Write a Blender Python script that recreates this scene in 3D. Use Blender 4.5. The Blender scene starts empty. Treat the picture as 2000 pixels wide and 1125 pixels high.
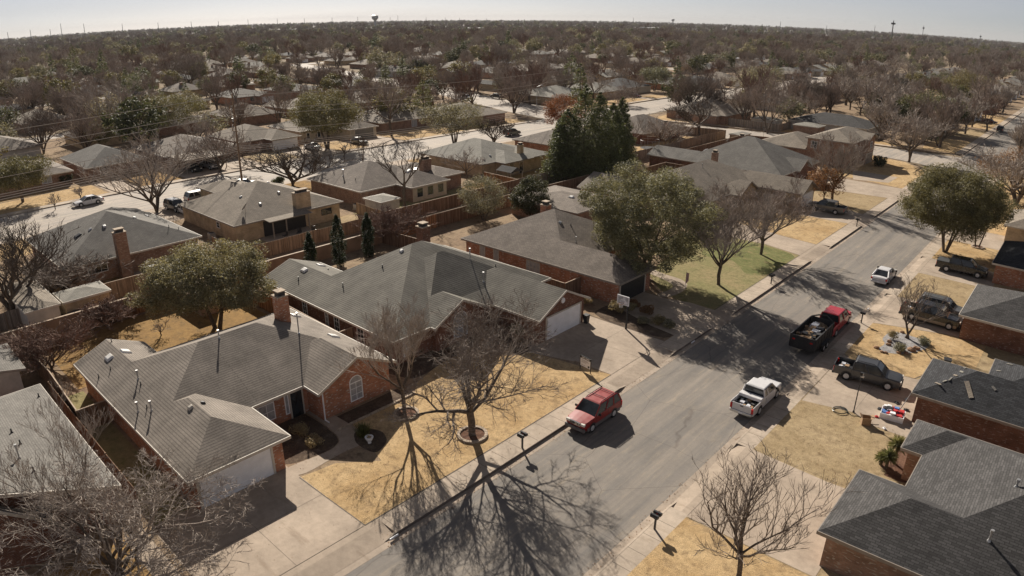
import bpy, math, random
import numpy as np
from mathutils import Vector, Matrix
sc = bpy.context.scene
COL = sc.collection
# ------------------------------------------------------------------ camera (drone, 27.4 m up, lens with mild barrel distortion)
HC = 27.4
F, K1, K2, PITCH, ROLL, YAW = 1.3661, 0.0607, 0.0175, 0.3734, 0.0036, -0.7333
_cp, _sp, _cy, _sy = math.cos(PITCH), math.sin(PITCH), math.cos(YAW), math.sin(YAW)
FW = np.array([_sy*_cp, _cy*_cp, -_sp]); _rt = np.array([_cy, -_sy, 0.0]); _up = np.cross(_rt, FW)
_c, _s = math.cos(ROLL), math.sin(ROLL)
RT = _c*_rt + _s*_up; UP = -_s*_rt + _c*_up
ORG = np.array([0, 0, HC])
def ray(px, py):
    x = (px-1000)/1000; y = -(py-562.5)/1000; r2 = x*x+y*y; m = 1+K1*r2+K2*r2*r2
    return FW*F + RT*x*m + UP*y*m
def G(px, py, z=0.0):
    d = ray(px, py); p = ORG + d*((z-HC)/d[2]); return (float(p[0]), float(p[1]))
def proj(P):
    d = np.asarray(P, float)-ORG; w = d@FW
    if w <= 0: return (-9999, -9999)
    u, v = F*(d@RT)/w, F*(d@UP)/w; ru = math.hypot(u, v); r = min(ru, 1.5)
    for _ in range(12): r -= (r*(1+K1*r*r+K2*r**4)-ru)/(1+3*K1*r*r+5*K2*r**4)
    k = r/max(ru, 1e-9); return (1000+1000*u*k, 562.5-1000*v*k)
def inview(x, y, z=0, m=60):
    a, b = proj((x, y, z)); return -m < a < 2000+m and -m < b < 1125+m
cd = bpy.data.cameras.new('camera'); cam = bpy.data.objects.new('camera', cd); COL.objects.link(cam); sc.camera = cam
cam.matrix_world = Matrix(((RT[0], UP[0], -FW[0], 0), (RT[1], UP[1], -FW[1], 0), (RT[2], UP[2], -FW[2], HC), (0, 0, 0, 1)))
cd.clip_end = 30000; cd.clip_start = 0.1
sc.render.engine = 'CYCLES'
cd.type = 'PANO'; cd.sensor_width = 36; cd.sensor_fit = 'HORIZONTAL'
cd.panorama_type = 'FISHEYE_LENS_POLYNOMIAL'
_r = np.linspace(0.02, 1.2, 60); _th = np.arctan(_r*(1+K1*_r**2+K2*_r**4)/F); _rm = _r*18
_A = np.stack([_rm, _rm**2, _rm**3, _rm**4], 1); _co = np.linalg.lstsq(_A, _th, rcond=None)[0]
cd.fisheye_fov = math.radians(150)
cd.fisheye_polynomial_k0 = 0
for _i in range(4): setattr(cd, 'fisheye_polynomial_k%d' % (_i+1), -float(_co[_i]))
cd.lens = F*18
# ------------------------------------------------------------------ tagging
def tag(o, label=None, cat=None, group=None, kind=None):
    if label: o['label'] = label
    if cat: o['category'] = cat
    if group: o['group'] = group
    if kind: o['kind'] = kind
    return o
def empty(name, loc=(0, 0, 0), rz=0.0):
    o = bpy.data.objects.new(name, None); COL.objects.link(o); o.location = loc; o.rotation_euler = (0, 0, rz); o.empty_display_size = .3
    return o
def kids(o): return list(CH.get(o.name, []))
CH = {}
def setparent(o, p):
    o.parent = p; CH.setdefault(p.name, []).append(o)
def copy_tree(o, parent=None):
    c = o.copy(); COL.objects.link(c)
    if parent is not None: setparent(c, parent)
    for ch in kids(o): copy_tree(ch, c)
    return c
# ------------------------------------------------------------------ mesh builder
class MB:
    def __init__(s): s.v = []; s.f = []; s.m = []; s.uv = None
    def add(s, vs, fs, m=0):
        o = len(s.v); s.v += [tuple(map(float, p)) for p in vs]
        for f in fs: s.f.append(tuple(i+o for i in f)); s.m.append(m)
        return s
    def box(s, x0, y0, z0, x1, y1, z1, m=0):
        return s.add([(x0,y0,z0),(x1,y0,z0),(x1,y1,z0),(x0,y1,z0),(x0,y0,z1),(x1,y0,z1),(x1,y1,z1),(x0,y1,z1)],
                     [(0,3,2,1),(4,5,6,7),(0,1,5,4),(1,2,6,5),(2,3,7,6),(3,0,4,7)], m)
    def hexa(s, p, m=0):      # 8 points: bottom ring 0-3 ccw, top ring 4-7
        return s.add(p, [(0,3,2,1),(4,5,6,7),(0,1,5,4),(1,2,6,5),(2,3,7,6),(3,0,4,7)], m)
    def poly(s, pts, z, m=0):
        return s.add([(p[0], p[1], z if len(p) < 3 else p[2]) for p in pts], [tuple(range(len(pts)))], m)
    def prism(s, pts, z0, z1, m=0):
        n = len(pts); v = [(p[0], p[1], z0) for p in pts]+[(p[0], p[1], z1) for p in pts]
        return s.add(v, [tuple(range(n-1, -1, -1)), tuple(range(n, 2*n))]+[(i, (i+1) % n, n+(i+1) % n, n+i) for i in range(n)], m)
    def tube(s, pts, rad, k=6, m=0, cap=False):
        P = [Vector(p) for p in pts]; n = len(P); vs = []
        d = (P[-1]-P[0]); a = Vector((1, 0, 0)) if abs(d.normalized().x) < .8 else Vector((0, 1, 0))
        for i in range(n):
            t = (P[min(i+1, n-1)]-P[max(i-1, 0)]).normalized(); u = t.cross(a)
            if u.length < 1e-4: u = t.orthogonal()
            u.normalize(); w = t.cross(u)
            r = rad[i] if hasattr(rad, '__len__') else rad
            for j in range(k):
                q = P[i]+(u*math.cos(2*math.pi*j/k)+w*math.sin(2*math.pi*j/k))*r; vs.append(q[:])
        fs = [(i*k+j, i*k+(j+1) % k, (i+1)*k+(j+1) % k, (i+1)*k+j) for i in range(n-1) for j in range(k)]
        if cap: fs += [tuple(range(k-1, -1, -1)), tuple((n-1)*k+j for j in range(k))]
        return s.add(vs, fs, m)
    def cyl(s, x, y, z0, z1, r0, r1=None, k=12, m=0):
        return s.tube([(x, y, z0), (x, y, z1)], [r0, r0 if r1 is None else r1], k, m, True)
    def lathe(s, x, y, prof, k=16, m=0):
        vs = [(x+r*math.cos(2*math.pi*j/k), y+r*math.sin(2*math.pi*j/k), z) for r, z in prof for j in range(k)]; n = len(prof)
        return s.add(vs, [(i*k+j, i*k+(j+1) % k, (i+1)*k+(j+1) % k, (i+1)*k+j) for i in range(n-1) for j in range(k)]+[tuple((n-1)*k+j for j in range(k))], m)
    def build(s, name, mats, parent=None, uv=True, smooth=False, bevel=0):
        me = bpy.data.meshes.new(name); me.from_pydata(s.v, [], s.f)
        mats = mats if isinstance(mats, (list, tuple)) else [mats]
        for m in mats: me.materials.append(m)
        if len(mats) > 1: me.polygons.foreach_set('material_index', s.m)
        if uv:
            L = me.uv_layers.new(name='UVMap'); co = np.zeros(len(me.loops)*2); V = s.v
            k = 0
            nr = np.zeros(len(me.polygons)*3); me.polygons.foreach_get('normal', nr); nr = nr.reshape(-1, 3)
            for fi, f in enumerate(s.f):
                nx, ny, nz = nr[fi]; h = math.hypot(nx, ny)
                if h < 0.05:
                    for i in f: co[k] = V[i][0]; co[k+1] = V[i][1]; k += 2
                else:
                    tx, ty = -ny/h, nx/h; sx, sy, sz = nz*nx/h, nz*ny/h, h
                    for i in f:
                        x, y, z = V[i]; co[k] = x*tx+y*ty; co[k+1] = -x*sx-y*sy+z*sz; k += 2
            L.data.foreach_set('uv', co)
        if smooth: me.polygons.foreach_set('use_smooth', [True]*len(me.polygons))
        me.update(); o = bpy.data.objects.new(name, me); COL.objects.link(o)
        if bevel:
            b = o.modifiers.new('bevel', 'BEVEL'); b.width = bevel; b.segments = 2; b.limit_method = 'ANGLE'; b.angle_limit = math.radians(35); b.harden_normals = False
        if parent is not None: setparent(o, parent)
        return o
# ------------------------------------------------------------------ materials
def newmat(name):
    m = bpy.data.materials.new(name); m.use_nodes = True; nt = m.node_tree; b = nt.nodes['Principled BSDF']
    return m, nt, b
def ND(nt, t, **kw):
    n = nt.nodes.new(t)
    for k, v in kw.items():
        if k in n.inputs: n.inputs[k].default_value = v
        else: setattr(n, k, v)
    return n
def sc3(c, f): return tuple(max(0, x*f) for x in c)+(1,)
def noise_fac(nt, vec, scale, detail=4, rough=.6, lo=.35, hi=.65):
    n = ND(nt, 'ShaderNodeTexNoise'); n.inputs['Scale'].default_value = scale; n.inputs['Detail'].default_value = detail; n.inputs['Roughness'].default_value = rough
    nt.links.new(vec, n.inputs['Vector'])
    r = ND(nt, 'ShaderNodeMapRange'); r.inputs['From Min'].default_value = lo; r.inputs['From Max'].default_value = hi
    nt.links.new(n.outputs['Fac'], r.inputs['Value']); return r.outputs['Result']
def mixc(nt, fac, a, b, mode='MIX'):
    m = ND(nt, 'ShaderNodeMix'); m.data_type = 'RGBA'; m.blend_type = mode
    if isinstance(fac, (int, float)): m.inputs[0].default_value = fac
    else: nt.links.new(fac, m.inputs[0])
    for s, x in ((m.inputs[6], a), (m.inputs[7], b)):
        if isinstance(x, tuple): s.default_value = x if len(x) == 4 else x+(1,)
        else: nt.links.new(x, s)
    return m.outputs[2]
def vecs(nt, kind='Object', scale=None, rot=None):
    t = ND(nt, 'ShaderNodeTexCoord'); v = t.outputs[kind]
    if scale or rot:
        mp = ND(nt, 'ShaderNodeMapping'); nt.links.new(v, mp.inputs['Vector'])
        if scale: mp.inputs['Scale'].default_value = scale
        if rot: mp.inputs['Rotation'].default_value = rot
        v = mp.outputs['Vector']
    return v
def bump(nt, b, h, strength=.3, dist=.02):
    n = ND(nt, 'ShaderNodeBump'); n.inputs['Strength'].default_value = strength; n.inputs['Distance'].default_value = dist
    nt.links.new(h, n.inputs['Height']); nt.links.new(n.outputs['Normal'], b.inputs['Normal'])
def plain(name, c, rough=.7, var=.25, scale=3, metal=0, spec=.3, coord='Object', detail=4, bmp=0):
    m, nt, b = newmat(name); b.inputs['Roughness'].default_value = rough; b.inputs['Metallic'].default_value = metal; b.inputs['Specular IOR Level'].default_value = spec
    if var:
        f = noise_fac(nt, vecs(nt, coord), scale, detail)
        nt.links.new(mixc(nt, f, sc3(c, 1-var), sc3(c, 1+var)), b.inputs['Base Color'])
        if bmp: bump(nt, b, f, bmp)
    else: b.inputs['Base Color'].default_value = tuple(c)+(1,)
    return m
def shingle(name, c, row=.2, dark=.45, var=.2, w=.35, line=.16, spot=.25):
    m, nt, b = newmat(name); b.inputs['Roughness'].default_value = .9; b.inputs['Specular IOR Level'].default_value = .15
    uv = vecs(nt, 'UV'); t = ND(nt, 'ShaderNodeTexBrick'); nt.links.new(uv, t.inputs['Vector'])
    t.inputs['Scale'].default_value = 1; t.inputs['Brick Width'].default_value = w; t.inputs['Row Height'].default_value = row
    t.inputs['Mortar Size'].default_value = row*line; t.inputs['Mortar Smooth'].default_value = .6; t.inputs['Bias'].default_value = 0
    t.inputs['Color1'].default_value = sc3(c, 1-var); t.inputs['Color2'].default_value = sc3(c, 1+var); t.inputs['Mortar'].default_value = sc3(c, dark)
    f = noise_fac(nt, uv, .45, 5, .6, .3, .7); f2 = noise_fac(nt, uv, 9, 3, .7, .3, .7)
    x = mixc(nt, f, (1-spot*.6,)*3, (1+spot*.5,)*3); x2 = mixc(nt, f2, (1-spot*.5,)*3, (1+spot*.5,)*3)
    # grey weathering streaks running down the slope
    st = noise_fac(nt, vecs(nt, 'UV', (2.2, .25, 1)), 1.0, 4, .6, .45, .75); x3 = mixc(nt, st, (1, 1, 1), (.86, .86, .87))
    r = mixc(nt, 1.0, mixc(nt, 1.0, mixc(nt, 1.0, t.outputs['Color'], x, 'MULTIPLY'), x2, 'MULTIPLY'), x3, 'MULTIPLY')
    nt.links.new(r, b.inputs['Base Color']); bump(nt, b, t.outputs['Fac'], -.35, .02)
    return m
def brick(name, c1, c2, mortar, bias=0.0, pale=None):
    m, nt, b = newmat(name); b.inputs['Roughness'].default_value = .9; b.inputs['Specular IOR Level'].default_value = .15
    uv = vecs(nt, 'UV'); t = ND(nt, 'ShaderNodeTexBrick'); nt.links.new(uv, t.inputs['Vector'])
    t.inputs['Scale'].default_value = 1; t.inputs['Brick Width'].default_value = .3; t.inputs['Row Height'].default_value = .1
    t.inputs['Mortar Size'].default_value = .012; t.inputs['Bias'].default_value = bias
    t.inputs['Color1'].default_value = c1+(1,); t.inputs['Color2'].default_value = c2+(1,); t.inputs['Mortar'].default_value = mortar+(1,)
    f = noise_fac(nt, uv, .8, 5); r = mixc(nt, 1.0, t.outputs['Color'], mixc(nt, f, (.75,)*3, (1.2,)*3), 'MULTIPLY')
    if pale:
        p = noise_fac(nt, vecs(nt, 'UV', (3.2, 9.5, 1)), 1.0, 0, .5, .66, .7); r = mixc(nt, p, r, pale+(1,))
    nt.links.new(r, b.inputs['Base Color']); return m
def planks(name, c, w=.14, var=.35, grime=.4):
    m, nt, b = newmat(name); b.inputs['Roughness'].default_value = .9; b.inputs['Specular IOR Level'].default_value = .1
    uv = vecs(nt, 'UV'); t = ND(nt, 'ShaderNodeTexBrick'); nt.links.new(uv, t.inputs['Vector']); t.offset = 0
    t.inputs['Scale'].default_value = 1; t.inputs['Brick Width'].default_value = w; t.inputs['Row Height'].default_value = 9; t.inputs['Mortar Size'].default_value = .008
    t.inputs['Color1'].default_value = sc3(c, 1-var); t.inputs['Color2'].default_value = sc3(c, 1+var); t.inputs['Mortar'].default_value = sc3(c, .3)
    f = noise_fac(nt, vecs(nt, 'UV', (3, .5, 1)), 1.2, 5, .6, .35, .7)
    r = mixc(nt, 1.0, t.outputs['Color'], mixc(nt, f, (1+grime*.3,)*3, (1-grime,)*3), 'MULTIPLY'); nt.links.new(r, b.inputs['Base Color']); return m
def grass_mat(name, c1, c2, c3, s1=.25, s2=2.5, b3=.57):
    m, nt, b = newmat(name); b.inputs['Roughness'].default_value = .95; b.inputs['Specular IOR Level'].default_value = .05
    v = vecs(nt, 'Object'); f = noise_fac(nt, v, s1, 6, .7, .38, .62); g = noise_fac(nt, v, s2, 6, .75, .3, .7); h = noise_fac(nt, v, 14, 3, .8, .25, .75)
    d = noise_fac(nt, vecs(nt, 'Object', (1, 1, 1), (0, 0, .6)), 1.1, 6, .7, b3-.06, b3+.1)
    a = mixc(nt, f, c1, c2); a = mixc(nt, d, a, c3); a = mixc(nt, 1.0, a, mixc(nt, g, (.72,)*3, (1.2,)*3), 'MULTIPLY'); a = mixc(nt, 1.0, a, mixc(nt, h, (.72,)*3, (1.25,)*3), 'MULTIPLY')
    nt.links.new(a, b.inputs['Base Color']); bump(nt, b, h, .5, .05); return m
def leafmat(name, c, var=.5, trans=.3):
    m, nt, b = newmat(name); b.inputs['Roughness'].default_value = .65; b.inputs['Specular IOR Level'].default_value = .25
    gm = ND(nt, 'ShaderNodeNewGeometry'); f = noise_fac(nt, vecs(nt), .9, 3, .6, .3, .7)
    a = mixc(nt, gm.outputs['Random Per Island'], sc3(c, 1-var), sc3(c, 1+var)); a = mixc(nt, f, a, mixc(nt, 1.0, a, (1.35, 1.25, .95), 'MULTIPLY'))
    oi = ND(nt, 'ShaderNodeObjectInfo'); a = mixc(nt, 1.0, a, mixc(nt, oi.outputs['Random'], (.8, .85, .85), (1.2, 1.12, 1.1)), 'MULTIPLY')
    nt.links.new(a, b.inputs['Base Color'])
    if trans:
        tr = ND(nt, 'ShaderNodeBsdfTranslucent'); nt.links.new(mixc(nt, 1.0, a, (1.05, 1.0, .75), 'MULTIPLY'), tr.inputs['Color']); ms = ND(nt, 'ShaderNodeMixShader'); ms.inputs[0].default_value = trans
        nt.links.new(b.outputs[0], ms.inputs[1]); nt.links.new(tr.outputs[0], ms.inputs[2]); nt.links.new(ms.outputs[0], nt.nodes['Material Output'].inputs['Surface'])
    return m
def carpaint(name, c, rough=.28, metal=.0, coat=.6):
    m, nt, b = newmat(name); b.inputs['Metallic'].default_value = metal
    b.inputs['Coat Weight'].default_value = coat; b.inputs['Coat Roughness'].default_value = .08
    f = noise_fac(nt, vecs(nt), 3, 5, .6, .3, .75)
    nt.links.new(mixc(nt, f, sc3(c, .93), sc3(c, 1.06)), b.inputs['Base Color'])
    r = ND(nt, 'ShaderNodeMapRange'); r.inputs['To Min'].default_value = rough; r.inputs['To Max'].default_value = rough+.2; nt.links.new(f, r.inputs['Value']); nt.links.new(r.outputs['Result'], b.inputs['Roughness'])
    return m
# ------------------------------------------------------------------ material set
MT = {}
MT['sh_warm'] = shingle('grey brown shingles', (.275, .24, .205), .21, .6, .05, 60, .2, .5)
MT['sh_green'] = shingle('grey green shingles', (.21, .196, .168), .21, .52, .05, 60, .22, .45)
MT['sh_tan'] = shingle('tan grey shingles', (.28, .24, .195), .17, .6, .13, .4, .14, .3)
MT['sh_brown'] = shingle('weathered brown shingles', (.235, .2, .17), .17, .6, .15, .4, .14, .4)
MT['sh_dark'] = shingle('new charcoal shingles', (.05, .051, .055), .16, .5, .3, .42, .14, .25)
MT['sh_char'] = shingle('dark grey shingles', (.082, .079, .078), .16, .5, .25, .42, .14, .3)
MT['sh_grey'] = shingle('mid grey shingles', (.2, .188, .17), .17, .62, .12, .4, .14, .35)
MT['sh_pale'] = shingle('pale grey green shingles', (.29, .275, .24), .17, .7, .1, .4, .12, .3)
MT['br_red'] = brick('red brick', (.4, .15, .075), (.5, .215, .115), (.3, .24, .2), -.1, (.5, .42, .36))
MT['br_brown'] = brick('brown brick', (.27, .15, .1), (.35, .21, .145), (.26, .2, .16), 0, (.4, .33, .27))
MT['br_tan'] = brick('tan brick', (.46, .34, .21), (.56, .43, .28), (.4, .33, .25), 0)
MT['br_dark'] = brick('dark red brick', (.165, .068, .044), (.23, .1, .062), (.2, .15, .12), 0, (.3, .22, .18))
MT['stucco'] = plain('cream stucco', (.55, .47, .36), .9, .12, 1.5)
MT['stucco_pink'] = plain('pinkish stucco wall', (.44, .31, .23), .9, .15, 1.2)
MT['siding'] = plain('pale painted siding', (.5, .47, .42), .8, .15, 1)
MT['trim'] = plain('cream trim paint', (.55, .5, .43), .6, .1, 2)
MT['trim_brown'] = plain('taupe trim paint', (.3, .26, .22), .7, .12, 2)
MT['white'] = plain('white paint', (.86, .86, .87), .5, .06, 1.5)
MT['soffit'] = plain('soffit board', (.3, .27, .23), .8, .1, 2)
MT['metal'] = plain('galvanised metal', (.42, .42, .42), .45, .2, 8, .6)
MT['dkmetal'] = plain('dark metal', (.05, .05, .052), .5, .2, 8, .2)
MT['black'] = plain('black rubber', (.02, .02, .02), .8, .2, 8)
MT['blackplastic'] = plain('black plastic', (.03, .03, .032), .5, .2, 5)
MT['glass'] = plain('dark window glass', (.025, .03, .035), .06, .3, 1.2, 0, .8)
MT['glass_car'] = plain('tinted car glass', (.03, .036, .042), .04, .3, 2, 0, .8)
MT['curtain'] = plain('window with drawn blind', (.36, .36, .37), .35, .2, 2.5, 0, .5)
MT['skylight'] = plain('white skylight dome', (.8, .78, .74), .25, .08, 3)
MT['conc'] = None
def concrete(name, c, joint=None):
    m, nt, b = newmat(name); b.inputs['Roughness'].default_value = .88; b.inputs['Specular IOR Level'].default_value = .15
    v = vecs(nt); f = noise_fac(nt, v, .28, 6, .62, .35, .65); g = noise_fac(nt, v, 2.2, 5, .7, .3, .7); k = noise_fac(nt, v, 22, 2, .7, .3, .7)
    st = noise_fac(nt, vecs(nt, 'Object', (.25, 1.3, 1)), .9, 5, .6, .6, .78)
    a = mixc(nt, f, sc3(c, .8), sc3(c, 1.12)); a = mixc(nt, 1.0, a, mixc(nt, g, (.86,)*3, (1.1,)*3), 'MULTIPLY'); a = mixc(nt, 1.0, a, mixc(nt, k, (.95,)*3, (1.05,)*3), 'MULTIPLY')
    a = mixc(nt, 1.0, a, mixc(nt, st, (1, 1, 1), (.66, .62, .58)), 'MULTIPLY')
    nt.links.new(a, b.inputs['Base Color']); return m
MT['conc'] = concrete('driveway concrete', (.43, .35, .275))
MT['walk'] = concrete('sidewalk concrete', (.47, .39, .31))
MT['kerb_face_shade'] = concrete('shade-darkened kerb face', (.16, .13, .11))  # shade of the kerb face put into a darker concrete colour
MT['curb'] = concrete('curb concrete', (.42, .345, .275))
def asphalt(name, c):
    m, nt, b = newmat(name); b.inputs['Roughness'].default_value = .85; b.inputs['Specular IOR Level'].default_value = .25
    v = vecs(nt); f = noise_fac(nt, v, .16, 5, .6, .35, .65)
    w = noise_fac(nt, vecs(nt, 'Object', (1.15, .045, 1)), 1.0, 6, .62, .36, .7)      # worn wheel tracks along the street
    pt = noise_fac(nt, vecs(nt, 'Object', (2.6, .35, 1)), 1.1, 7, .8, .52, .7); g = noise_fac(nt, v, 30, 3, .8, .25, .75); q = noise_fac(nt, v, 3, 6, .75, .3, .7)
    a = mixc(nt, f, sc3(c, .86), sc3(c, 1.1)); a = mixc(nt, w, a, sc3((c[0]*1.05, c[1], c[2]*.93), 1.42)); a = mixc(nt, pt, a, mixc(nt, 1.0, a, (1.35, 1.28, 1.15), 'MULTIPLY'))
    a = mixc(nt, 1.0, a, mixc(nt, g, (.82,)*3, (1.18,)*3), 'MULTIPLY'); a = mixc(nt, 1.0, a, mixc(nt, q, (.92,)*3, (1.08,)*3), 'MULTIPLY')
    oi_ = noise_fac(nt, vecs(nt, 'Object', (1, .3, 1)), .7, 7, .75, .6, .72); a = mixc(nt, oi_, a, mixc(nt, 1.0, a, (.74, .74, .75), 'MULTIPLY'))
    cr = ND(nt, 'ShaderNodeTexVoronoi'); cr.feature = 'DISTANCE_TO_EDGE'; cr.inputs['Scale'].default_value = .16
    dn = ND(nt, 'ShaderNodeTexNoise'); dn.inputs['Scale'].default_value = .8; dn.inputs['Detail'].default_value = 5; nt.links.new(v, dn.inputs['Vector'])
    nt.links.new(mixc(nt, .25, v, dn.outputs['Color'], 'ADD'), cr.inputs['Vector'])
    r = ND(nt, 'ShaderNodeMapRange'); r.inputs['From Min'].default_value = 0; r.inputs['From Max'].default_value = .006; nt.links.new(cr.outputs['Distance'], r.inputs['Value'])
    a = mixc(nt, r.outputs['Result'], mixc(nt, 1.0, a, (.72, .7, .7), 'MULTIPLY'), a)
    nt.links.new(a, b.inputs['Base Color']); return m
MT['asphalt'] = asphalt('worn asphalt', (.185, .17, .155))
MT['asphalt2'] = asphalt('pale avenue paving', (.3, .27, .24))
MT['lawn'] = grass_mat('dormant yellow lawn', (.45, .305, .155), (.58, .42, .235), (.3, .21, .12))
MT['lawn2'] = grass_mat('dormant pale lawn', (.36, .27, .155), (.45, .345, .21), (.27, .2, .12))
MT['lawn_g'] = grass_mat('half green lawn', (.34, .275, .15), (.26, .24, .115), (.2, .19, .09), .22)
MT['lawn_gg'] = grass_mat('green winter lawn', (.15, .165, .065), (.22, .22, .095), (.31, .25, .125), .6)
MT['lawn_o'] = grass_mat('orange dry yard grass', (.38, .24, .1), (.3, .19, .085), (.2, .14, .075))
MT['dirt'] = grass_mat('bare dirt yard', (.28, .2, .135), (.36, .27, .18), (.18, .13, .09))
MT['land'] = grass_mat('wintry ground', (.24, .185, .13), (.32, .25, .17), (.17, .135, .1), .03, .4)
MT['farland'] = plain('far winter land', (.1, .085, .07), .95, .4, .01)
MT['mulch'] = grass_mat('dark mulch', (.09, .065, .05), (.13, .095, .07), (.2, .155, .115), 1, 5)
MT['mulch_r'] = grass_mat('red mulch', (.14, .075, .05), (.2, .12, .085), (.09, .05, .04), 1, 6)
MT['gravel'] = grass_mat('grey gravel', (.3, .29, .29), (.42, .4, .39), (.17, .16, .16), 2, 8)
MT['fence'] = planks('weathered cedar fence', (.36, .26, .18))
MT['fence_g'] = planks('grey weathered fence', (.33, .28, .23))
MT['fence_o'] = planks('warm cedar fence', (.38, .2, .1))
MT['fence_d'] = planks('dark brown fence', (.26, .165, .11))
MT['rail'] = plain('fence cap rail', (.42, .32, .23), .8, .15, 3)
MT['wall_tan'] = plain('tan masonry wall', (.38, .25, .165), .9, .2, .7)
MT['bark'] = plain('grey brown bark', (.12, .095, .075), .95, .35, 6)
MT['bark_l'] = plain('pale bark', (.2, .17, .14), .95, .3, 6)
MT['twig'] = plain('winter twigs', (.22, .18, .15), .9, .25, 1.2)
MT['twig_l'] = plain('pale winter twigs', (.36, .305, .26), .9, .25, 1.2)
MT['twig_far'] = plain('brown winter twigs', (.29, .235, .2), .95, .3, .6)
MT['twig_far2'] = plain('greyish winter twigs', (.35, .3, .26), .95, .3, .6)
MT['twig_r'] = plain('rust brown twigs', (.2, .13, .1), .95, .3, .6)
MT['oak'] = leafmat('live oak leaves', (.15, .143, .08))
MT['oak_b'] = leafmat('olive oak leaves', (.225, .212, .14))
MT['oak_d'] = leafmat('dark evergreen leaves', (.07, .078, .045))
MT['oak_s'] = leafmat('silvery leaves', (.2, .195, .15))
MT['pine'] = leafmat('pine needles', (.115, .132, .07))
MT['pine_b'] = leafmat('bright pine needles', (.13, .14, .06))
MT['cyp'] = leafmat('cypress foliage', (.024, .038, .02), .35)
MT['rust'] = leafmat('rust leaves', (.2, .085, .045))
MT['brown_leaf'] = leafmat('brown leaves', (.22, .13, .075))
MT['drygrass'] = leafmat('dry ornamental grass', (.3, .25, .16), .4)
MT['yucca'] = leafmat('yucca blades', (.18, .19, .1), .4)
MT['pole'] = plain('wooden utility pole', (.25, .17, .11), .9, .25, 2)
MT['wire'] = plain('power line', (.55, .5, .44), .6, 0)
MT['stone'] = plain('edging stone', (.42, .34, .26), .9, .3, 5)
MT['rock'] = plain('rusty rock', (.3, .18, .11), .9, .3, 4)
MT['line'] = plain('faded road paint', (.5, .44, .34), .8, .2, 2)
MT['joint'] = plain('dark joint', (.13, .11, .09), .9, .2, 3)
MT['red'] = carpaint('faded red paint', (.27, .012, .01), .36, 0, .25)
MT['redtruck'] = carpaint('bright red paint', (.42, .02, .03), .22)
MT['cwhite'] = carpaint('white car paint', (.68, .67, .67), .3)
MT['csilver'] = carpaint('silver car paint', (.4, .41, .42), .3, .4)
MT['cgrey'] = carpaint('dark grey paint', (.05, .052, .056), .25, .2)
MT['cgrey2'] = carpaint('slate grey paint', (.13, .135, .14), .25, .2)
MT['cblack'] = carpaint('black paint', (.014, .014, .016), .2)
MT['ctan'] = carpaint('tan lower paint', (.33, .26, .18), .3)
MT['cmaroon'] = carpaint('maroon paint', (.1, .014, .018), .25)
MT['cgreen'] = carpaint('dark green paint', (.03, .045, .04), .25)
MT['cladding'] = plain('grey cladding', (.14, .13, .13), .6, .1, 4)
MT['rim'] = plain('alloy rim', (.62, .62, .62), .4, .15, 9, .3)
MT['lamp_r'] = plain('red lamp lens', (.5, .02, .02), .25, .1, 8)
MT['lamp_w'] = plain('clear lamp lens', (.75, .72, .65), .15, .1, 8)
MT['lamp_a'] = plain('amber lamp lens', (.5, .2, .04), .25, .1, 8)
MT['card'] = plain('cardboard', (.33, .22, .13), .9, .1, 4)
MT['chrome'] = plain('chrome', (.6, .6, .6), .2, .1, 5, .9)
MT['bluecloth'] = plain('blue cloth', (.1, .22, .5), .8, .3, 5)
MT['redbox'] = plain('red plastic', (.55, .05, .05), .5, .2, 5)
MT['sack'] = plain('pale plastic sacking', (.55, .56, .6), .5, .35, 3)
# ------------------------------------------------------------------ houses
SD = {'W': (-1, 0), 'E': (1, 0), 'S': (0, -1), 'N': (0, 1)}
class Block:
    def __init__(s, x0, y0, x1, y1, e=2.5, p=.5, gab='', sl=None, oh=.45):
        s.r = (x0, y0, x1, y1); s.e = e; s.gab = gab; s.oh = oh; s.pl = []
        for k, (nx, ny) in SD.items():
            if k in gab: continue
            q = (sl or {}).get(k, p); c = {'W': x0, 'E': x1, 'S': y0, 'N': y1}[k]
            # height = a x + b y + d
            a, b = -nx*q, -ny*q; d = e-(a*c if nx else b*c); s.pl.append((a, b, d, k))
    def h(s, x, y): return min(a*x+b*y+d for a, b, d, k in s.pl)
def clip(poly, a, b, c):       # keep a x + b y + c >= 0
    out = []; n = len(poly)
    for i in range(n):
        p, q = poly[i], poly[(i+1) % n]; u = a*p[0]+b*p[1]+c; v = a*q[0]+b*q[1]+c
        if u >= 0: out.append(p)
        if (u > 0 and v < 0) or (u < 0 and v > 0):
            t = u/(u-v); out.append((p[0]+(q[0]-p[0])*t, p[1]+(q[1]-p[1])*t))
    return out
def area(p): return .5*sum(p[i][0]*p[(i+1) % len(p)][1]-p[(i+1) % len(p)][0]*p[i][1] for i in range(len(p))) if len(p) > 2 else 0
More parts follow.
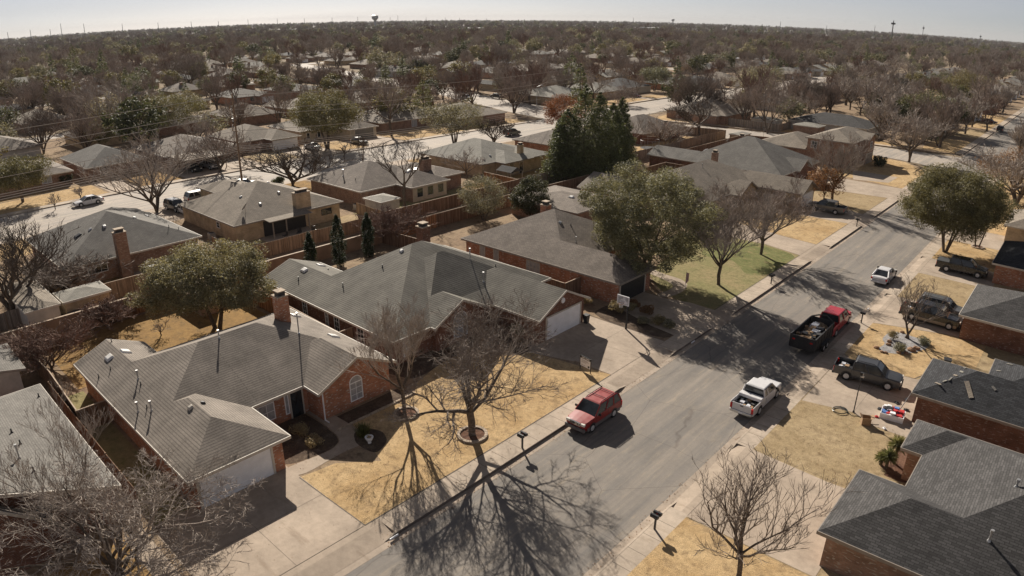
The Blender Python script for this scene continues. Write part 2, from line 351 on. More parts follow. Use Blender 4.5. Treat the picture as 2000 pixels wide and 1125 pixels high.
def roofmesh(blocks, th=.17):
    up = MB()
    for bi, B in enumerate(blocks):
        x0, y0, x1, y1 = B.r
        for (a, b, d, k) in B.pl:
            P = [(x0, y0), (x1, y0), (x1, y1), (x0, y1)]
            for (a2, b2, d2, k2) in B.pl:
                if k2 != k: P = clip(P, a2-a, b2-b, d2-d)
            if abs(area(P)) < 1e-3: continue
            pieces = [P]
            for ci, C in enumerate(blocks):
                if ci == bi: continue
                eps = -1e-4 if ci < bi else 1e-4; u0, v0, u1, v1 = C.r
                cons = [(1, 0, -u0), (-1, 0, u1), (0, 1, -v0), (0, -1, v1)]+[(a2-a, b2-b, d2-d-eps) for a2, b2, d2, _ in C.pl]
                nxt = []
                for Q in pieces:
                    rem = Q
                    for (ca, cb, cc) in cons:
                        out = clip(rem, -ca, -cb, -cc)
                        if abs(area(out)) > 2e-3: nxt.append(out)
                        rem = clip(rem, ca, cb, cc)
                        if abs(area(rem)) < 1e-3: rem = []; break
                pieces = nxt
            for Q in pieces:
                Q = [q for i, q in enumerate(Q) if math.dist(q, Q[i-1]) > 1e-4]
                if len(Q) < 3: continue
                if area(Q) < 0: Q = Q[::-1]
                T = [(x, y, a*x+b*y+d) for x, y in Q]
                up.add(T, [tuple(range(len(T)))], 0); up.add([(x, y, z-th) for x, y, z in T], [tuple(range(len(T)-1, -1, -1))], 1)
    for bi, B in enumerate(blocks):          # fascia boards round every block
        x0, y0, x1, y1 = B.r; cs = [(x0, y0), (x1, y0), (x1, y1), (x0, y1)]
        for i, k in enumerate(('S', 'E', 'N', 'W')):
            p, q = cs[i], cs[(i+1) % 4]; L = math.dist(p, q); segs = [(0.0, 1.0)]
            for ci, C in enumerate(blocks):
                if ci == bi or k in B.gab: continue
                u0, v0, u1, v1 = C.r
                if k in 'SN':
                    if abs(p[1]-(v0 if k == 'S' else v1)) > .03 or ci > bi: continue
                    lo, hi = sorted(((u0-p[0])/(q[0]-p[0]), (u1-p[0])/(q[0]-p[0])))
                else:
                    if abs(p[0]-(u1 if k == 'E' else u0)) > .03 or ci > bi: continue
                    lo, hi = sorted(((v0-p[1])/(q[1]-p[1]), (v1-p[1])/(q[1]-p[1])))
                segs = [s for a_, b_ in segs for s in ((a_, min(b_, lo)), (max(a_, hi), b_)) if s[1]-s[0] > 1e-3]
            for s0, s1 in segs:
              ts = [s0, .5, s1] if k in B.gab else [s0, s1]
              pts = [(p[0]+(q[0]-p[0])*t, p[1]+(q[1]-p[1])*t) for t in ts]; nx, ny = SD[k]; g = .025
              V = [(x+nx*g, y+ny*g, B.h(x, y)+.012) for x, y in pts]; Wd = [(x, y, z-th-.04) for x, y, z in V]; n = len(pts)
              V2 = [(x-2*nx*g, y-2*ny*g, z) for x, y, z in V]; W2 = [(x-2*nx*g, y-2*ny*g, z) for x, y, z in Wd]
              up.add(V+Wd+V2+W2, [f for j in range(n-1) for f in ((n+j, n+j+1, j+1, j), (j, j+1, 2*n+j+1, 2*n+j), (3*n+j, 3*n+j+1, n+j+1, n+j), (2*n+j, 2*n+j+1, 3*n+j+1, 3*n+j))], 2)
    return up
def wallmesh(blocks, z0=-.05):
    mb = MB(); W = [(b.r[0]+b.oh, b.r[1]+b.oh, b.r[2]-b.oh, b.r[3]-b.oh) for b in blocks]
    for bi, B in enumerate(blocks):
        x0, y0, x1, y1 = W[bi]; cs = [(x0, y0), (x1, y0), (x1, y1), (x0, y1)]
        for i, k in enumerate(('S', 'E', 'N', 'W')):
            p, q = cs[i], cs[(i+1) % 4]; L = math.dist(p, q); dx, dy = (q[0]-p[0])/L, (q[1]-p[1])/L
            segs = [(0, L)]
            for ci, C in enumerate(W):
                if ci == bi: continue
                u0, v0, u1, v1 = C
                if k in 'SN':
                    y = p[1]; ins = (v0+.02 < y < v1-.02) or (abs(y-(v0 if k == 'S' else v1)) <= .02 and ci < bi)
                    lo, hi = (u0-p[0])*dx, (u1-p[0])*dx
                else:
                    x = p[0]; ins = (u0+.02 < x < u1-.02) or (abs(x-(u1 if k == 'E' else u0)) <= .02 and ci < bi)
                    lo, hi = (v0-p[1])*dy, (v1-p[1])*dy
                if not ins: continue
                if k in B.gab and blocks[ci].e <= B.e+.01 and False: continue
                lo, hi = min(lo, hi), max(lo, hi); ns = []
                for a, b in segs:
                    if hi <= a or lo >= b: ns.append((a, b)); continue
                    if lo > a: ns.append((a, lo))
                    if hi < b: ns.append((hi, b))
                segs = ns
            top = lambda x, y: B.h(x, y)-.19
            for a, b in segs:
                if b-a < .02: continue
                ts = [a, b]
                if k in B.gab and a < L/2 < b: ts = [a, L/2, b]
                P = [(p[0]+dx*t, p[1]+dy*t) for t in ts]
                zs = [top(x, y) if k in B.gab else B.e-.06+.0 for x, y in P]
                n = len(P); mb.add([(x, y, z0) for x, y in P]+[(x, y, z) for (x, y), z in zip(P, zs)], [(j, j+1, n+j+1, n+j) for j in range(n-1)])
            if k in B.gab:      # gable end above a lower roof
                pm = ((p[0]+q[0])/2, (p[1]+q[1])/2); g = .01; nx, ny = SD[k]
                ze = B.e-.1
                mb.add([(p[0]+nx*g, p[1]+ny*g, ze), (q[0]+nx*g, q[1]+ny*g, ze), (q[0]+nx*g, q[1]+ny*g, top(*q)), (pm[0]+nx*g, pm[1]+ny*g, top(*pm)), (p[0]+nx*g, p[1]+ny*g, top(*p))], [(0, 1, 2, 3, 4)])
    return mb
def house(label, blocks, roof, wall, name='brick_house', cat='house', trim='trim', group=None):
    x = sum(b.r[0]+b.r[2] for b in blocks)/2/len(blocks); y = sum(b.r[1]+b.r[3] for b in blocks)/2/len(blocks)
    h = empty(name, (x, y, 0)); tag(h, label, cat, group); h.hide_render = False
    def off(mb):
        mb.v = [(a-x, b-y, c) for a, b, c in mb.v]; return mb
    w = off(wallmesh(blocks)).build('wall', MT[wall], h)
    r = off(roofmesh(blocks)).build('roof', [MT[roof], MT['soffit'], MT[trim]], h)
    return dict(o=h, x=x, y=y, roof=r, wall=w, blocks=blocks)
def hobj(H, mb, name, mats, parent=None, **kw):
    mb.v = [(a-H['x'], b-H['y'], c) for a, b, c in mb.v]; return mb.build(name, mats, parent or H['o'], **kw)
def rz(H, x, y): return max(B.h(x, y) for B in H['blocks'] if B.r[0] <= x <= B.r[2] and B.r[1] <= y <= B.r[3])
def onface(face, c, u, z, d):     # point on wall plane, d out
    if face == 'E': return (c+d, u, z)
    if face == 'W': return (c-d, u, z)
    if face == 'S': return (u, c-d, z)
    return (u, c+d, z)
def fbox(mb, face, c, u0, u1, z0, z1, d0, d1, m=0):
    a = onface(face, c, u0, z0, d0); b = onface(face, c, u1, z1, d1)
    mb.box(min(a[0], b[0]), min(a[1], b[1]), z0, max(a[0], b[0]), max(a[1], b[1]), z1, m)
def window(H, face, c, u, z0, w, h, nx=2, nz=2, pane='glass', arch=0, fr=.07, m='white', parent=None):
    mb = MB(); x0, x1 = u-w/2, u+w/2; z1 = z0+h
    for a, b in ((x0, x0+fr), (x1-fr, x1)): fbox(mb, face, c, a, b, z0, z1, -.02, .06)
    for a, b in ((z0, z0+fr), (z1-fr, z1)): fbox(mb, face, c, x0+fr, x1-fr, a, b, -.02, .057)
    for i in range(1, nx): fbox(mb, face, c, x0+w*i/nx-.02, x0+w*i/nx+.02, z0+fr, z1-fr, -.02, .045)
    for i in range(1, nz): fbox(mb, face, c, x0+fr, x1-fr, z0+h*i/nz-.018, z0+h*i/nz+.018, -.02, .042)
    if arch:
        n = 10
        for i in range(n):
            t0, t1 = math.pi*i/n, math.pi*(i+1)/n
            for r0, r1, mm in ((w/2-fr, w/2, 0),):
                P = [onface(face, c, u+r*math.cos(t), z1+r*math.sin(t)*arch, d) for d in (-.02, .05) for r, t in ((r0, t0), (r1, t0), (r1, t1), (r0, t1))]; mb.hexa(P, 0)
    o = hobj(H, mb, 'window', MT[m])
    pn = MB(); fbox(pn, face, c, x0+.01, x1-.01, z0+.01, z1-.01, -.02, .02)
    if arch:
        P = [onface(face, c, u+(w/2-.02)*math.cos(math.pi*i/10), z1+(w/2-.02)*arch*math.sin(math.pi*i/10), .02) for i in range(11)]; pn.add(P, [tuple(range(11))])
    p = hobj(H, pn, 'pane', MT[pane], o); p.matrix_parent_inverse.identity()
    return o
def garage(H, face, c, u, w=4.9, h=2.15, mat='white', tr='trim'):
    mb = MB(); fbox(mb, face, c, u-w/2, u+w/2, -.03, h, -.02, .03)
    for i in range(4): fbox(mb, face, c, u-w/2+.03, u+w/2-.03, .06+h*i/4, h*(i+1)/4-.03, .03, .045)
    o = hobj(H, mb, 'garage_door', MT[mat])
    t = MB(); fbox(t, face, c, u-w/2-.16, u-w/2, -.03, h+.14, -.02, .08); fbox(t, face, c, u+w/2, u+w/2+.16, -.03, h+.14, -.02, .08); fbox(t, face, c, u-w/2, u+w/2, h, h+.14, -.02, .078)
    hobj(H, t, 'door_frame', MT[tr], o)
def door(H, face, c, u, w=.95, h=2.05, mat='glass', tr='trim'):
    mb = MB(); fbox(mb, face, c, u-w/2, u+w/2, 0, h, -.02, .04); o = hobj(H, mb, 'door', MT[mat])
    t = MB(); fbox(t, face, c, u-w/2-.1, u-w/2, 0, h+.1, -.02, .08); fbox(t, face, c, u+w/2, u+w/2+.1, 0, h+.1, -.02, .08); fbox(t, face, c, u-w/2, u+w/2, h, h+.1, -.02, .077)
    hobj(H, t, 'door_frame', MT[tr], o)
def chimney(H, x, y, w=.9, d=.9, top=7.3, z0=0, mat='br_red', cap='metal'):
    mb = MB(); mb.box(x-w/2, y-d/2, z0, x+w/2, y+d/2, top, 0); mb.box(x-w/2-.06, y-d/2-.06, top, x+w/2+.06, y+d/2+.06, top+.1, 1)
    if cap:
        mb.box(x-w/3, y-d/3, top+.1, x+w/3, y+d/3, top+.42, 2); mb.box(x-w/2.4, y-d/2.4, top+.42, x+w/2.4, y+d/2.4, top+.5, 1)
    hobj(H, mb, 'chimney', [MT[mat], MT['stone'], MT['dkmetal']], H['roof'])
def pipe(H, px, py, h=.5, r=.05, cap=0, zz=None, xy=None):
    x, y = xy or (0, 0)
    if not xy:
        z = 3.5
        for _ in range(12):
            x, y = G(px, py, z)
            try: z = rz(H, x, y)
            except ValueError: return
    z = rz(H, x, y)
    mb = MB(); mb.cyl(x, y, z-.1, z+h, r, r, 8, 0); mb.cyl(x, y, z-.05, z+.08, r*2.2, r*1.2, 8, 0)
    if cap: mb.cyl(x, y, z+h, z+h+.16, r*1.7, r*1.7, 8, 1)
    hobj(H, mb, 'vent_pipe', [MT['dkmetal'] if not cap else MT['metal'], MT['metal']], H['roof'])
def boxvent(H, px, py, s=.3, zz=3.5, mat='skylight', name='roof_vent', w=None, xy=None):
    z = zz
    if xy: x, y = xy
    else:
        for _ in range(12):
            x, y = G(px, py, z)
            try: z = rz(H, x, y)
            except ValueError: return
    z = rz(H, x, y); w = w or s; e = .3
    gx = (rz(H, x+.1, y)-z)/.1; gy = (rz(H, x, y+.1)-z)/.1
    P = [(x+a, y+b, z+a*gx+b*gy-.03) for a, b in ((-s, -w), (s, -w), (s, w), (-s, w))]; Q = [(x+a*.75, y+b*.75, z+a*gx*.75+b*gy*.75+.16) for a, b in ((-s, -w), (s, -w), (s, w), (-s, w))]
    mb = MB(); mb.hexa(P+Q); hobj(H, mb, name, MT[mat], H['roof'], bevel=.04)
# ------------------------------------------------------------------ trees
PI_ = math.pi
def rot_dir(d, ang, az):
    d = d.normalized(); o = d.orthogonal().normalized(); p = d.cross(o)
    return (d*math.cos(ang)+(o*math.cos(az)+p*math.sin(az))*math.sin(ang)).normalized()
def baretree(seed, H=8, R=4, kid=(5, 6, 6, 5), trunkh=.22, r0=.16, twr=.008, ang=(.5, .75), up=.25, blade=True, ntrunk=1, wob=.18, lratio=.62, tipk=3):
    """trunk mesh builder + crown (twigs) mesh builder, base at origin, scaled to height H and radius R"""
    rn = random.Random(seed); T = MB(); C = MB(); mx = len(kid)
    def grow(p, d, L, r, lev):
        n = 5 if lev < 2 else (4 if lev < mx-1 else 3); pts = [p]; rr = [r]; q = p
        for i in range(n):
            d = (d+Vector((rn.gauss(0, wob), rn.gauss(0, wob), rn.gauss(0, wob*.7)+up*.25))).normalized(); q = q+d*(L/n); pts.append(q); rr.append(max(twr, r*(1-.75*(i+1)/n)))
        mb = T if lev < 2 else C
        if lev >= mx:
            if blade:
                s = rot_dir(d, PI_/2, rn.uniform(0, 6.28))*rr[0]*1.25
                vs = []; 
                for a, w in ((pts[0], 1), (pts[1], .8), (pts[-1], .25)): vs += [(a+s*w)[:], (a-s*w)[:]]
                mb.add(vs, [(0, 1, 3, 2), (2, 3, 5, 4)])
            else: mb.tube([pts[0], pts[1], pts[-1]], [rr[0], rr[0]*.8, twr*.4], 3)
            return
        mb.tube(pts, rr, 7 if lev == 0 else (5 if lev == 1 else (4 if lev == 2 else 3)))
        m = kid[lev]
        for i in range(m):
            if lev == 0: t = .35+.65*(i+rn.random()*.6)/m
            else: t = .22+.78*(i+rn.random())/m
            t = min(t, .99); k = int(t*n); f = t*n-k; b = pts[k].lerp(pts[min(k+1, n)], f)
            dd = (pts[min(k+1, n)]-pts[k]); a = rn.uniform(*ang); az = rn.uniform(0, 6.28) if lev else (6.283*i/m*1.618*1.0+rn.uniform(-.5, .5))
            cd_ = rot_dir(dd, a, az); cd_ = (cd_+Vector((0, 0, up))).normalized()
            cl = L*lratio*rn.uniform(.75, 1.15)*(1.1-.45*t); grow(b, cd_, cl, max(twr, rr[k]*(.62 if lev else .7)) if lev+1 < mx else twr, lev+1)
    for tk in range(ntrunk):
        b = Vector((0, 0, 0)) if ntrunk == 1 else Vector((rn.uniform(-.2, .2), rn.uniform(-.2, .2), 0))
        d = Vector((rn.gauss(0, .05), rn.gauss(0, .05), 1)) if ntrunk == 1 else rot_dir(Vector((0, 0, 1)), rn.uniform(.15, .5), 6.28*tk/ntrunk)
        th = H*trunkh; top = b+d.normalized()*th
        T.tube([b+Vector((0, 0, -.1)), b+Vector((0, 0, .12)), b.lerp(top, .5)+Vector((rn.gauss(0, .05), rn.gauss(0, .05), 0)), top], [r0*1.5, r0*1.12, r0, r0*.85], 9)
        m = kid[0]
        for i in range(m):
            a = rn.uniform(ang[0], ang[1])*(.35 if i == 0 else 1)
            dd = rot_dir(d, a, 6.283*(i+rn.uniform(-.25, .25))/m+tk); grow(top-d.normalized()*rn.uniform(0, th*.2), dd, H*.52*rn.uniform(.8, 1.1), r0*rn.uniform(.45, .68), 1)
    P = np.array([v for v in C.v]+[v for v in T.v]); zt = np.percentile(P[:, 2], 99.7); rt = np.percentile(np.hypot(P[:, 0], P[:, 1]), 97)
    sz, sr = H/zt, R/rt
    def fit(v):
        x, y, z = v; k = min(1, max(0, z/(H*trunkh))) if z < H*trunkh else 1; s = 1+(sr-1)*k; return (x*s, y*s, z*(1+(sz-1)*1))
    T.v = [fit(v) for v in T.v]; C.v = [fit(v) for v in C.v]
    return T, C
def leafquads(C, rn, c, R, n, s, flat=1.0, asp=.5):
    """n small leaf faces in a clump of radius R round c"""
    for _ in range(n):
        while True:
            a, b, d = rn.uniform(-1, 1), rn.uniform(-1, 1), rn.uniform(-1, 1)
            if a*a+b*b+d*d < 1: break
        k = (a*a+b*b+d*d)**.5+1e-6; q = k**-.35
        p = Vector((c[0]+a*R*q, c[1]+b*R*q, c[2]+d*R*q*flat))
        u = Vector((rn.gauss(0, 1), rn.gauss(0, 1), rn.gauss(0, .6))).normalized(); w = (Vector((a, b, d+.5)).normalized()+Vector((rn.gauss(0, .5), rn.gauss(0, .5), rn.gauss(0, .5)))).cross(u)
        if w.length < 1e-3: continue
        w.normalize(); z = s*rn.uniform(.6, 1.3)
        C.add([(p-u*z)[:], (p+w*z*asp)[:], (p+u*z)[:], (p-w*z*asp)[:]], [(0, 1, 2, 3)])
def leaftree(seed, H=8, R=4, clumps=90, per=90, s=.13, trunkh=.2, base=.25, ntrunk=1, r0=.2, cr=.19, lump=.25, shape=1.0, topk=1.0):
    rn = random.Random(seed); T = MB(); C = MB(); zc = H*(base+1)/2; rz_ = H*(1-base)/2
    offs = [(rn.uniform(0, 6.28), rn.uniform(0, 6.28)) for _ in range(4)]
    cs = []
    for i in range(clumps):
        u = rn.uniform(-1, 1); az = rn.uniform(0, 6.283); rr = rn.uniform(.35, 1)**.45
        lumpf = 1+lump*(math.sin(az*2+offs[0][0])*.5+math.sin(az*3+offs[1][0]+u*3)*.5+math.sin(u*5+offs[2][0])*.3)
        h = (1-u*u)**.5; k = rr*lumpf*(1-cr*.5)
        x, y, z = R*h*math.cos(az)*k, R*h*math.sin(az)*k, zc+rz_*u*min(k, 1.02)*topk
        if shape != 1.0: g = (z/H); x *= (1-shape*g); y *= (1-shape*g)
        cs.append((x, y, z, R*cr*rn.uniform(.6, 1.4)))
    for x, y, z, r in cs: leafquads(C, rn, (x, y, z), r, int(per*rn.uniform(.6, 1.3)), s, .8)
    for tk in range(ntrunk):
        a = 6.28*tk/ntrunk; b = Vector((.25*math.cos(a), .25*math.sin(a), 0))*(ntrunk > 1); lean = Vector((math.cos(a), math.sin(a), 0))*(.12*H if ntrunk > 1 else 0)
        top = b+lean*.6+Vector((0, 0, H*(base+.05))); T.tube([b-Vector((0, 0, .1)), b+Vector((0, 0, .1)), b.lerp(top, .5), top], [r0*1.4, r0*1.1, r0*.95, r0*.75], 8)
        for i in range(9 if ntrunk == 1 else 5):
            x, y, z, r = rn.choice(cs); e = Vector((x*.8, y*.8, z)); mid = top.lerp(e, .5)+Vector((rn.gauss(0, .2), rn.gauss(0, .2), rn.gauss(.2, .2)))
            T.tube([top-Vector((0, 0, .3)), mid, e], [r0*.55, r0*.32, r0*.1], 5)
    return T, C
def conifer(seed, H=10, R=3, layers=16, per=26, s=.2, base=.12, power=.8, leafn=14):
    rn = random.Random(seed); T = MB(); C = MB(); T.tube([(0, 0, -.1), (0, 0, H*.5), (0, 0, H*.97)], [.22, .14, .03], 7)
    for l in range(layers):
        t = l/(layers-1); z = H*(base+(1-base)*t); rr = R*((1-t)**power)*rn.uniform(.8, 1.12)+.12
        m = max(4, int(per*(1-t*.75)))
        for i in range(m):
            a = rn.uniform(0, 6.283); q = rn.uniform(.25, 1)**.5; rad = rr*q; leafquads(C, rn, (rad*math.cos(a), rad*math.sin(a), z-.12*rad+rn.uniform(-.2, .2)*H/layers), rr*.22+.16, leafn, s, .8, .35)
            if i % 4 == 0: T.tube([(0, 0, z-.05), (rad*math.cos(a), rad*math.sin(a), z-.12*rad)], [.035, .01], 3)
    return T, C
def cypress(seed, H=6.5, R=.55):
    rn = random.Random(seed); T = MB(); C = MB(); T.cyl(0, 0, -.1, H*.6, .08, .03, 6)
    for i in range(230):
        t = rn.random(); z = .15+t*(H-.3); r = R*min(1, .55+t*2.2)*(1 if t < .55 else max(.1, 1-((t-.55)/.45)**1.7)); a = rn.uniform(0, 6.283); q = rn.uniform(.4, .95)
        leafquads(C, rn, (r*q*math.cos(a), r*q*math.sin(a), z), .2, 42, .08, 2.2, .4)
    return T, C
def shrubmesh(seed, R=.8, H=1.0, n=1500, s=.07):
    rn = random.Random(seed); C = MB()
    for i in range(14):
        a = rn.uniform(0, 6.28); q = rn.uniform(0, .7); leafquads(C, rn, (R*q*math.cos(a), R*q*math.sin(a), H*rn.uniform(.35, .7)), R*.42, n//14, s, .8)
    return C
def twigshrub(seed, R=1.0, H=1.4, n=260, r=.01):
    rn = random.Random(seed); C = MB()
    for i in range(n):
        a = rn.uniform(0, 6.28); e = rn.uniform(.1, 1); p = Vector((rn.gauss(0, .12), rn.gauss(0, .12), 0)); q = Vector((R*e*math.cos(a), R*e*math.sin(a), H*rn.uniform(.55, 1.0)*(1-.35*e*e)))
        m = p.lerp(q, .5)+Vector((rn.gauss(0, .06), rn.gauss(0, .06), .12*H)); C.tube([p, m, q], [r*1.5, r, r*.5], 3)
        for _ in range(3):
            t = rn.uniform(.4, 1); b = m.lerp(q, t); d = Vector((rn.gauss(0, 1), rn.gauss(0, 1), rn.gauss(.8, .5))).normalized()*R*.28; u = d.orthogonal().normalized()*r
            C.add([(b+u)[:], (b-u)[:], (b+d)[:]], [(0, 1, 2)])
    return C
TREECACHE = {}
def place_tree(kind, x, y, z=0, H=None, R=None, label=None, cat='tree', group=None, rz=None, name=None, gen=None, mats=None, split=True):
    """gen: function -> (trunk mb, crown mb)"""
    T, C = gen(); name = name or kind
    t = empty(name, (x, y, z), rz if rz is not None else random.uniform(0, 6.28)); tag(t, label, cat, group)
    T.build('trunk', MT[mats[0]], t, uv=False, smooth=True); C.build('crown', MT[mats[1]], t, uv=False)
    return t
def size_px(bx, by, topy, wpx, z=0):
    x, y = G(bx, by, z); lo, hi = 0, 40
    for _ in range(30):
        m = (lo+hi)/2
        if proj((x, y, m))[1] > topy: lo = m
        else: hi = m
    a, b = proj((x, y, lo/2)), None; dist = math.sqrt(x*x+y*y+(HC-lo/2)**2)
    p = proj((x+RT[0], y+RT[1], lo/2)); ppm = math.dist(a, p)
    return x, y, lo, wpx/ppm/2
# ------------------------------------------------------------------ vehicles (local: +x forward, origin on the ground at the middle)
def carloft(mb, st, m=0, mb2=None):
    """st: list of (x, halfwidth, zbottom, zshoulder, ztop, topwidthfrac)"""
    n = len(st); vs = []
    for x, w, zb, zsh, zt, tf in st:
        half = [(w*.9, zb), (w, zb+.14), (w*1.0, (zb+zsh)/2), (w*.985, zsh), (w*tf, zt-.01), (w*tf*.5, zt+.012)]
        ring = half+[(0, zt+.02)]+[(-a, b) for a, b in half[::-1]]
        vs += [(x, a, b) for a, b in ring]
    k = 13; fs = []
    for i in range(n-1):
        for j in range(k-1): fs.append((i*k+j, (i+1)*k+j, (i+1)*k+j+1, i*k+j+1))
        fs.append((i*k+k-1, (i+1)*k+k-1, (i+1)*k, i*k))
    fs += [tuple(range(k)), tuple((n-1)*k+j for j in range(k-1, -1, -1))]
    return mb.add(vs, fs, m)
def vehicle(label, x, y, head, kind='suv', L=4.6, W=1.85, Ht=1.75, paint='red', cat='suv', z=0, wb=None, opts=(), name=None, lower=None, group=None, rimm='rim'):
    v = empty(name or {'suv': 'parked_suv', 'pickup': 'pickup_truck', 'sedan': 'parked_sedan'}[kind], (x, y, z), head); tag(v, label, cat, group)
    w = W/2; f = L/2; cl = .28 if kind != 'sedan' else .2; wr = .37 if kind == 'suv' else (.39 if kind == 'pickup' else .33); wb = wb or L*.59; xf = f-L*.185 if kind != 'pickup' else f-.95; xr = xf-wb
    belt = Ht*.62; P = MT[paint]
    hz = belt-.03; body = MB()
    if kind == 'suv':
        hl = L*.25; carloft(body, [(-f+.04, w*.9, cl+.12, belt-.08, belt, .92), (-f+.2, w, cl, belt-.05, belt+.02, .95), (0, w, cl, belt-.05, belt+.02, .96), (f-hl, w, cl, belt-.1, belt, .93), (f-.35, w*.98, cl, belt-.2, belt-.1, .88), (f-.08, w*.9, cl+.1, belt-.3, belt-.17, .85), (f, w*.8, cl+.18, belt-.38, belt-.28, .8)])
        cab = (-f+.12, f-hl-.02, -f+.42, f-hl-.78)
    elif kind == 'sedan':
        belt = Ht*.63; carloft(body, [(-f, w*.78, cl+.2, belt-.22, belt-.14, .85), (-f+.14, w*.93, cl+.08, belt-.12, belt-.03, .88), (-f+.9, w, cl, belt-.06, belt+.02, .93), (0, w, cl, belt-.06, belt+.01, .95), (f-1.35, w, cl, belt-.1, belt-.02, .93), (f-.5, w*.96, cl+.02, belt-.2, belt-.12, .88), (f-.1, w*.85, cl+.1, belt-.34, belt-.24, .82), (f, w*.7, cl+.16, belt-.42, belt-.34, .8)])
        cab = (-f+.55, f-1.2, -f+1.35, f-2.05)
    else:
        bl = 1.7 if 'short' in opts else 1.95
        if 'crew' in opts: bl = 1.45 if 'short' in opts else 1.7
        xb = -f+bl; carloft(body, [(xb, w, cl, belt-.05, belt+.02, .96), (0, w, cl, belt-.05, belt+.02, .96), (f-1.35, w, cl, belt-.1, belt, .94), (f-.4, w*.99, cl, belt-.15, belt-.07, .9), (f-.08, w*.93, cl+.1, belt-.22, belt-.13, .88), (f, w*.86, cl+.16, belt-.32, belt-.24, .86)])
        bw = .07
        for sgn in (-1, 1): body.box(-f+.02, min(sgn*w, sgn*(w-bw)), cl+.12, xb, max(sgn*w, sgn*(w-bw)), belt+.03)
        body.box(-f+.02, -w+bw, cl+.2, xb, w-bw, cl+.42)
        cab = (xb+.02, f-1.25, xb+.12, f-2.0)
    body.build('body', P, v, uv=False, smooth=False, bevel=.045)
    # cabin
    a0, a1, b0, b1 = cab; tw = w*.8 if kind != 'sedan' else w*.72; zb = belt-.02; zt = Ht-.05; wl = w*.95
    g = MB(); g.hexa([(a0, -wl, zb), (a1, -wl, zb), (a1, wl, zb), (a0, wl, zb), (b0, -tw, zt), (b1, -tw, zt), (b1, tw, zt), (b0, tw, zt)]); g.build('windows', MT['glass_car'], v, uv=False, bevel=.03)
    r = MB(); r.hexa([(b0-.03, -tw-.015, zt-.03), (b1+.04, -tw-.015, zt-.03), (b1+.04, tw+.015, zt-.03), (b0-.03, tw+.015, zt-.03), (b0+.12, -tw*.9, Ht), (b1-.1, -tw*.9, Ht), (b1-.1, tw*.9, Ht), (b0+.12, tw*.9, Ht)]); r.build('roof', P, v, uv=False, bevel=.035)
    pl = MB()
    def pillar(t0, t1, fr=.055, both=True):
        for sg in (-1, 1):
            xa, xb_ = a0+(a1-a0)*t0, b0+(b1-b0)*t1; pl = MB(); pl.tube([(xa, sg*(wl+.008), zb), (xb_, sg*(tw+.008), zt)], fr, 4); pl.build('pillar', P, v, uv=False)
    pillar(0, 0, .07); pillar(1, 1, .045)
    if kind == 'suv': pillar(.62, .56); pillar(.3, .27, .07)
    elif kind == 'sedan': pillar(.5, .47, .04); pillar(.0, .0, .1)
    elif 'crew' in opts: pillar(.5, .45)
    else: pillar(.36, .3, .08)
    # wheels
    for wx in (xf, xr):
        for sg in (-1, 1):
            wh = MB(); t = .24; yy = sg*(w-.1); k = 20
            wh.tube([(wx, yy-t/2, wr), (wx, yy-t/2+.03, wr), (wx, yy+t/2-.03, wr), (wx, yy+t/2, wr)], [wr-.04, wr, wr, wr-.04], k, 0, True)
            o = wh.build('wheel', MT['black'], v, uv=False); rm = MB(); yo = yy+sg*(t/2+.004)
            rm.tube([(wx, yo-sg*.01, wr), (wx, yo+sg*.012, wr)], [wr*.6, wr*.56], 16, 0, True); rm.build('rim', MT[rimm], o, uv=False)
            ar = MB(); n = 12; ya = sg*(w+.006); pts = [(wx+(wr+.07)*math.cos(math.pi*i/n), ya, wr+(wr+.07)*math.sin(math.pi*i/n)) for i in range(n+1)]+[(wx-wr-.07, ya, cl), (wx+wr+.07, ya, cl)]
            ar.add(pts, [tuple(range(n+3)) if sg < 0 else tuple(range(n+2, -1, -1))]); ar.build('wheel_arch', MT['blackplastic'], v, uv=False)
    # lamps, bumpers, grille, plates, mirrors
    lz = belt-.32 if kind != 'sedan' else belt-.3
    for sg in (-1, 1):
        m = MB(); m.box(f-.16, min(sg*w*.52, sg*w*.88), lz-.02, f+.02, max(sg*w*.52, sg*w*.88), lz+.16); m.build('headlight', MT['lamp_w'], v, uv=False, bevel=.02)
        m = MB(); zt2 = belt-.12; m.box(-f-.012, min(sg*w*.8, sg*w*.985), zt2-(.38 if kind != 'sedan' else .2), -f+.14, max(sg*w*.8, sg*w*.985), zt2); m.build('tail_light', MT['lamp_r'], v, uv=False, bevel=.015)
        m = MB(); mx = a1-.38; m.box(mx, min(sg*(w+.02), sg*(w+.24)), belt+.02, mx+.1, max(sg*(w+.02), sg*(w+.24)), belt+.2); m.build('mirror', MT['blackplastic'] if paint != 'redtruck' else P, v, uv=False, bevel=.03)
    bm = MT['chrome'] if 'chrome' in opts else (MT['cladding'] if kind == 'suv' else (P if kind == 'sedan' else MT['blackplastic']))
    m = MB(); m.box(f-.1, -w*.93, cl+.02, f+.1, w*.93, cl+.3); m.build('front_bumper', bm, v, uv=False, bevel=.05)
    m = MB(); m.box(-f-.1, -w*.93, cl+.06, -f+.08, w*.93, cl+.3); m.build('rear_bumper', bm, v, uv=False, bevel=.04)
    m = MB(); m.box(f-.05, -w*.48, lz-.08, f+.035, w*.48, lz+.17)
    gr = m.build('grille', MT['chrome' if 'slots' in opts or 'chrome' in opts else 'blackplastic'], v, uv=False)
    if 'slots' in opts:
        m = MB()
        for i in range(7): c = -w*.4+w*.8*i/6; m.box(f+.03, c-.03, lz-.05, f+.045, c+.03, lz+.14)
        m.build('grille_slat', MT['blackplastic'], gr, uv=False)
    m = MB(); m.box(-f-.112, -.16, cl+.12, -f-.1, .16, cl+.27); m.build('number_plate', MT['white'], v, uv=False)
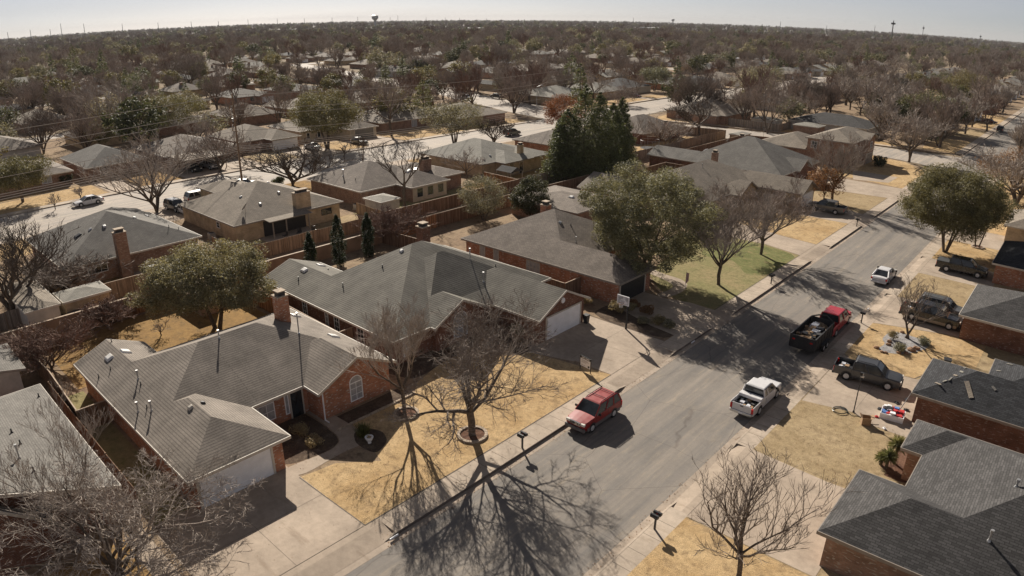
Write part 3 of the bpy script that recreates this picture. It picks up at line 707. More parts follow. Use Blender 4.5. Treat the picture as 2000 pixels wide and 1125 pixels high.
    if kind == 'suv' or 'rails' in opts:
        m = MB()
        for sg in (-1, 1): m = MB(); m.tube([(b0+.15, sg*tw*.86, Ht), (b0+.2, sg*tw*.86, Ht+.07), (b1-.3, sg*tw*.86, Ht+.07), (b1-.2, sg*tw*.86, Ht)], .028, 5); m.build('roof_rail', MT['blackplastic'], v, uv=False)
        if 'bars' in opts:
            for q in (.2, .62): xx = b0+(b1-b0)*q; m = MB(); m.tube([(xx, -tw*.86, Ht+.08), (xx, tw*.86, Ht+.08)], .025, 5); m.build('roof_rack_bar', MT['blackplastic'], v, uv=False)
    if lower:
        for sg in (-1, 1): m = MB(); m.box(-f+.3, min(sg*(w-.02), sg*(w+.012)), cl+.02, f-.25, max(sg*(w-.02), sg*(w+.012)), cl+.3); m.build('lower_trim', MT[lower], v, uv=False)
    if kind == 'pickup':
        m = MB(); bz = cl+.44; m.box(-f+.1, -w+.1, bz, xb-.03, w-.1, bz+.015); m.build('bed_floor', MT['blackplastic'], v, uv=False)
        m = MB(); m.box(-f-.03, -w*.79, cl+.3, -f+.03, w*.79, belt+.03); t = m.build('tailgate', P, v, uv=False, bevel=.02)
        m = MB(); m.box(-f-.05, -.12, belt-.14, -f-.03, .12, belt-.07); m.build('handle', MT['blackplastic'], t, uv=False)
        if 'toolbox' in opts:
            m = MB(); m.box(xb-.62, -w+.03, belt-.1, xb-.08, w-.03, belt+.16); m.build('tool_box', MT['cwhite'], v, uv=False, bevel=.03)
        if 'junk' in opts:
            rn = random.Random(3); m = MB()
            for i in range(22):
                cx, cyy, s = rn.uniform(-f+.3, xb-.5), rn.uniform(-w+.25, w-.25), rn.uniform(.06, .17); m.hexa([(cx+s*a*rn.uniform(.7, 1.2), cyy+s*b*rn.uniform(.7, 1.2), bz+.02+(s if c else 0)*rn.uniform(.8, 1.3)) for c in (0, 1) for a, b in ((-1, -1), (1, -1), (1, 1), (-1, 1))], i % 3)
            o_ = m.build('bed_load', [MT['card'], MT['sack'], MT['dkmetal']], v, uv=False); o_['kind'] = 'stuff'
        if 'cover' in opts:
            m = MB(); m.box(-f+.04, -w+.03, belt+.02, xb, w-.03, belt+.07); m.build('bed_cover', MT['cgrey2'], v, uv=False, bevel=.02)
    if 'sunroof' in opts:
        m = MB(); xx = b1-.75; m.box(xx, -.3, Ht+.001, xx+.5, .3, Ht+.018); m.build('sunroof', MT['glass_car'], v, uv=False)
    dl = MB()      # door seams and handles
    for sg in (-1, 1):
        for q in ((.05, .52, .95) if kind != 'pickup' or 'crew' in opts else (.15, .95)):
            xx = a0+(a1-a0)*q; dl = MB(); dl.box(xx-.008, min(sg*(w-.01), sg*(w+.004)), cl+.2, xx+.008, max(sg*(w-.01), sg*(w+.004)), belt-.06); dl.build('door_seam', MT['blackplastic'], v, uv=False)
    return v
# ------------------------------------------------------------------ small things
def mailbox(x, y, label, double=True, z=0, rz=0, group='kerbside mailboxes'):
    m = empty('mailbox', (x, y, z), rz); tag(m, label, 'mailbox', group)
    p = MB(); p.box(-.05, -.05, -.1, .05, .05, .95); p.box(-.03, -.22, .88, .03, .22, .95); p.build('post', MT['dkmetal'], m)
    for yy in ((-.17, .17) if double else (0,)):
        b = MB(); n = 8; pr = [(-.11, .96), (.11, .96), (.11, 1.08)]+[(.11*math.cos(math.pi*i/n), 1.08+.1*math.sin(math.pi*i/n)) for i in range(1, n)]+[(-.11, 1.08)]
        vs = [(xx, yy+a, b_) for xx in (-.25, .25) for a, b_ in pr]; k = len(pr)
        b.add(vs, [tuple(range(k-1, -1, -1)), tuple(range(k, 2*k))]+[(i, (i+1) % k, k+(i+1) % k, k+i) for i in range(k)]); o = b.build('letter_box', MT['blackplastic'], m, uv=False)
        f = MB(); f.box(.05, yy+.115, 1.02, .08, yy+.125, 1.2); f.build('flag', MT['lamp_r'], o, uv=False)
    return m
FP = {}
def fence(pts, h, mat, label, group='wooden yard fences', cap=True, z=0, posts=True, name='wooden_fence', cat='fence', th=.04, capw=.07):
    x0, y0 = pts[0]; f = empty(name, (x0, y0, z)); tag(f, label, cat, group)
    P = [(a-x0, b-y0) for a, b in pts]; m = MB(); c = MB(); q = MB(); rn = random.Random(int(x0*7+y0))
    for (a, b) in zip(P[:-1], P[1:]):
        L = math.dist(a, b); ux, uy = (b[0]-a[0])/L, (b[1]-a[1])/L; nx, ny = -uy*th, ux*th; ns = max(1, int(L/2.4))
        for i in range(ns):
            p = (a[0]+ux*L*i/ns, a[1]+uy*L*i/ns); r = (a[0]+ux*L*(i+1)/ns, a[1]+uy*L*(i+1)/ns); hh = h+rn.uniform(-.04, .04)*(cap is False); g = .004*(i % 2)
            m.hexa([(p[0]-nx/2, p[1]-ny/2, -.1), (r[0]-nx/2, r[1]-ny/2, -.1), (r[0]+nx/2, r[1]+ny/2, -.1), (p[0]+nx/2, p[1]+ny/2, -.1), (p[0]-nx/2, p[1]-ny/2, hh), (r[0]-nx/2, r[1]-ny/2, hh), (r[0]+nx/2, r[1]+ny/2, hh), (p[0]+nx/2, p[1]+ny/2, hh)])
            if posts:
                if not FP.get(round(h, 1)): q_ = MB(); q_.box(-.05, -.05, -.1, .05, .05, h+.03); FP[round(h, 1)] = q_.build('post', MT['pole']); o_ = FP[round(h, 1)]
                else: o_ = FP[round(h, 1)].copy(); COL.objects.link(o_)
                o_.location = (p[0]+ny*1.5, p[1]-nx*1.5, 0); setparent(o_, f)
        if cap:
            w = capw/th; c.hexa([(a[0]-nx*w/2*1, a[1]-ny*w/2, h+.0), (b[0]-nx*w/2, b[1]-ny*w/2, h), (b[0]+nx*w/2, b[1]+ny*w/2, h), (a[0]+nx*w/2, a[1]+ny*w/2, h), (a[0]-nx*w/2, a[1]-ny*w/2, h+.06), (b[0]-nx*w/2, b[1]-ny*w/2, h+.06), (b[0]+nx*w/2, b[1]+ny*w/2, h+.06), (a[0]+nx*w/2, a[1]+ny*w/2, h+.06)])
    m.build('panel', MT[mat], f)
    if cap: c.build('cap_rail', MT['rail'], f)
    return f
def textobj(s, size, loc, rot, mat, parent, name='lettering', ext=.004, align='CENTER'):
    cu = bpy.data.curves.new(name, 'FONT'); cu.body = s; cu.size = size; cu.extrude = ext; cu.align_x = align; cu.align_y = 'CENTER'; cu.materials.append(MT[mat])
    o_ = bpy.data.objects.new(name, cu); COL.objects.link(o_); bpy.context.view_layer.update(); me = bpy.data.meshes.new_from_object(o_); bpy.data.objects.remove(o_); o = bpy.data.objects.new(name, me); COL.objects.link(o); o.location = loc; o.rotation_euler = rot; setparent(o, parent); return o
# ------------------------------------------------------------------ ground, streets, kerbs
def sheet(name, pts, z, mat, kind='structure', label=None, cat=None):
    mb = MB(); mb.poly(pts, z); o = mb.build(name, MT[mat], uv=False)
    if area([(p[0], p[1]) for p in pts]) < 0: o.data.flip_normals()
    o['kind'] = kind
    return o
def rect(x0, y0, x1, y1): return [(x0, y0), (x1, y0), (x1, y1), (x0, y1)]
def slab(name, pts, z0, z1, mat):
    mb = MB(); mb.prism(pts, z0, z1); o = mb.build(name, MT[mat], uv=False); o['kind'] = 'structure'; return o
BIG = 9000
sheet('ground', [(-BIG, -600), (3000, -600), (3000, BIG), (-BIG, BIG)], -.33, 'farland')
slab('town_ground', rect(-900, -80, 260, 1300), -.32, -.24, 'land')
RZ = -.17
sheet('main_street', rect(-25.46, -40, -16.14, 700), RZ, 'asphalt')
CR = [(-25.4, 160.5), (-25.4, 186), (-40, 184.5), (-66, 183), (-88, 179), (-111, 174), (-111, 159), (-88, 162), (-66, 165.5), (-40, 170), (-31, 168)]
sheet('cross_street', CR, RZ-.004, 'asphalt2')
sheet('avenue', [(-111.5, -40), (-111.5, 120), (-112.5, 160), (-116, 215), (-126, 420), (-141, 420), (-133, 215), (-129, 150), (-128, 100), (-127.5, -40)], RZ, 'asphalt2')
sheet('side_street', [(-127, 157), (-127, 176), (-150, 181), (-215, 200), (-420, 262), (-420, 250), (-215, 187), (-150, 163)], RZ-.008, 'asphalt2')
for i, (a, b) in enumerate(((-222, -213), (-325, -316), (-428, -419))): sheet('back_street', rect(a, -20, b, 640), RZ, 'asphalt2')
sheet('north_street', rect(-620, 336, -30, 345), RZ-.004, 'asphalt2')
for x in (-119.9, -119.6): sheet('road_marking', rect(x, -20, x+.12, 150), RZ+.006, 'line')
# gutters
def strips(name, mat, z, lst):
    mb = MB()
    for r in lst: mb.poly(rect(*r), z)
    o = mb.build(name, MT[mat], uv=False); o['kind'] = 'structure'; return o
strips('gutter', 'curb', RZ+.006, [(-25.95, -40, -25.46, 163), (-25.95, 188, -25.46, 640), (-16.14, -40, -15.65, 640)])
# west block: slab with yards, front edge at the back of the pavement
WX = -27.77
slab('west_block_ground', [(WX, -40), (WX, 160), (-34, 167), (-42, 169.4), (-66, 164.8), (-88, 161.3), (-100, 159.5), (-108.6, 157), (-110, 150), (-110, -40)], -.235, 0, 'dirt')
slab('east_block_ground', rect(-14.28, -40, 60, 640), -.235, 0, 'lawn2')
slab('north_block_ground', [(WX, 190), (WX, 640), (-117, 640), (-115, 300), (-112.8, 200), (-111, 176.5), (-88, 181.2), (-66, 184.2), (-42, 185.6), (-34, 186.6)], -.235, 0, 'dirt')
slab('far_block_ground', [(-129.5, -40), (-129.5, 156), (-150, 161.5), (-212, 186), (-212, -40)], -.235, 0, 'dirt')
slab('far_north_block_ground', [(-131, 179), (-134, 215), (-142, 420), (-212, 420), (-212, 202), (-150, 183.5)], -.235, 0, 'dirt')
# pavement + kerb runs, aprons between them
def frontage(xb, xk, sgn, runs, y0, y1, pre):
    """xb back of pavement, xk kerb face; runs = kerbed stretches; gaps are aprons"""
    xc = xk-sgn*.16
    for a, b in runs:
        mb = MB(); mb.box(min(xb, xc), a, -.235, max(xb, xc), b, .004); 
        o = mb.build('sidewalk', MT['walk'], uv=False); o['kind'] = 'structure'
        mb = MB(); r = .9
        pf = [(xc, -.235), (xc, .012), (xk-sgn*.02, .006), (xk, -.03), (xk+sgn*.03, -.235)]
        n = len(pf); ys = [a-.9, a, b, b+.9]; zz = [-.155, 0, 0, -.155]
        mb.add([(x, y, max(-.235, z+(dz if z > -.15 else 0))) for y, dz in zip(ys, zz) for x, z in pf], [(i*n+j, i*n+j+1, (i+1)*n+j+1, (i+1)*n+j) for i in range(3) for j in range(n-1)])
        mb.m = [1 if q_ % 4 >= 2 else 0 for q_ in range(len(mb.f))]; o = mb.build('kerb', [MT['walk'], MT['kerb_face_shade']], uv=False); o['kind'] = 'structure'
        jn = MB(); y = a+.3
        while y < b: jn.box(min(xb, xc), y-.012, .003, max(xb, xc), y+.012, .0075); y += 1.55
        o = jn.build('sidewalk_joints', MT['joint'], uv=False); o['kind'] = 'structure'
    e = [y0]+[v for r in runs for v in r]+[y1]
    for a, b in zip(e[::2], e[1::2]):
        if b-a < .5: continue
        mb = MB(); xm = xb+sgn*.5
        P = [(xb, a, .004), (xm, a, .003), (xk+sgn*.02, a+.0, RZ+.012), (xk+sgn*.02, b, RZ+.012), (xm, b, .003), (xb, b, .004)]
        mb.add(P, [(0, 1, 4, 5), (1, 2, 3, 4)]); o = mb.build('apron', MT['conc'], uv=False); o['kind'] = 'structure'
        if sgn < 0: o.data.flip_normals()
WR = [(-40, 9.0), (19.0, 41.6), (50.2, 56.6), (62.3, 83.2), (91.4, 104.6), (112.2, 126.4), (136.8, 160)]
frontage(WX, -25.95, 1, WR, 9.0, 9.0, 'w') if False else None
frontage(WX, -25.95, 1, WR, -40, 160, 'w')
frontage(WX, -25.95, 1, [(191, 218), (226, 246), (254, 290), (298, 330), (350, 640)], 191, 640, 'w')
ER = [(-40, 33.0), (37.5, 40.2), (40.2, 50.4), (59.8, 68.4), (78.5, 88.6), (97, 108), (118, 160), (170, 640)]
ER = [(-40, 31.6), (40.6, 49.4), (60.2, 68.6), (78.6, 88.6), (96, 106), (116, 640)]
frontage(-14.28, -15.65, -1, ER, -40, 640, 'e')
# back avenue pavements
for nm, x0, x1, a, b in (('sidewalk', -110.0, -111.4, -40, 150), ('sidewalk', -129.5, -127.8, -40, 152)):
    mb = MB(); mb.box(min(x0, x1), a, -.235, max(x0, x1), b, .0); o = mb.build(nm, MT['walk'], uv=False); o['kind'] = 'structure'
# ---- yard surfaces (z in 4 mm steps)
Z = .004
def chaikin(P, n=2):
    for _ in range(n):
        Q = []
        for i in range(len(P)):
            a, b = P[i], P[(i+1) % len(P)]; Q += [(a[0]*.8+b[0]*.2, a[1]*.8+b[1]*.2), (a[0]*.2+b[0]*.8, a[1]*.2+b[1]*.8)]
        P = Q
    return P
def yard(name, pts, mat, z): return sheet(name, chaikin(pts) if name in ('flower_bed', 'shrub_bed', 'rock_bed', 'path') and len(pts) > 4 else pts, z, mat)
# lot 1
yard('lawn', [(WX, 18.15), (WX, 43.0), (-29.4, 42.7), (-35.2, 41.7), (-40.6, 38.0), (-38.5, 31.5), (-37.2, 30), (-37.2, 24.2), G(745, 900), G(655, 905), G(585, 933)], 'lawn', .010)
yard('driveway', rect(-36.6, 9.0, WX, 18.1), 'conc', .012)
yard('path', [G(548, 917), G(585, 933), G(668, 884), G(724, 862), G(700, 838), G(655, 812), G(640, 803), G(608, 795), G(588, 800), G(625, 822), G(668, 858), G(648, 880)], 'conc', .014)
yard('flower_bed', [G(560, 910), G(646, 880), G(666, 858), G(622, 823), G(585, 803), (-41, 18.3), (-37, 18.3)], 'mulch', .008)
yard('flower_bed', [(-38.9, 22.9), (-37.4, 22.9), (-37.2, 30), (-38.9, 30)], 'mulch', .013)
yard('shrub_bed', [G(695, 868), G(735, 888), G(758, 862), G(748, 842), G(712, 835), G(690, 845)], 'mulch', .016)
yard('side_yard', rect(-36.6, 1.5, WX, 8.6), 'lawn_o', .008)
yard('side_path', [(-36.6, 7.4), (WX, 7.4), (WX, 8.6), (-36.6, 8.6)], 'conc', .011)
yard('lot_side_grass', [(-36.2, 9.2), (-57, 9.2), (-57, 11.6), (-36.2, 11.6)], 'lawn_g', .008)
# lot 2
yard('driveway', rect(-36.6, 43.0, WX, 51.5), 'conc', .013)
yard('path', [(-36.5, 41.2), (-31.5, 42.8), (-31.5, 44), (-36.6, 44)], 'conc', .011)
yard('flower_bed', [(-41.2, 30.8), (-38.8, 31.6), (-40.0, 37.5), (-35.6, 40.2), (-35.6, 42.6), (-43, 42.6), (-43, 30.8)], 'mulch', .014)
yard('shrub_bed', [(-36.5, 51.7), (WX-.1, 51.6), (WX-.1, 54.6), G(1330, 650), G(1290, 610), G(1262, 592), (-36.5, 55.6)], 'mulch', .009)
# lot 3
yard('driveway', [(-36.2, 55.4), (-36.2, 60.6), (-33, 60.6), (-30.5, 61.3), (WX, 61.2), (WX, 53.2), (-30.5, 53.6)], 'conc', .0125)
yard('path', [(WX-.05, 75), (WX-.05, 80), (WX-.1, 84.3), (-33.0, 85.6), (-37, 84), (-38.2, 80), (-37.5, 76.5), (-35.5, 75.8), (-33.5, 77.2), (-31.5, 75.2), (-29.8, 73.2)], 'lawn_gg', .013).name = 'lawn'
yard('lawn', [G(1396, 606), (WX, 84.6), (-33.0, 86.0), (-38, 84), (-40, 74), (-38.5, 66), (-35.0, 62.5), (-31.7, 60.9)], 'lawn_g', .010)
yard('path', [G(1300, 582), G(1332, 572), G(1345, 556), G(1330, 545), G(1295, 535), G(1270, 522), G(1262, 532), G(1295, 545), G(1318, 558), G(1305, 568), G(1280, 576)], 'conc', .016)
yard('lawn', [(-41.9, 71), (-33, 86.5), (-41, 92), (-44, 80)], 'lawn_g', .009)
# lot 4
yard('driveway', [(-36.5, 104.2), (-36.5, 114.1), (-32, 113.7), (WX, 111.9), (WX, 104.6)], 'conc', .012)
yard('driveway', [(-46, 85.5), (-33, 86.0), (WX, 84.7), (WX, 90.7), (-32.5, 91.3), (-40, 92.8), (-46, 92.8)], 'conc', .0135)
yard('lawn', [(WX, 90.8), (WX, 104.5), (-36.5, 104.1), (-40, 98), (-40, 93), (-32.5, 91.4)], 'lawn', .010)
yard('lawn', [(WX, 112.0), (WX, 126.6), (-36, 125.2), (-42, 122), (-42, 114.4), (-36.4, 114.2), (-32, 113.8)], 'lawn2', .010)
yard('driveway', [(WX, 126.8), (WX, 136.6), (-40, 136.8), (-44, 134), (-44, 125.6), (-36, 125.4)], 'conc', .012)
yard('lawn', [(WX, 137), (WX, 158), (-34, 166), (-42, 168), (-48, 166), (-44, 140)], 'lawn', .010)
yard('driveway', [(-37, 137.6), (-31, 140), (-31, 147), (-40, 147)], 'conc', .012)
# back yards row A
yard('back_lawn', rect(-69.3, 11.4, -57.6, 30.2), 'lawn_o', .006)
yard('back_lawn', rect(-69.3, 31.4, -63.6, 50.5), 'dirt', .006)
yard('back_lawn', rect(-67.2, 54, -58.3, 73), 'dirt', .006)
yard('patio', rect(-67, 74, -60, 80), 'conc', .01)
# alley
yard('alley', rect(-75.2, -40, -70.4, 150), 'dirt', .005)
# back yards row B
for (a, b, m) in ((-10, 15, 'dirt'), (15.4, 35.6, 'lawn_o'), (36, 58, 'lawn2'), (58.4, 80, 'lawn_g'), (80.4, 106, 'lawn_o'), (106.4, 131, 'lawn_o'), (131.4, 158, 'lawn')): yard('back_lawn', rect(-84.5, a, -76.2, b), m, .006)
yard('patio', rect(-84.8, 42.5, -79.8, 50), 'conc', .011); yard('patio', rect(-84.6, 24.5, -80, 30), 'conc', .011)
# front yards row B towards the avenue
yb = [(14, 20, 'lawn'), (28.5, 36, 'lawn2'), (60, 66, 'lawn_o'), (70, 84, 'lawn'), (90, 96, 'lawn'), (102, 118, 'lawn2'), (124, 150, 'lawn')]
for a, b, m in yb: yard('lawn', rect(-109.8, a, -101.5, b), m, .006)
for a, b in ((21, 28), (37.5, 47), (49, 59), (66.5, 69.5), (85, 89.5), (97, 101.5)): yard('driveway', rect(-111.4, a, -101.5, b), 'conc', .009)
# row C front yards
for a, b, m in ((16, 38, 'lawn'), (44, 52, 'lawn_o'), (70, 78, 'lawn2'), (88, 94.5, 'lawn'), (106, 126, 'lawn'), (128, 150, 'lawn')): yard('lawn', rect(-141, a, -129.6, b), m, .006)
for a, b in ((38.5, 43.5), (52.5, 69), (78.5, 87), (95.5, 105.5)): yard('driveway', rect(-141, a, -127.7, b), 'conc', .009)
for a, b, m in ((190, 216, 'lawn'), (224, 246, 'lawn2'), (252, 300, 'lawn')): yard('lawn', [(WX-.05, a), (WX-.05, b), (-36, b), (-36, a)], m, .006)
yard('lawn', [(-40, 186.2), (-66, 184.6), (-88, 182), (-108, 178), (-110, 200), (-100, 196), (-60, 192), (-40, 192)], 'lawn', .006)
yard('lawn', [(-135, 182), (-136, 240), (-143, 240), (-143, 184.5)], 'lawn', .006)
yard('driveway', rect(-147, 224, -134.5, 229), 'conc', .009)
yard('sidewalk', [(-132.6, 182), (-134, 215), (-136, 300), (-137.2, 300), (-135.4, 215), (-134, 182.3)], 'walk', .010)
yard('sidewalk', [(-40, 186.0), (-66, 184.5), (-88, 181.6), (-108, 177.8), (-108, 179), (-88, 182.8), (-66, 185.8), (-40, 187.4)], 'walk', .011)
# east side
yard('driveway', [(-14.28, 31.4), (-14.28, 40.6), (-9, 40.3), (-6.4, 40.4), (-6.4, 31.4)], 'conc', .012)
yard('lawn', [G(1566, 782), (-10.6, 50.2), (-8.6, 49.2), (-6.0, 48.2), (-4, 46), (-4, 40.5), (-14.28, 40.7)], 'lawn2', .010)
yard('lawn', rect(-14.28, 14, -6, 31.3), 'lawn', .010)
yard('driveway', [G(1566, 782), (-10.5, 50.25), (-8.6, 49.3), (-5.2, 49.2), (-5.2, 60.4), G(1785, 740), G(1665, 705), (-14.28, 60.0)], 'conc', .014)
yard('lawn', [G(1665, 705), G(1720, 722), G(1785, 740), G(1800, 733), (-4, 62), (-4, 71), (-7.4, 71.2), (-14.28, 69.0), (-14.28, 60.4)], 'lawn', .011)
yard('rock_bed', [G(*p) for p in ((1712, 682), (1735, 690), (1765, 692), (1790, 688), (1812, 680), (1818, 670), (1800, 663), (1775, 655), (1752, 648), (1735, 650), (1722, 662), (1730, 672))], 'gravel', .018)
yard('driveway', [(-14.28, 69.1), (-7.4, 71.3), (-5.6, 71.3), (-5.6, 79), (-14.28, 78.4)], 'conc', .013)
yard('lawn', rect(-14.28, 78.5, -4, 88.6), 'lawn2', .010)
yard('driveway', rect(-14.28, 88.7, -6, 96), 'conc', .013)
yard('lawn', rect(-14.28, 96.1, -4, 107), 'lawn', .010)
yard('driveway', rect(-14.28, 107.1, -6, 116), 'conc', .013)
yard('lawn', rect(-14.28, 116.1, -4, 160), 'lawn', .010)
yard('flower_bed', [(-6.3, 43.4), (-4.3, 43.4), (-4.3, 48.2), (-6.0, 48.0), G(1712, 905), G(1735, 925)], 'mulch_r', .013)
# joints in drives
jb = MB()
def jl(a, b, w=.02, z=.0175):
    L = math.dist(a, b); ux, uy = (b[0]-a[0])/L*w/2, (b[1]-a[1])/L*w/2; jb.add([(a[0]-uy, a[1]+ux, z), (a[0]+uy, a[1]-ux, z), (b[0]+uy, b[1]-ux, z), (b[0]-uy, b[1]+ux, z)], [(0, 1, 2, 3)])
for a in ((-36.2, 13.5), (-36.2, 47.2)): jl(a, (-27.8, a[1]))
for x in (-32, ): jl((x, 9.1), (x, 18)); jl((x, 43.1), (x, 51.4))
jl((WX, 9.1), (WX, 18)); jl((WX, 43.1), (WX, 51.4)); jl((-14.28, 49.6), (-14.28, 60)); jl((-14.28, 31.5), (-14.28, 40.5)); jl((-10.4, 50.4), (-10.4, 59)); jl((-14.28, 55), (-5.6, 55))
jl((WX, 84.8), (WX, 90.6)); jl((WX, 104.7), (WX, 111.8)); jl((-14.28, 69.3), (-14.28, 78.3)); jl((-14.28, 89), (-14.28, 96))
eb = jb; jb = MB()
for a, b_ in (((WX, 18.15), (WX, 43.0)), ((WX, 18.14), (-34.5, 18.0)), ((WX, 61.2), (WX, 84.7)), ((WX, 90.8), (WX, 104.5)), ((WX, 112), (WX, 126.6)), ((WX, 84.7), (-33, 86.0)), ((WX, 90.75), (-32.5, 91.3)), ((-14.28, 60.0), G(1665, 705)), (G(1665, 705), G(1720, 722)), (G(1720, 722), G(1785, 740)), (G(1785, 740), G(1800, 734)), ((-31.9, 51.55), (-36.5, 51.7)), ((-31.9, 51.55), (WX, 51.5))): jl(a, b_, .07, .018)
o = jb.build('lawn_edging', MT['joint'], uv=False); o['kind'] = 'structure'; jb = eb
# fallen leaves and grit, gathered along edges and gutters
rl = random.Random(17); lt = MB()
def litter(x0, y0, x1, y1, n, z, s=.045):
    for _ in range(n):
        x, y = rl.uniform(x0, x1), rl.uniform(y0, y1); a = rl.uniform(0, 6.28); q = s*rl.uniform(.5, 1.3); c, d = q*math.cos(a), q*math.sin(a); lt.add([(x+c, y+d, z), (x-d*.6, y+c*.6, z+.012), (x-c, y-d, z), (x+d*.6, y-c*.6, z+.012)], [(0, 1, 2, 3)])
litter(-36, 18.5, -27.9, 42.5, 900, .022); litter(-27.9, 18, -26.1, 83, 260, .014); litter(-25.95, 18, -25.3, 110, 900, RZ+.018); litter(-16.3, 10, -15.66, 110, 700, RZ+.018); litter(-14.2, 41, -7, 50, 260, .022); litter(-14.2, 61, -5, 68, 260, .024); litter(-38, 61, -28, 84, 500, .022); litter(-41, 18.4, -36.8, 23, 250, .018); litter(-41, 31, -38, 41, 250, .022); litter(-69, 12, -58, 30, 500, .014); litter(-75, 5, -70.5, 90, 700, .014); litter(-84, 16, -76.5, 60, 500, .016); litter(-36, 9.5, -28, 18, 80, .022, .03); litter(-36, 43.5, -28, 51, 80, .022, .03)
o = lt.build('fallen_leaves', MT['brown_leaf'], uv=False); o['kind'] = 'stuff'
o = jb.build('driveway_joints', MT['joint'], uv=False); o['kind'] = 'structure'
# ------------------------------------------------------------------ near houses
B = Block
H1 = house('large red brick house with white garage door and arched window beside the yellow lawn', [
    B(-54.2, 11.4, -40.65, 29.7, p=.42), B(-57, 11.4, -48, 17.2, p=.42, gab='W'), B(-46, 11.4, -35.6, 18.4, p=.42), B(-47, 22.6, -38.75, 29.7, p=.48, gab='E')], 'sh_warm', 'br_red')
garage(H1, 'E', -36.05, 14.6, 4.9, 2.15)
window(H1, 'E', -39.2, 26.1, .45, 1.15, 1.55, 2, 3, 'curtain', arch=.9)
window(H1, 'E', -41.1, 19.35, .6, 1.9, 1.4, 3, 2, 'curtain'); window(H1, 'E', -41.1, 21.3, .5, .35, 1.7, 1, 1, 'curtain'); door(H1, 'E', -41.1, 22.1, .95)
chimney(H1, -49.0, 26.1, .95, .95, 6.2, 3)
for px, py, h, c in ((428, 660, .5, 1), (584, 651, 1.6, 1)): pipe(H1, px, py, h, .05, c)
for px, py, h, c in ((270, 740, .55, 1), (275, 752, .3, 0), (270, 804, .6, 1), (287, 797, .3, 0), (296, 802, .6, 1), (193, 738, .35, 0), (216, 722, .3, 0), (218, 668, .3, 0)): pipe(H1, px, py, h, .055 if c else .035, c)
boxvent(H1, 213, 699, .42, 3.5, name='skylight', w=.3); boxvent(H1, 246, 687, .4, 3.5, name='skylight'); boxvent(H1, 577, 617, .42, 4, name='skylight'); boxvent(H1, 652, 657, .42, 4, name='skylight')
boxvent(H1, 372, 797, .18, 4, 'trim'); boxvent(H1, 397, 788, .15, 4, 'dkmetal')
H2 = house('brick house with grey green multi-hipped roof whose white garage faces the basketball hoop drive', [
    B(-57.5, 31.6, -41.5, 52.0, sl={'S': .37, 'E': .4, 'N': .45, 'W': .62}), B(-54, 35.7, -42.0, 50.4, sl={'W': .6, 'E': .56}), B(-63, 31.6, -50, 38.8, p=.37, gab='W'),
    B(-47, 35.7, -40.95, 42.5, gab='E'), B(-48, 42.9, -35.4, 50.4, gab='E')], 'sh_green', 'br_dark', trim='trim')
garage(H2, 'E', -35.85, 46.9, 4.9, 2.15)
window(H2, 'E', -41.4, 39.1, .5, 1.7, 1.6, 3, 2, 'curtain', arch=1); window(H2, 'E', -41.95, 33.6, .5, 1.3, 1.5, 2, 2, 'curtain')
for x, w in ((-46.6, 1.0), (-50.2, .8), (-51.8, .5), (-55.5, .8)): window(H2, 'S', 32.05, x, .6, w, 1.5, 2, 3, 'glass')
chimney(H2, -57.2, 48.7, 1.1, 1.1, 5.5, 0, 'br_dark')
for px, py, h, c in ((918, 507, 1.0, 1), (944, 532, .8, 1), (747, 522, .3, 0), (670, 560, .4, 0), (583, 547, .35, 0), (968, 521, .3, 0), (641, 527, .2, 0)): pipe(H2, px, py, h, .06 if c else .045, c)
for px, py in ((773, 488), (784, 491), (812, 472), (834, 470)): boxvent(H2, px, py, .2, 5, 'skylight')
boxvent(H2, 594, 528, .42, 3.5, name='skylight', w=.3); boxvent(H2, 627, 519, .42, 3.5, name='skylight')
v = MB(); v.tube([(-35.84, 46.65, 3.25), (-35.74, 46.65, 3.25)], [.26, .26], 16, 0, True); hobj(H2, v, 'gable_vent', MT['white'], bevel=0)
H3 = house('red brick house with open garage and brown roof, half under a huge evergreen', [
    B(-58, 55.2, -42.2, 70.8, p=.45), B(-50, 55.2, -35.3, 62.2, p=.45)], 'sh_brown', 'br_red', trim='trim_brown')
# open garage: dark recess is a flat black panel imitating interior shade
def opening_shade(H, face, c, u, w, h, mat='blackplastic'):
    mb = MB(); fbox(mb, face, c, u-w/2, u+w/2, -.03, h, -.02, .015); o = hobj(H, mb, 'garage_shade_panel', MT[mat])
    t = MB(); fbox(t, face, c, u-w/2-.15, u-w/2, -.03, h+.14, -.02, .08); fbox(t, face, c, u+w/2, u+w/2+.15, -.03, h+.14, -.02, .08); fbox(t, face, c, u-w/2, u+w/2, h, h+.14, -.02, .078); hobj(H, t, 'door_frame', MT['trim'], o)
opening_shade(H3, 'E', -35.75, 58.3, 4.6, 2.1)
window(H3, 'S', 55.65, -47.0, .5, 2.0, 1.55, 4, 2, 'curtain', m='trim'); 
for x in (-54.8, -52.6): window(H3, 'S', 55.65, x, .1, .9, 2.2, 1, 1, 'curtain', m='trim', fr=.1)
chimney(H3, -53.0, 65.0, .95, .95, 5.6, 0, 'br_red')
for px, py, h, c in ((1125, 472, .5, 1), (1115, 440, .3, 0), (1084, 510, .35, 0)): pipe(H3, px, py, h, .05, c)
boxvent(H3, 1095, 427, .2, 5, 'metal')
HB = house('low grey roofed rear wing with a skylight behind the red brick house', [B(-67.2, 73.6, -54.5, 84.6, p=.18)], 'sh_brown', 'br_brown', trim='trim_brown')
boxvent(HB, 1116, 385, .35, 3.3, name='skylight'); pipe(HB, 1080, 392, .4, .04); pipe(HB, 1092, 397, .4, .04)
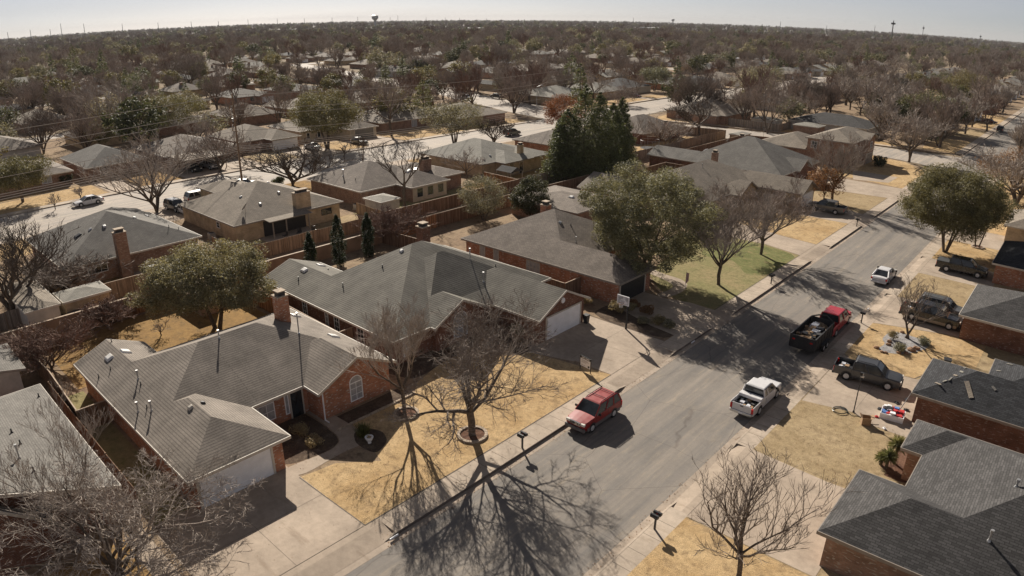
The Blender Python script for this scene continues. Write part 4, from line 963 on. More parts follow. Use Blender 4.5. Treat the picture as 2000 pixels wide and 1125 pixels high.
H4 = house('brown roofed brick house behind two purplish bare trees, its garage door white', [
    B(-60, 88.5, -44.3, 114, p=.42), B(-50, 107, -35.9, 113.8, gab='E'), B(-48, 98.8, -42.6, 105.8, gab='E'), B(-64, 86, -54, 95, p=.4, gab='W')], 'sh_tan', 'br_tan', trim='trim_brown')
garage(H4, 'E', -36.35, 110.4, 4.9, 2.15)
chimney(H4, -54.5, 113.4, .9, .9, 5.6, 0, 'br_brown')
for px, py, h in ((1349, 310, .5), (1371, 330, .4), (1330, 345, .4), (1366, 319, .3)): pipe(H4, px, py, h, .05, 1)
H4b = house('taupe hip roofed house with a steep peak and small front gable between neighbours', [
    B(-64, 117.6, -43.6, 137.5, sl={'S': .45, 'E': .45, 'N': .45, 'W': .5}), B(-58, 124.2, -45.5, 137.4, p=.52), B(-50, 124.2, -42.9, 131, gab='E'), B(-71, 117.8, -58, 125, p=.4, gab='W')], 'sh_grey', 'br_dark', trim='trim_brown')
chimney(H4b, -60.5, 137.6, 1.0, 1.0, 5.2, 0, 'br_dark')
boxvent(H4b, 1378, 298, .4, 3.5, name='skylight'); boxvent(H4b, 1490, 273, .2, 5, 'dkmetal')
H5 = house('two storey taupe brick house on the corner with shallow shingle roof', [
    B(-50.5, 146.8, -40.5, 164, e=5.3, p=.35), B(-46.5, 154.6, -39.4, 161, e=5.3, p=.35, gab='E'), B(-62, 147.5, -49.5, 163, e=2.7, p=.35)], 'sh_tan', 'br_brown', trim='trim_brown')
window(H5, 'S', 147.25, -48.6, 3.2, 1.3, 1.5, 2, 2, 'glass'); window(H5, 'E', -40.95, 150.5, 3.2, 1.3, 1.4, 2, 2, 'glass'); window(H5, 'E', -39.85, 158, 3.2, 1.5, 1.4, 2, 2, 'glass'); door(H5, 'E', -40.95, 152.5)
garage(H5, 'E', -39.85, 157.8, 4.6, 2.1, 'br_dark' if False else 'trim_brown')
H0 = house('tan grey roofed house at the lower left corner with a satellite dish', [
    B(-55.5, -6, -38.2, 8.4, p=.4, sl={'E': .9}, gab='E'), B(-50, -6, -37.5, 4.4, p=.8, gab='E')], 'sh_grey', 'br_dark')
for px, py, h, c in ((76, 775, .3, 0), (23, 845, .3, 0), (40, 867, .3, 0), (38, 895, .8, 1), (66, 920, .3, 0)): pipe(H0, px, py, h, .05, c)
HS = house('small white walled outbuilding with grey roof at the left edge', [B(-65.5, 1.0, -59.0, 8.2, p=.22, e=2.6, gab='E')], 'sh_grey', 'siding', name='outbuilding', cat='shed', trim='trim_brown')
# east side houses
R1 = house('brick house with new charcoal shingle hips filling the lower right corner', [
    B(-7.0, 32.0, 12, 39.15, p=.48), B(-4.25, 32.0, 16, 47.7, p=.48), B(-5.6, 43.3, 3, 47.7, p=.48)], 'sh_char', 'br_brown', trim='trim_brown')
pipe(R1, 1932, 1055, .5, .06, 1); pipe(R1, 1985, 950, .3, .06, 1)
R2 = house('brick house being reshingled, dark roof with loose shingle strips and a ladder at its corner', [
    B(-6.9, 51.4, 12, 58.8, p=.42), B(-2.6, 55, 12, 62.3, p=.42)], 'sh_dark', 'br_dark', trim='trim_brown')
R3 = house('dark red brick house end wall and slate coloured roof behind the two dark trucks', [B(-7.0, 70.6, 10, 81.5, p=.36, gab='')], 'sh_char', 'br_dark', trim='trim')
R3 = R3
R4 = house('brick house with nearly black roof at the right edge above the black pickup', [B(-6.8, 91.0, 10, 103, p=.4)], 'sh_dark', 'br_red', trim='trim')
R5 = house('pale roofed house at the far right edge beyond the round evergreen', [B(-8.0, 112, 8, 124, p=.4)], 'sh_tan', 'br_tan', trim='trim')
# row B (between alley and avenue)
B1 = house('long grey roofed brick house with tall brick chimney and row of white roof vents', [B(-100, 17.8, -82.6, 34.4, p=.42, sl={'E': .42}), B(-103.5, 24, -92, 34, p=.42)], 'sh_grey', 'br_brown')
chimney(B1, -82.3, 24.5, .95, 1.3, 5.3, 0, 'br_brown')
window(B1, 'E', -83.05, 21.6, 1.0, 2.3, 1.0, 3, 1, 'glass'); 
for px, py in ((176, 449), (204, 444), (235, 438), (264, 432), (287, 422)): boxvent(B1, px, py, .22, 4, 'metal')
boxvent(B1, 152, 461, .45, 4, 'dkmetal')
for px, py in ((330, 445), (350, 455)): pipe(B1, px, py, .35, .04)
B2 = house('tan brick house with wide tan chimney, satellite dish and covered patio', [B(-101, 39.1, -83.4, 56.2, p=.38), B(-110, 46, -97, 53, p=.3)], 'sh_tan', 'br_tan', trim='trim_brown')
chimney(B2, -84.4, 50.0, 1.0, 2.3, 4.8, 0, 'br_tan')
window(B2, 'E', -83.85, 53.5, 1.0, 1.7, .9, 2, 1, 'glass', m='blackplastic'); window(B2, 'S', 39.55, -89, 1.1, .9, .9, 1, 2, 'glass')
for px, py in ((470, 385), (506, 378), (544, 371), (525, 366)): boxvent(B2, px, py, .2, 4, 'metal')
mb = MB(); mb.box(-83.9, 43.5, 0, -83.8, 50, 2.1); hobj(B2, mb, 'patio_shade_panel', MT['blackplastic'])  # flat black sheet on the wall, painted-in darkness of the open patio
for yy in (44, 46, 49.5):
    mb = MB(); mb.box(-82.2, yy-.07, 0, -82.06, yy+.07, 2.4); hobj(B2, mb, 'patio_post', MT['trim_brown'])
mb = MB(); mb.hexa([(-84, 43.4, 2.44), (-81.8, 43.4, 2.3), (-81.8, 50, 2.3), (-84, 50, 2.44), (-84, 43.4, 2.56), (-81.8, 43.4, 2.42), (-81.8, 50, 2.42), (-84, 50, 2.56)]); hobj(B2, mb, 'patio_roof', MT['sh_tan'])
B3 = house('brown brick house with cream sunroom of large windows and a brown chimney', [B(-101, 61.2, -86.2, 76, p=.38), B(-100, 68.2, -82.4, 76.4, p=.42), B(-97, 75, -84.8, 82, p=.3)], 'sh_brown', 'br_brown', trim='trim')
mb = MB(); 
fbox(mb, 'E', -82.85, 68.75, 75.9, -.03, 2.3, -.02, .03); hobj(B3, mb, 'sunroom_wall', MT['stucco'])
for yy in (70.2, 72.4, 74.6): window(B3, 'E', -82.82, yy, .6, 1.3, 1.5, 1, 1, 'glass', m='trim')
chimney(B3, -88.5, 76.4, 1.2, 1.7, 5.0, 0, 'br_brown')
for px, py in ((797, 331), (811, 327)): boxvent(B3, px, py, .42, 4, 'skylight', 'skylight')
pipe(B3, 671, 350, .9, .09, 1)
for px, py in ((686, 362), (695, 360)): pipe(B3, px, py, .4, .04)
B4 = house('tan brick house with pale grey green roof, slim tan chimney and blue canopy', [B(-104.5, 88.4, -87, 104, p=.36), B(-100, 92, -84.6, 100, p=.34), B(-104, 97, -85.0, 106, p=.3)], 'sh_pale', 'br_tan', trim='trim_brown')
chimney(B4, -87.4, 99.2, .9, .9, 4.6, 0, 'br_tan'); window(B4, 'E', -85.05, 94.2, .2, 1.2, 2, 1, 1, 'glass', m='trim'); door(B4, 'E', -85.05, 96.8)
for px, py in ((945, 290), (957, 288), (978, 283)): boxvent(B4, px, py, .2, 4, 'metal')
B5 = house('brick house with plain grey roof behind the group of dark conifers', [B(-101.5, 112.5, -84, 131, p=.34)], 'sh_brown', 'br_red', trim='trim_brown')
B6 = house('small roofed house with porch posts beyond the conifers near the corner yard', [B(-99, 139, -84.8, 157, p=.42)], 'sh_brown', 'br_dark', trim='trim_brown')
chimney(B6, -84.3, 147.5, .9, 1.4, 4.4, 0, 'br_brown')
# sheds
for lab, x0, y0, x1, y1, e, rm, wm in (('small brick shed with grey shingle roof beside the back fence', -76.6, 15.0, -72.8, 19.8, 2.2, 'sh_pale', 'br_tan'), ('low flat roofed garage under the bare tree at the left', -82.4, 11.2, -72.0, 14.6, 2.5, 'sh_tan', 'siding'),
    ('white painted garden shed with a pale metal roof beside the sunroom', -83.9, 60.0, -79.6, 63.8, 2.2, 'sh_pale', 'siding'), ('little white shed by the alley fence near the evergreen tops', -72.0, 108, -68.5, 112, 2.0, 'sh_pale', 'siding'),
    ('white roofed metal shed inside the corner fence across the side street', -81.0, 188.5, -73.5, 194, 2.2, 'sh_pale', 'siding'), ('brown shed with flat white roof by the corner house', -67.5, 181.5+3.5, -60.5, 191, 2.4, 'sh_pale', 'br_brown'),
    ('white walled shed between the pale house and the big oak', -152, 92, -147, 97.5, 2.4, 'sh_pale', 'siding'), ('tan shed behind the fence near the side street', -73, 158.2, -69.5, 163.5, 2.0, 'sh_pale', 'br_tan')):
    house(lab, [B(x0, y0, x1, y1, e=e, p=.22, oh=.2, gab='')], rm, wm, name='garden_shed', cat='shed')
# row C (across the avenue)
C0 = house('brown house with shuttered window behind the dark evergreen at the left edge', [B(-160, 16, -143.4, 36.5, p=.3)], 'sh_brown', 'br_brown')
window(C0, 'E', -143.85, 31.5, .9, 1.8, 1.4, 2, 1, 'curtain')
C1 = house('grey roofed brick house with white framed window across the avenue', [B(-161, 38.6, -143, 51, p=.42)], 'sh_grey', 'br_brown'); window(C1, 'E', -143.45, 42.2, .6, 1.9, 1.7, 4, 3, 'glass')
C2 = house('dark house with broad carport over two parked trucks', [B(-160, 53.5, -141, 70, p=.3)], 'sh_brown', 'br_dark')
mb = MB(); mb.box(-143, 54, 2.35, -132.8, 63, 2.6); hobj(C2, mb, 'carport_roof', MT['sh_tan'])
for px_, py_ in ((-133.2, 54.4), (-133.2, 62.6)):
    mb = MB(); mb.box(px_-.07, py_-.07, 0, px_+.07, py_+.07, 2.35); hobj(C2, mb, 'carport_post', MT['trim_brown'])
C3 = house('low brown brick house with a white garage wall behind the bare branching tree', [B(-161, 71.5, -144.5, 85, p=.36), B(-152, 77.6, -141.4, 85.4, p=.4)], 'sh_tan', 'br_brown', trim='trim')
garage(C3, 'E', -141.85, 81.3, 6.2, 2.1)
C4 = house('cream house with hipped garage and dark garage door beside the huge oak', [B(-162, 88, -146.5, 99, p=.3), B(-150, 97.2, -139.5, 105.9, p=.42)], 'sh_tan', 'stucco', trim='trim')
garage(C4, 'E', -139.95, 101.8, 5.4, 2.2, 'cgrey2')
for yy in (90.5, 93.5): window(C4, 'E', -146.95, yy, .5, .9, 1.4, 1, 1, 'glass')
C5 = house('long low brick ranch house with tan roof behind the tall pine', [B(-160, 109, -142.3, 131.5, p=.34), B(-152, 128, -133.5, 146, p=.3)], 'sh_tan', 'br_brown', trim='trim')
garage(C5, 'N', 145.55, -137, 2.6, 2.1); window(C5, 'E', -142.75, 120, .4, 1.8, 1.8, 3, 1, 'curtain'); chimney(C5, -148, 131, .8, .8, 5.8, 0, 'br_dark')
C6 = house('tan brick house on the far corner with a white suv at its side', [B(-166, 184.5, -148, 206, p=.3)], 'sh_pale', 'br_tan')
C7 = house('long grey roof house with round shrub in front beyond the far corner', [B(-167, 208, -147, 226, p=.34)], 'sh_pale', 'br_tan')
C8 = house('green painted low house under the rounded pale oak', [B(-168, 229, -150, 250, p=.32)], 'sh_char', 'stucco')
N1 = house('brick house on the north corner with taupe hips and dark chimney cap', [B(-106, 184.5, -86.5, 203, p=.36), B(-96, 182.5-.5, -88, 200, p=.4)], 'sh_tan', 'br_brown', trim='trim_brown')
chimney(N1, -97, 199, .9, .9, 6.6, 0, 'dkmetal' if False else 'br_dark')
N2 = house('grey tiled roof house with a pale garage wall north of the corner yard', [B(-72, 193, -50, 208, p=.3)], 'sh_char', 'siding')
# ------------------------------------------------------------------ vehicles
PI = math.pi
vehicle('red suv with roof rails parked at the kerb beside the yellow lawn', -24.95, 36.7, -PI/2, 'suv', 4.6, 1.84, 1.76, 'red', opts=('slots', 'bars'), z=RZ, wb=2.69, lower='cladding')
vehicle('white extended cab pickup with open bed and tool box parked at the kerb', -16.9, 46.9, PI/2, 'pickup', 5.5, 1.88, 1.78, 'cwhite', 'pickup', z=RZ, wb=3.3, opts=('toolbox', 'junk', 'chrome'))
vehicle('bright red pickup hitched to the black dump trailer', -17.2, 65.4, PI/2, 'pickup', 6.0, 1.98, 1.9, 'redtruck', 'pickup', z=RZ, wb=3.9, opts=('crew',))
vehicle('dark grey pickup with roof rails on the drive behind the lamp post', -11.15, 56.2, .13, 'pickup', 5.35, 1.87, 1.8, 'cgrey', 'pickup', wb=3.3, opts=('crew', 'short', 'rails', 'junk'), z=.015)
vehicle('black pickup with tan lower panels beside the crooked bare tree', -9.75, 73.4, .0, 'pickup', 5.8, 2.0, 1.92, 'cblack', 'pickup', wb=3.6, opts=('crew', 'short', 'junk', 'sunroof'), lower='ctan', z=.015)
vehicle('slate grey suv parked alongside the tan and black pickup', -9.3, 76.3, .02, 'suv', 4.9, 1.95, 1.8, 'cgrey2', opts=(), z=.015)
vehicle('black pickup with covered bed on the drive near the round evergreen', -10.1, 92.6, .05, 'pickup', 5.8, 2.0, 1.9, 'cblack', 'pickup', wb=3.6, opts=('crew', 'short', 'cover'), z=.015)
vehicle('white sedan parked at the far kerb seen from behind', -17.1, 83.6, PI/2, 'sedan', 4.9, 1.86, 1.46, 'cwhite', 'sedan', z=RZ)
vehicle('dark grey crew cab pickup on the drive of the brown roofed house', -32.6, 109.2, PI, 'pickup', 5.7, 1.98, 1.88, 'cgrey2', 'pickup', wb=3.5, opts=('crew', 'short'), z=.015)
vehicle('white sedan parked alone on the avenue at the left', -124.3, 33.0, -PI/2, 'sedan', 4.7, 1.82, 1.45, 'cwhite', 'sedan', z=RZ)
vehicle('dark suv parked on a drive under the big bare tree', -107.6, 41.3, 0.1, 'suv', 4.6, 1.85, 1.7, 'cgrey', z=.01)
vehicle('white sedan half hidden behind the tan brick house', -104.2, 41.6, 0.0, 'sedan', 4.6, 1.8, 1.4, 'cwhite', 'sedan', z=.01)
vehicle('dark blue van with white roof near the utility pole', -110.8, 46.8, PI/2, 'suv', 4.9, 1.9, 1.85, 'csilver', 'van', z=RZ, name='parked_van')
vehicle('green pickup with white cab roof at the foot of the utility pole', -113.3, 55.6, PI/2, 'pickup', 5.6, 1.9, 1.75, 'cgreen', 'pickup', z=RZ, opts=('cover',))
vehicle('dark car in the left bay of the carport', -134.9, 56.4, 0, 'sedan', 4.7, 1.8, 1.5, 'cblack', 'sedan', z=.01)
vehicle('silver pickup in the right bay of the carport', -134.6, 59.8, 0, 'pickup', 5.5, 1.9, 1.8, 'csilver', 'pickup', z=.01, opts=('crew', 'short'))
vehicle('pale blue car in front of the white garage wall', -136.5, 84.9, PI, 'sedan', 4.6, 1.8, 1.45, 'csilver', 'sedan', z=.01)
vehicle('dark green car on the drive of the cream house', -134.0, 95.9, 0, 'sedan', 4.7, 1.8, 1.5, 'cgreen', 'sedan', z=.01)
vehicle('dark suv driving along the avenue past the pale tree', -116.4, 129.0, PI/2, 'suv', 4.7, 1.85, 1.75, 'cgreen', z=RZ)
vehicle('maroon sedan on a drive by the far round shrub', -143.0, 226.5, 0, 'sedan', 4.7, 1.8, 1.45, 'cmaroon', 'sedan', z=.01)
vehicle('white suv beside the tan house on the far corner', -166.5, 196.0, PI/2, 'suv', 4.7, 1.85, 1.75, 'cwhite', z=.01)
vehicle('maroon sedan on a drive up the street at the right', -30.6, 271.5, 0, 'sedan', 4.8, 1.8, 1.45, 'cmaroon', 'sedan', z=.01)
vehicle('silver sedan in front of the maroon one up the street', -35.6, 272.0, 0, 'sedan', 4.8, 1.8, 1.45, 'csilver', 'sedan', z=.01)
vehicle('black boxy suv parked at the kerb up the street', -24.9, 252, PI/2, 'suv', 4.2, 1.85, 1.85, 'cblack', z=RZ)
vehicle('dark sedan parked by the left street kerb beyond the avenue bend', -127.0, 92.5, PI/2, 'sedan', 4.7, 1.8, 1.45, 'cgrey2', 'sedan', z=RZ) if False else None
vehicle('pale pickup before the dark tree trunks past the long ranch house', -181, 176, 0, 'pickup', 5.5, 1.9, 1.8, 'csilver', 'pickup', z=.01)
vehicle('black pickup among the tree trunks past the long ranch house', -176, 187, 0, 'pickup', 5.5, 1.9, 1.8, 'cblack', 'pickup', z=.01, opts=('crew', 'short'))
vehicle('silver suv by the houses behind the utility pole', -200, 92, PI/2, 'suv', 4.7, 1.85, 1.75, 'csilver', z=.01)
vehicle('white sedan by the houses behind the utility pole', -199, 104, PI/2, 'sedan', 4.7, 1.85, 1.45, 'cwhite', 'sedan', z=.01)
# a car nose inside the open garage
vehicle('dark car inside the open garage of the brick house', -34.9, 57.2, .0, 'sedan', 1.9, 1.7, 1.2, 'cblack', 'sedan', z=.02) if False else None
# dump trailer
t = empty('dump_trailer', (-17.4, 60.0, RZ)); tag(t, 'black dump trailer heaped with rubbish behind the red pickup', 'trailer')
L2, W2 = 2.5, 1.15
m = MB(); m.box(-W2, -L2, .55, W2, L2, .7)
for sg in (-1, 1): m.box(min(sg*W2, sg*(W2-.06)), -L2, .7, max(sg*W2, sg*(W2-.06)), L2, 1.75)
m.box(-W2+.06, L2-.06, .7, W2-.06, L2, 1.9); m.box(-W2+.06, -L2, .7, W2-.06, -L2+.06, 1.75); m.build('bed', MT['blackplastic'], t, bevel=.015)
m = MB()
for sg in (-1, 1): m.box(min(sg*(W2+.02), sg*(W2-.08)), -L2-.02, 1.75, max(sg*(W2+.02), sg*(W2-.08)), L2+.02, 1.81)
for i in range(7):
    for sg in (-1, 1): m.box(min(sg*W2, sg*(W2+.05)), -L2+.1+i*.78, .6, max(sg*W2, sg*(W2+.05)), -L2+.17+i*.78, 1.76)
m.build('side_rails', MT['dkmetal'], t)
m = MB(); m.tube([(-.6, L2, .5), (0, L2+1.3, .5)], .05, 6); m.tube([(.6, L2, .5), (0, L2+1.3, .5)], .05, 6); m.cyl(.0, L2+1.0, .1, .9, .05); m.build('drawbar', MT['dkmetal'], t)
for yy in (-.45, .45):
    for sg in (-1, 1):
        m = MB(); m.tube([(sg*(W2+.02), yy, .36), (sg*(W2+.26), yy, .36)], .36, 18, 0, True); o = m.build('wheel', MT['black'], t); m = MB(); m.tube([(sg*(W2+.24), yy, .36), (sg*(W2+.27), yy, .36)], .2, 12, 0, True); m.build('rim', MT['rim'], o)
for sg in (-1, 1):
    m = MB(); m.box(min(sg*W2, sg*(W2+.3)), -.95, .76, max(sg*W2, sg*(W2+.3)), .95, .8); m.build('mudguard', MT['dkmetal'], t)
    m = MB(); m.box(sg*.8-.12, -L2-.03, 1.3, sg*.8+.12, -L2-.0, 1.42); m.build('tail_light', MT['lamp_r'], t)
rn = random.Random(8); tr = empty('rubbish_heap', (-17.4, 60.0, RZ)); tag(tr, 'heap of sacks and brown debris filling the black trailer', 'rubbish', None, 'stuff')
m = MB()
for i in range(16):
    for j in range(30):
        pass
nx_, ny_ = 14, 28; vs = []; rn = random.Random(5)
for j in range(ny_+1):
    for i in range(nx_+1):
        x, y = -W2+.08+(2*W2-.16)*i/nx_, -L2+.08+(2*L2-.16)*j/ny_; vs.append((x, y, 1.0+.35*math.sin(i*.25)+rn.uniform(0, .22)))
m.add(vs, [(j*(nx_+1)+i, j*(nx_+1)+i+1, (j+1)*(nx_+1)+i+1, (j+1)*(nx_+1)+i) for j in range(ny_) for i in range(nx_)]); m.build('debris', MT['mulch_r'] if False else MT['dirt'], tr, uv=False)
m = MB()
for k in range(44):
    c = (rn.uniform(-.95, .95), rn.uniform(-2.2, 2.1), rn.uniform(1.2, 1.55)); s = rn.uniform(.1, .28); pal = 1 if (c[1] > -.2 and rn.random() < .6) else (0 if rn.random() < .6 else 2)
    n0 = [(c[0]+s*a*rn.uniform(.6, 1.4), c[1]+s*b*rn.uniform(.6, 1.4), c[2]+s*.5*q*rn.uniform(.5, 1.4)) for q in (-1, 1) for a, b in ((-1, -1), (1, -1), (1, 1), (-1, 1))]; m.hexa(n0, pal)
m.build('sacks', [MT['card'], MT['sack'], MT['dkmetal']], tr, uv=False)
m = MB(); m.tube([(.95, 2.3, 2.0), (.3, 2.6, 2.25), (-.4, 2.45, 2.15), (-.95, 2.3, 1.95)], .07, 6); m.build('rolled_tarp', MT['dkmetal'], tr)
# ------------------------------------------------------------------ street furniture, near
mailbox(-26.3, 30.3, 'pair of black letter boxes on one post before the yellow lawn', z=0)
mailbox(-15.15, 29.2, 'pair of black letter boxes nearest the leafless tree at the bottom', z=0)
mailbox(-26.45, 72.4, 'pair of black letter boxes by the half green lawn', z=0)
mailbox(-15.2, 68.2, 'single black letter box beside the red pickup', double=False, z=0)
mailbox(-26.4, 104.0, 'single black letter box by the dark grey pickup drive', double=False, z=0)
mailbox(-26.6, 137.4, 'single black letter box near the two storey house', double=False, z=0)
# basketball hoop
b = empty('basketball_hoop', (-31.85, 51.33, 0)); tag(b, 'basketball hoop on a dark pole beside the concrete drive', 'basketball hoop')
m = MB(); m.box(-.07, -.07, -.1, .07, .07, 2.7); m.tube([(0, 0, 2.6), (.0, -.15, 2.9), (.0, -.75, 3.05)], .045, 6); m.tube([(0, 0, 2.3), (0, -.75, 3.3)], .035, 6); m.build('pole', MT['dkmetal'], b)
m = MB(); m.box(-.62, -.83, 2.75, .62, -.79, 3.6)
bb = m.build('backboard', MT['sack'], b)
m = MB()
for a, c, d, e in ((-.64, -.58, 2.73, 3.62), (.58, .64, 2.73, 3.62)): m.box(a, -.845, d, c, -.775, e)
for d, e in ((2.73, 2.79), (3.56, 3.62)): m.box(-.58, -.843, d, .58, -.777, e)
for a, c in ((-.25, -.21), (.21, .25)): m.box(a, -.84, 2.9, c, -.83, 3.25)
for d in (2.9, 3.21): m.box(-.21, -.839, d, .21, -.831, d+.04)
m.build('board_frame', MT['white'], bb)
m = MB(); rp = [(.23*math.cos(2*PI*i/18), -1.12+.23*math.sin(2*PI*i/18), 2.95) for i in range(19)]; m.tube(rp, .015, 5); m.build('rim', MT['lamp_a'], b)
m = MB()
for i in range(12):
    a = 2*PI*i/12; m.tube([(.22*math.cos(a), -1.12+.22*math.sin(a), 2.94), (.13*math.cos(a+.4), -1.12+.13*math.sin(a+.4), 2.55)], .006, 3); m.tube([(.22*math.cos(a), -1.12+.22*math.sin(a), 2.94), (.13*math.cos(a-.4), -1.12+.13*math.sin(a-.4), 2.55)], .006, 3)
m.build('net', MT['white'], b)
b.rotation_euler = (0, 0, PI/2*.0-.0); 
# turn the board to face the street side of the drive
b.rotation_euler = (0, 0, math.radians(0))
# lamp post
l = empty('lamp_post', (-10.4, 50.3, .015)); tag(l, 'slim lamp post with small square head at the lawn corner', 'lamp post')
m = MB(); m.cyl(0, 0, -.1, 3.15, .045, .035, 8); m.cyl(0, 0, 0, .12, .09, .07, 8); m.build('post', MT['dkmetal'], l); m = MB(); m.box(-.1, -.1, 3.15, .1, .1, 3.4); m.build('lamp_head', MT['blackplastic'], l); m = MB(); m.box(.1, -.08, 3.17, .13, .08, 3.36); m.box(-.05, -.03, 3.0, .2, .06, 3.12); m.build('lens', MT['lamp_w'], l)
# lawn sign
s = empty('lawn_sign', (-29.75, 42.1, 0)); tag(s, 'white yard sign with dark header strip beside the drive', 'sign'); s.rotation_euler = (0, 0, math.radians(-8))
for a in (-.62, .57): m = MB(); m.box(a, -.03, 0, a+.05, .03, 1.3); m.build('post', MT['dkmetal'], s)
m = MB(); m.box(-.57, -.02, .35, .57, .02, 1.05); p = m.build('panel', MT['white'], s)
m = MB(); m.box(-.57, -.025, 1.06, .57, .025, 1.26); m.build('header', MT['blackplastic'], s)
m = MB(); m.tube([(.38, -.02, .5), (.38, -.03, .5)], .1, 14, 0, True); m.build('emblem', MT['dkmetal'], p)
m = MB()
for z_, a, c in ((.92, -.45, .3), (.82, -.45, .4), (.72, -.45, .1), (.45, -.45, -.05)): m.box(a, -.026, z_, c, -.02, z_+.025)
m.build('text_lines', MT['trim_brown'], p)
m = MB()
for a, c in ((-.42, -.1), (.0, .42)): m.box(a, -.03, 1.12, c, -.024, 1.19)
m.build('header_text', MT['white'], s)
# kerb number plaques (blank-ish pale plates, digits not legible)
for x, y in ((-25.8, 18.7), (-25.8, 53.2), (-15.75, 72.6)):
    m = MB(); m.box(-.03, -.3, -.09, .03, .3, .02); o = m.build('number_plaque', MT['white'], uv=False); o.location = (x, y, 0); tag(o, {18.7: 'pale house number plate on the kerb by the nearest drive', 53.2: 'pale house number plate on the shaded kerb', 72.6: 'pale house number plate near the white sedan'}[y], 'number plate')
# tree rings
def ring(x, y, r, label, mat='mulch_r', sq=1.0):
    e = empty('tree_ring', (x, y, 0)); tag(e, label, 'edging', 'stone edging rings'); m = MB(); n = 26
    for i in range(n):
        a0, a1 = 2*PI*i/n+.012, 2*PI*(i+1)/n-.012; P = [((r+d)*math.cos(a), (r+d)*math.sin(a)*sq) for d, a in ((-.11, a0), (.11, a0), (.11, a1), (-.11, a1))]
        m.prism(P, -.02, .15)
    m.build('stones', MT['stone'], e); m = MB(); m.poly([((r-.1)*math.cos(2*PI*i/n), (r-.1)*math.sin(2*PI*i/n)*sq) for i in range(n)], .06); m.build('mulch', MT[mat], e)
ring(-29.9, 29.1, .98, 'round stone edging with red mulch round the forked bare tree'); ring(-35.45, 27.75, .85, 'round stone edging round the slimmer bare tree near the gable'); ring(-10.2, 106.3, .8, 'round stone edging of the small tree beside the round evergreen')
# bed edging by H1
e = empty('bed_edging', (-37.3, 22.9, 0)); tag(e, 'row of pale edging stones along the bed under the arched window', 'edging'); m = MB()
for i in range(26): m.box(-.08, i*.28, 0, .08, i*.28+.25, .12)
m.build('stones', MT['stone'], e)
# planter
x, y = G(722, 865); e = empty('planter_urn', (x, y, 0)); tag(e, 'white urn planter at the end of the front path', 'planter'); m = MB(); m.lathe(0, 0, [(.14, 0), (.1, .08), (.2, .25), (.3, .45), (.31, .5), (.25, .5), (.2, .4)], 14); m.build('pot', MT['white'], e)
m = MB(); leafquads(m, random.Random(2), (0, 0, .55), .16, 40, .06); m.build('plant', MT['drygrass'], e)
# downpipes of H1 gable corner
for (xx, yy, hh) in ((-39.05, 23.1, 2.4),):
    m = MB(); m.box(xx-.04, yy-.04, .1, xx+.04, yy+.04, hh); m.box(xx-.04, yy-.04, .02, xx+.5, yy+.04, .1); hobj(H1, m, 'downpipe', MT['white'])
# cardboard box, opened crate of toys, ladder, debris by R2
x, y = G(1690, 828); e = empty('cardboard_box', (x, y, .015), .4); tag(e, 'open brown cardboard box by the lamp post', 'box'); m = MB()
for a in (-1, 1): m.box(min(a*.32, a*.3), -.3, 0, max(a*.32, a*.3), .3, .6); m.box(-.3, min(a*.3, a*.28), 0, .3, max(a*.3, a*.28), .6)
m.box(-.3, -.28, 0, .3, .28, .03); m.build('carton', MT['card'], e); m = MB(); m.hexa([(-.32, -.3, .6), (-.3, -.3, .6), (-.3, .3, .6), (-.32, .3, .6), (-.52, -.3, .72), (-.5, -.3, .73), (-.5, .3, .73), (-.52, .3, .72)]); m.hexa([(.3, -.3, .6), (.32, -.3, .6), (.32, .3, .6), (.3, .3, .6), (.5, -.3, .7), (.52, -.3, .7), (.52, .3, .7), (.5, .3, .7)]); m.build('flaps', MT['card'], e)
x, y = G(1742, 815); e = empty('toy_crate', (x, y, .015), .12); tag(e, 'pallet sized crate heaped with red boxes and blue cloth on the drive', 'crate'); m = MB()
m.box(-.85, -.65, 0, .85, .65, .12)
for a in (-1, 1): m.box(-.85, min(a*.65, a*.61), .12, .85, max(a*.65, a*.61), .45); m.box(min(a*.85, a*.81), -.61, .12, max(a*.85, a*.81), .61, .45)
m.build('crate', MT['white'], e); rn = random.Random(4)
for k, (nm, mt, n_) in enumerate((('red_box', 'redbox', 9), ('blue_cloth', 'bluecloth', 6), ('white_carton', 'white', 7), ('dark_item', 'dkmetal', 5))):
    m = MB()
    for i in range(n_):
        c = (rn.uniform(-.65, .65), rn.uniform(-.5, .5), rn.uniform(.35, .62)); q = rn.uniform(.08, .2)
        m.hexa([(c[0]+q*a*rn.uniform(.7, 1.5), c[1]+q*b_*rn.uniform(.7, 1.3), c[2]+q*.5*d*rn.uniform(.6, 1.2)) for d in (-1, 1) for a, b_ in ((-1, -1), (1, -1), (1, 1), (-1, 1))])
    m.build(nm, MT[mt], e)
for k, (px, py, mt, s_) in enumerate(((1720, 800, 'dkmetal', .16), (1731, 796, 'dkmetal', .16), (1752, 788, 'dkmetal', .14), (1770, 802, 'blackplastic', .15), (1772, 781, 'metal', .14), (1727, 838, 'white', .1), (1712, 815, 'redbox', .1))):
    x, y = G(px, py); m = MB(); m.box(-s_*1.4, -s_, 0, s_*1.4, s_, .09); m.cyl(0, 0, .09, .16, s_*.6, s_*.5, 8); o = m.build('scattered_tool', MT[mt], uv=False, bevel=.02); o.location = (x, y, .015); o.rotation_euler = (0, 0, k*1.1); tag(o, 'small tools and scraps scattered on the concrete round the crate', 'tool', 'scattered tools on the drive')
e = empty('ladder', (-6.75, 51.7, 0), 0); tag(e, 'metal ladder leaning on the corner of the house being reroofed', 'ladder'); m = MB()
for sg in (0, .42): m.tube([(-.9, .0+sg, 0), (-.05, .0+sg, 2.75)], .03, 4)
m.build('rails', MT['metal'], e)
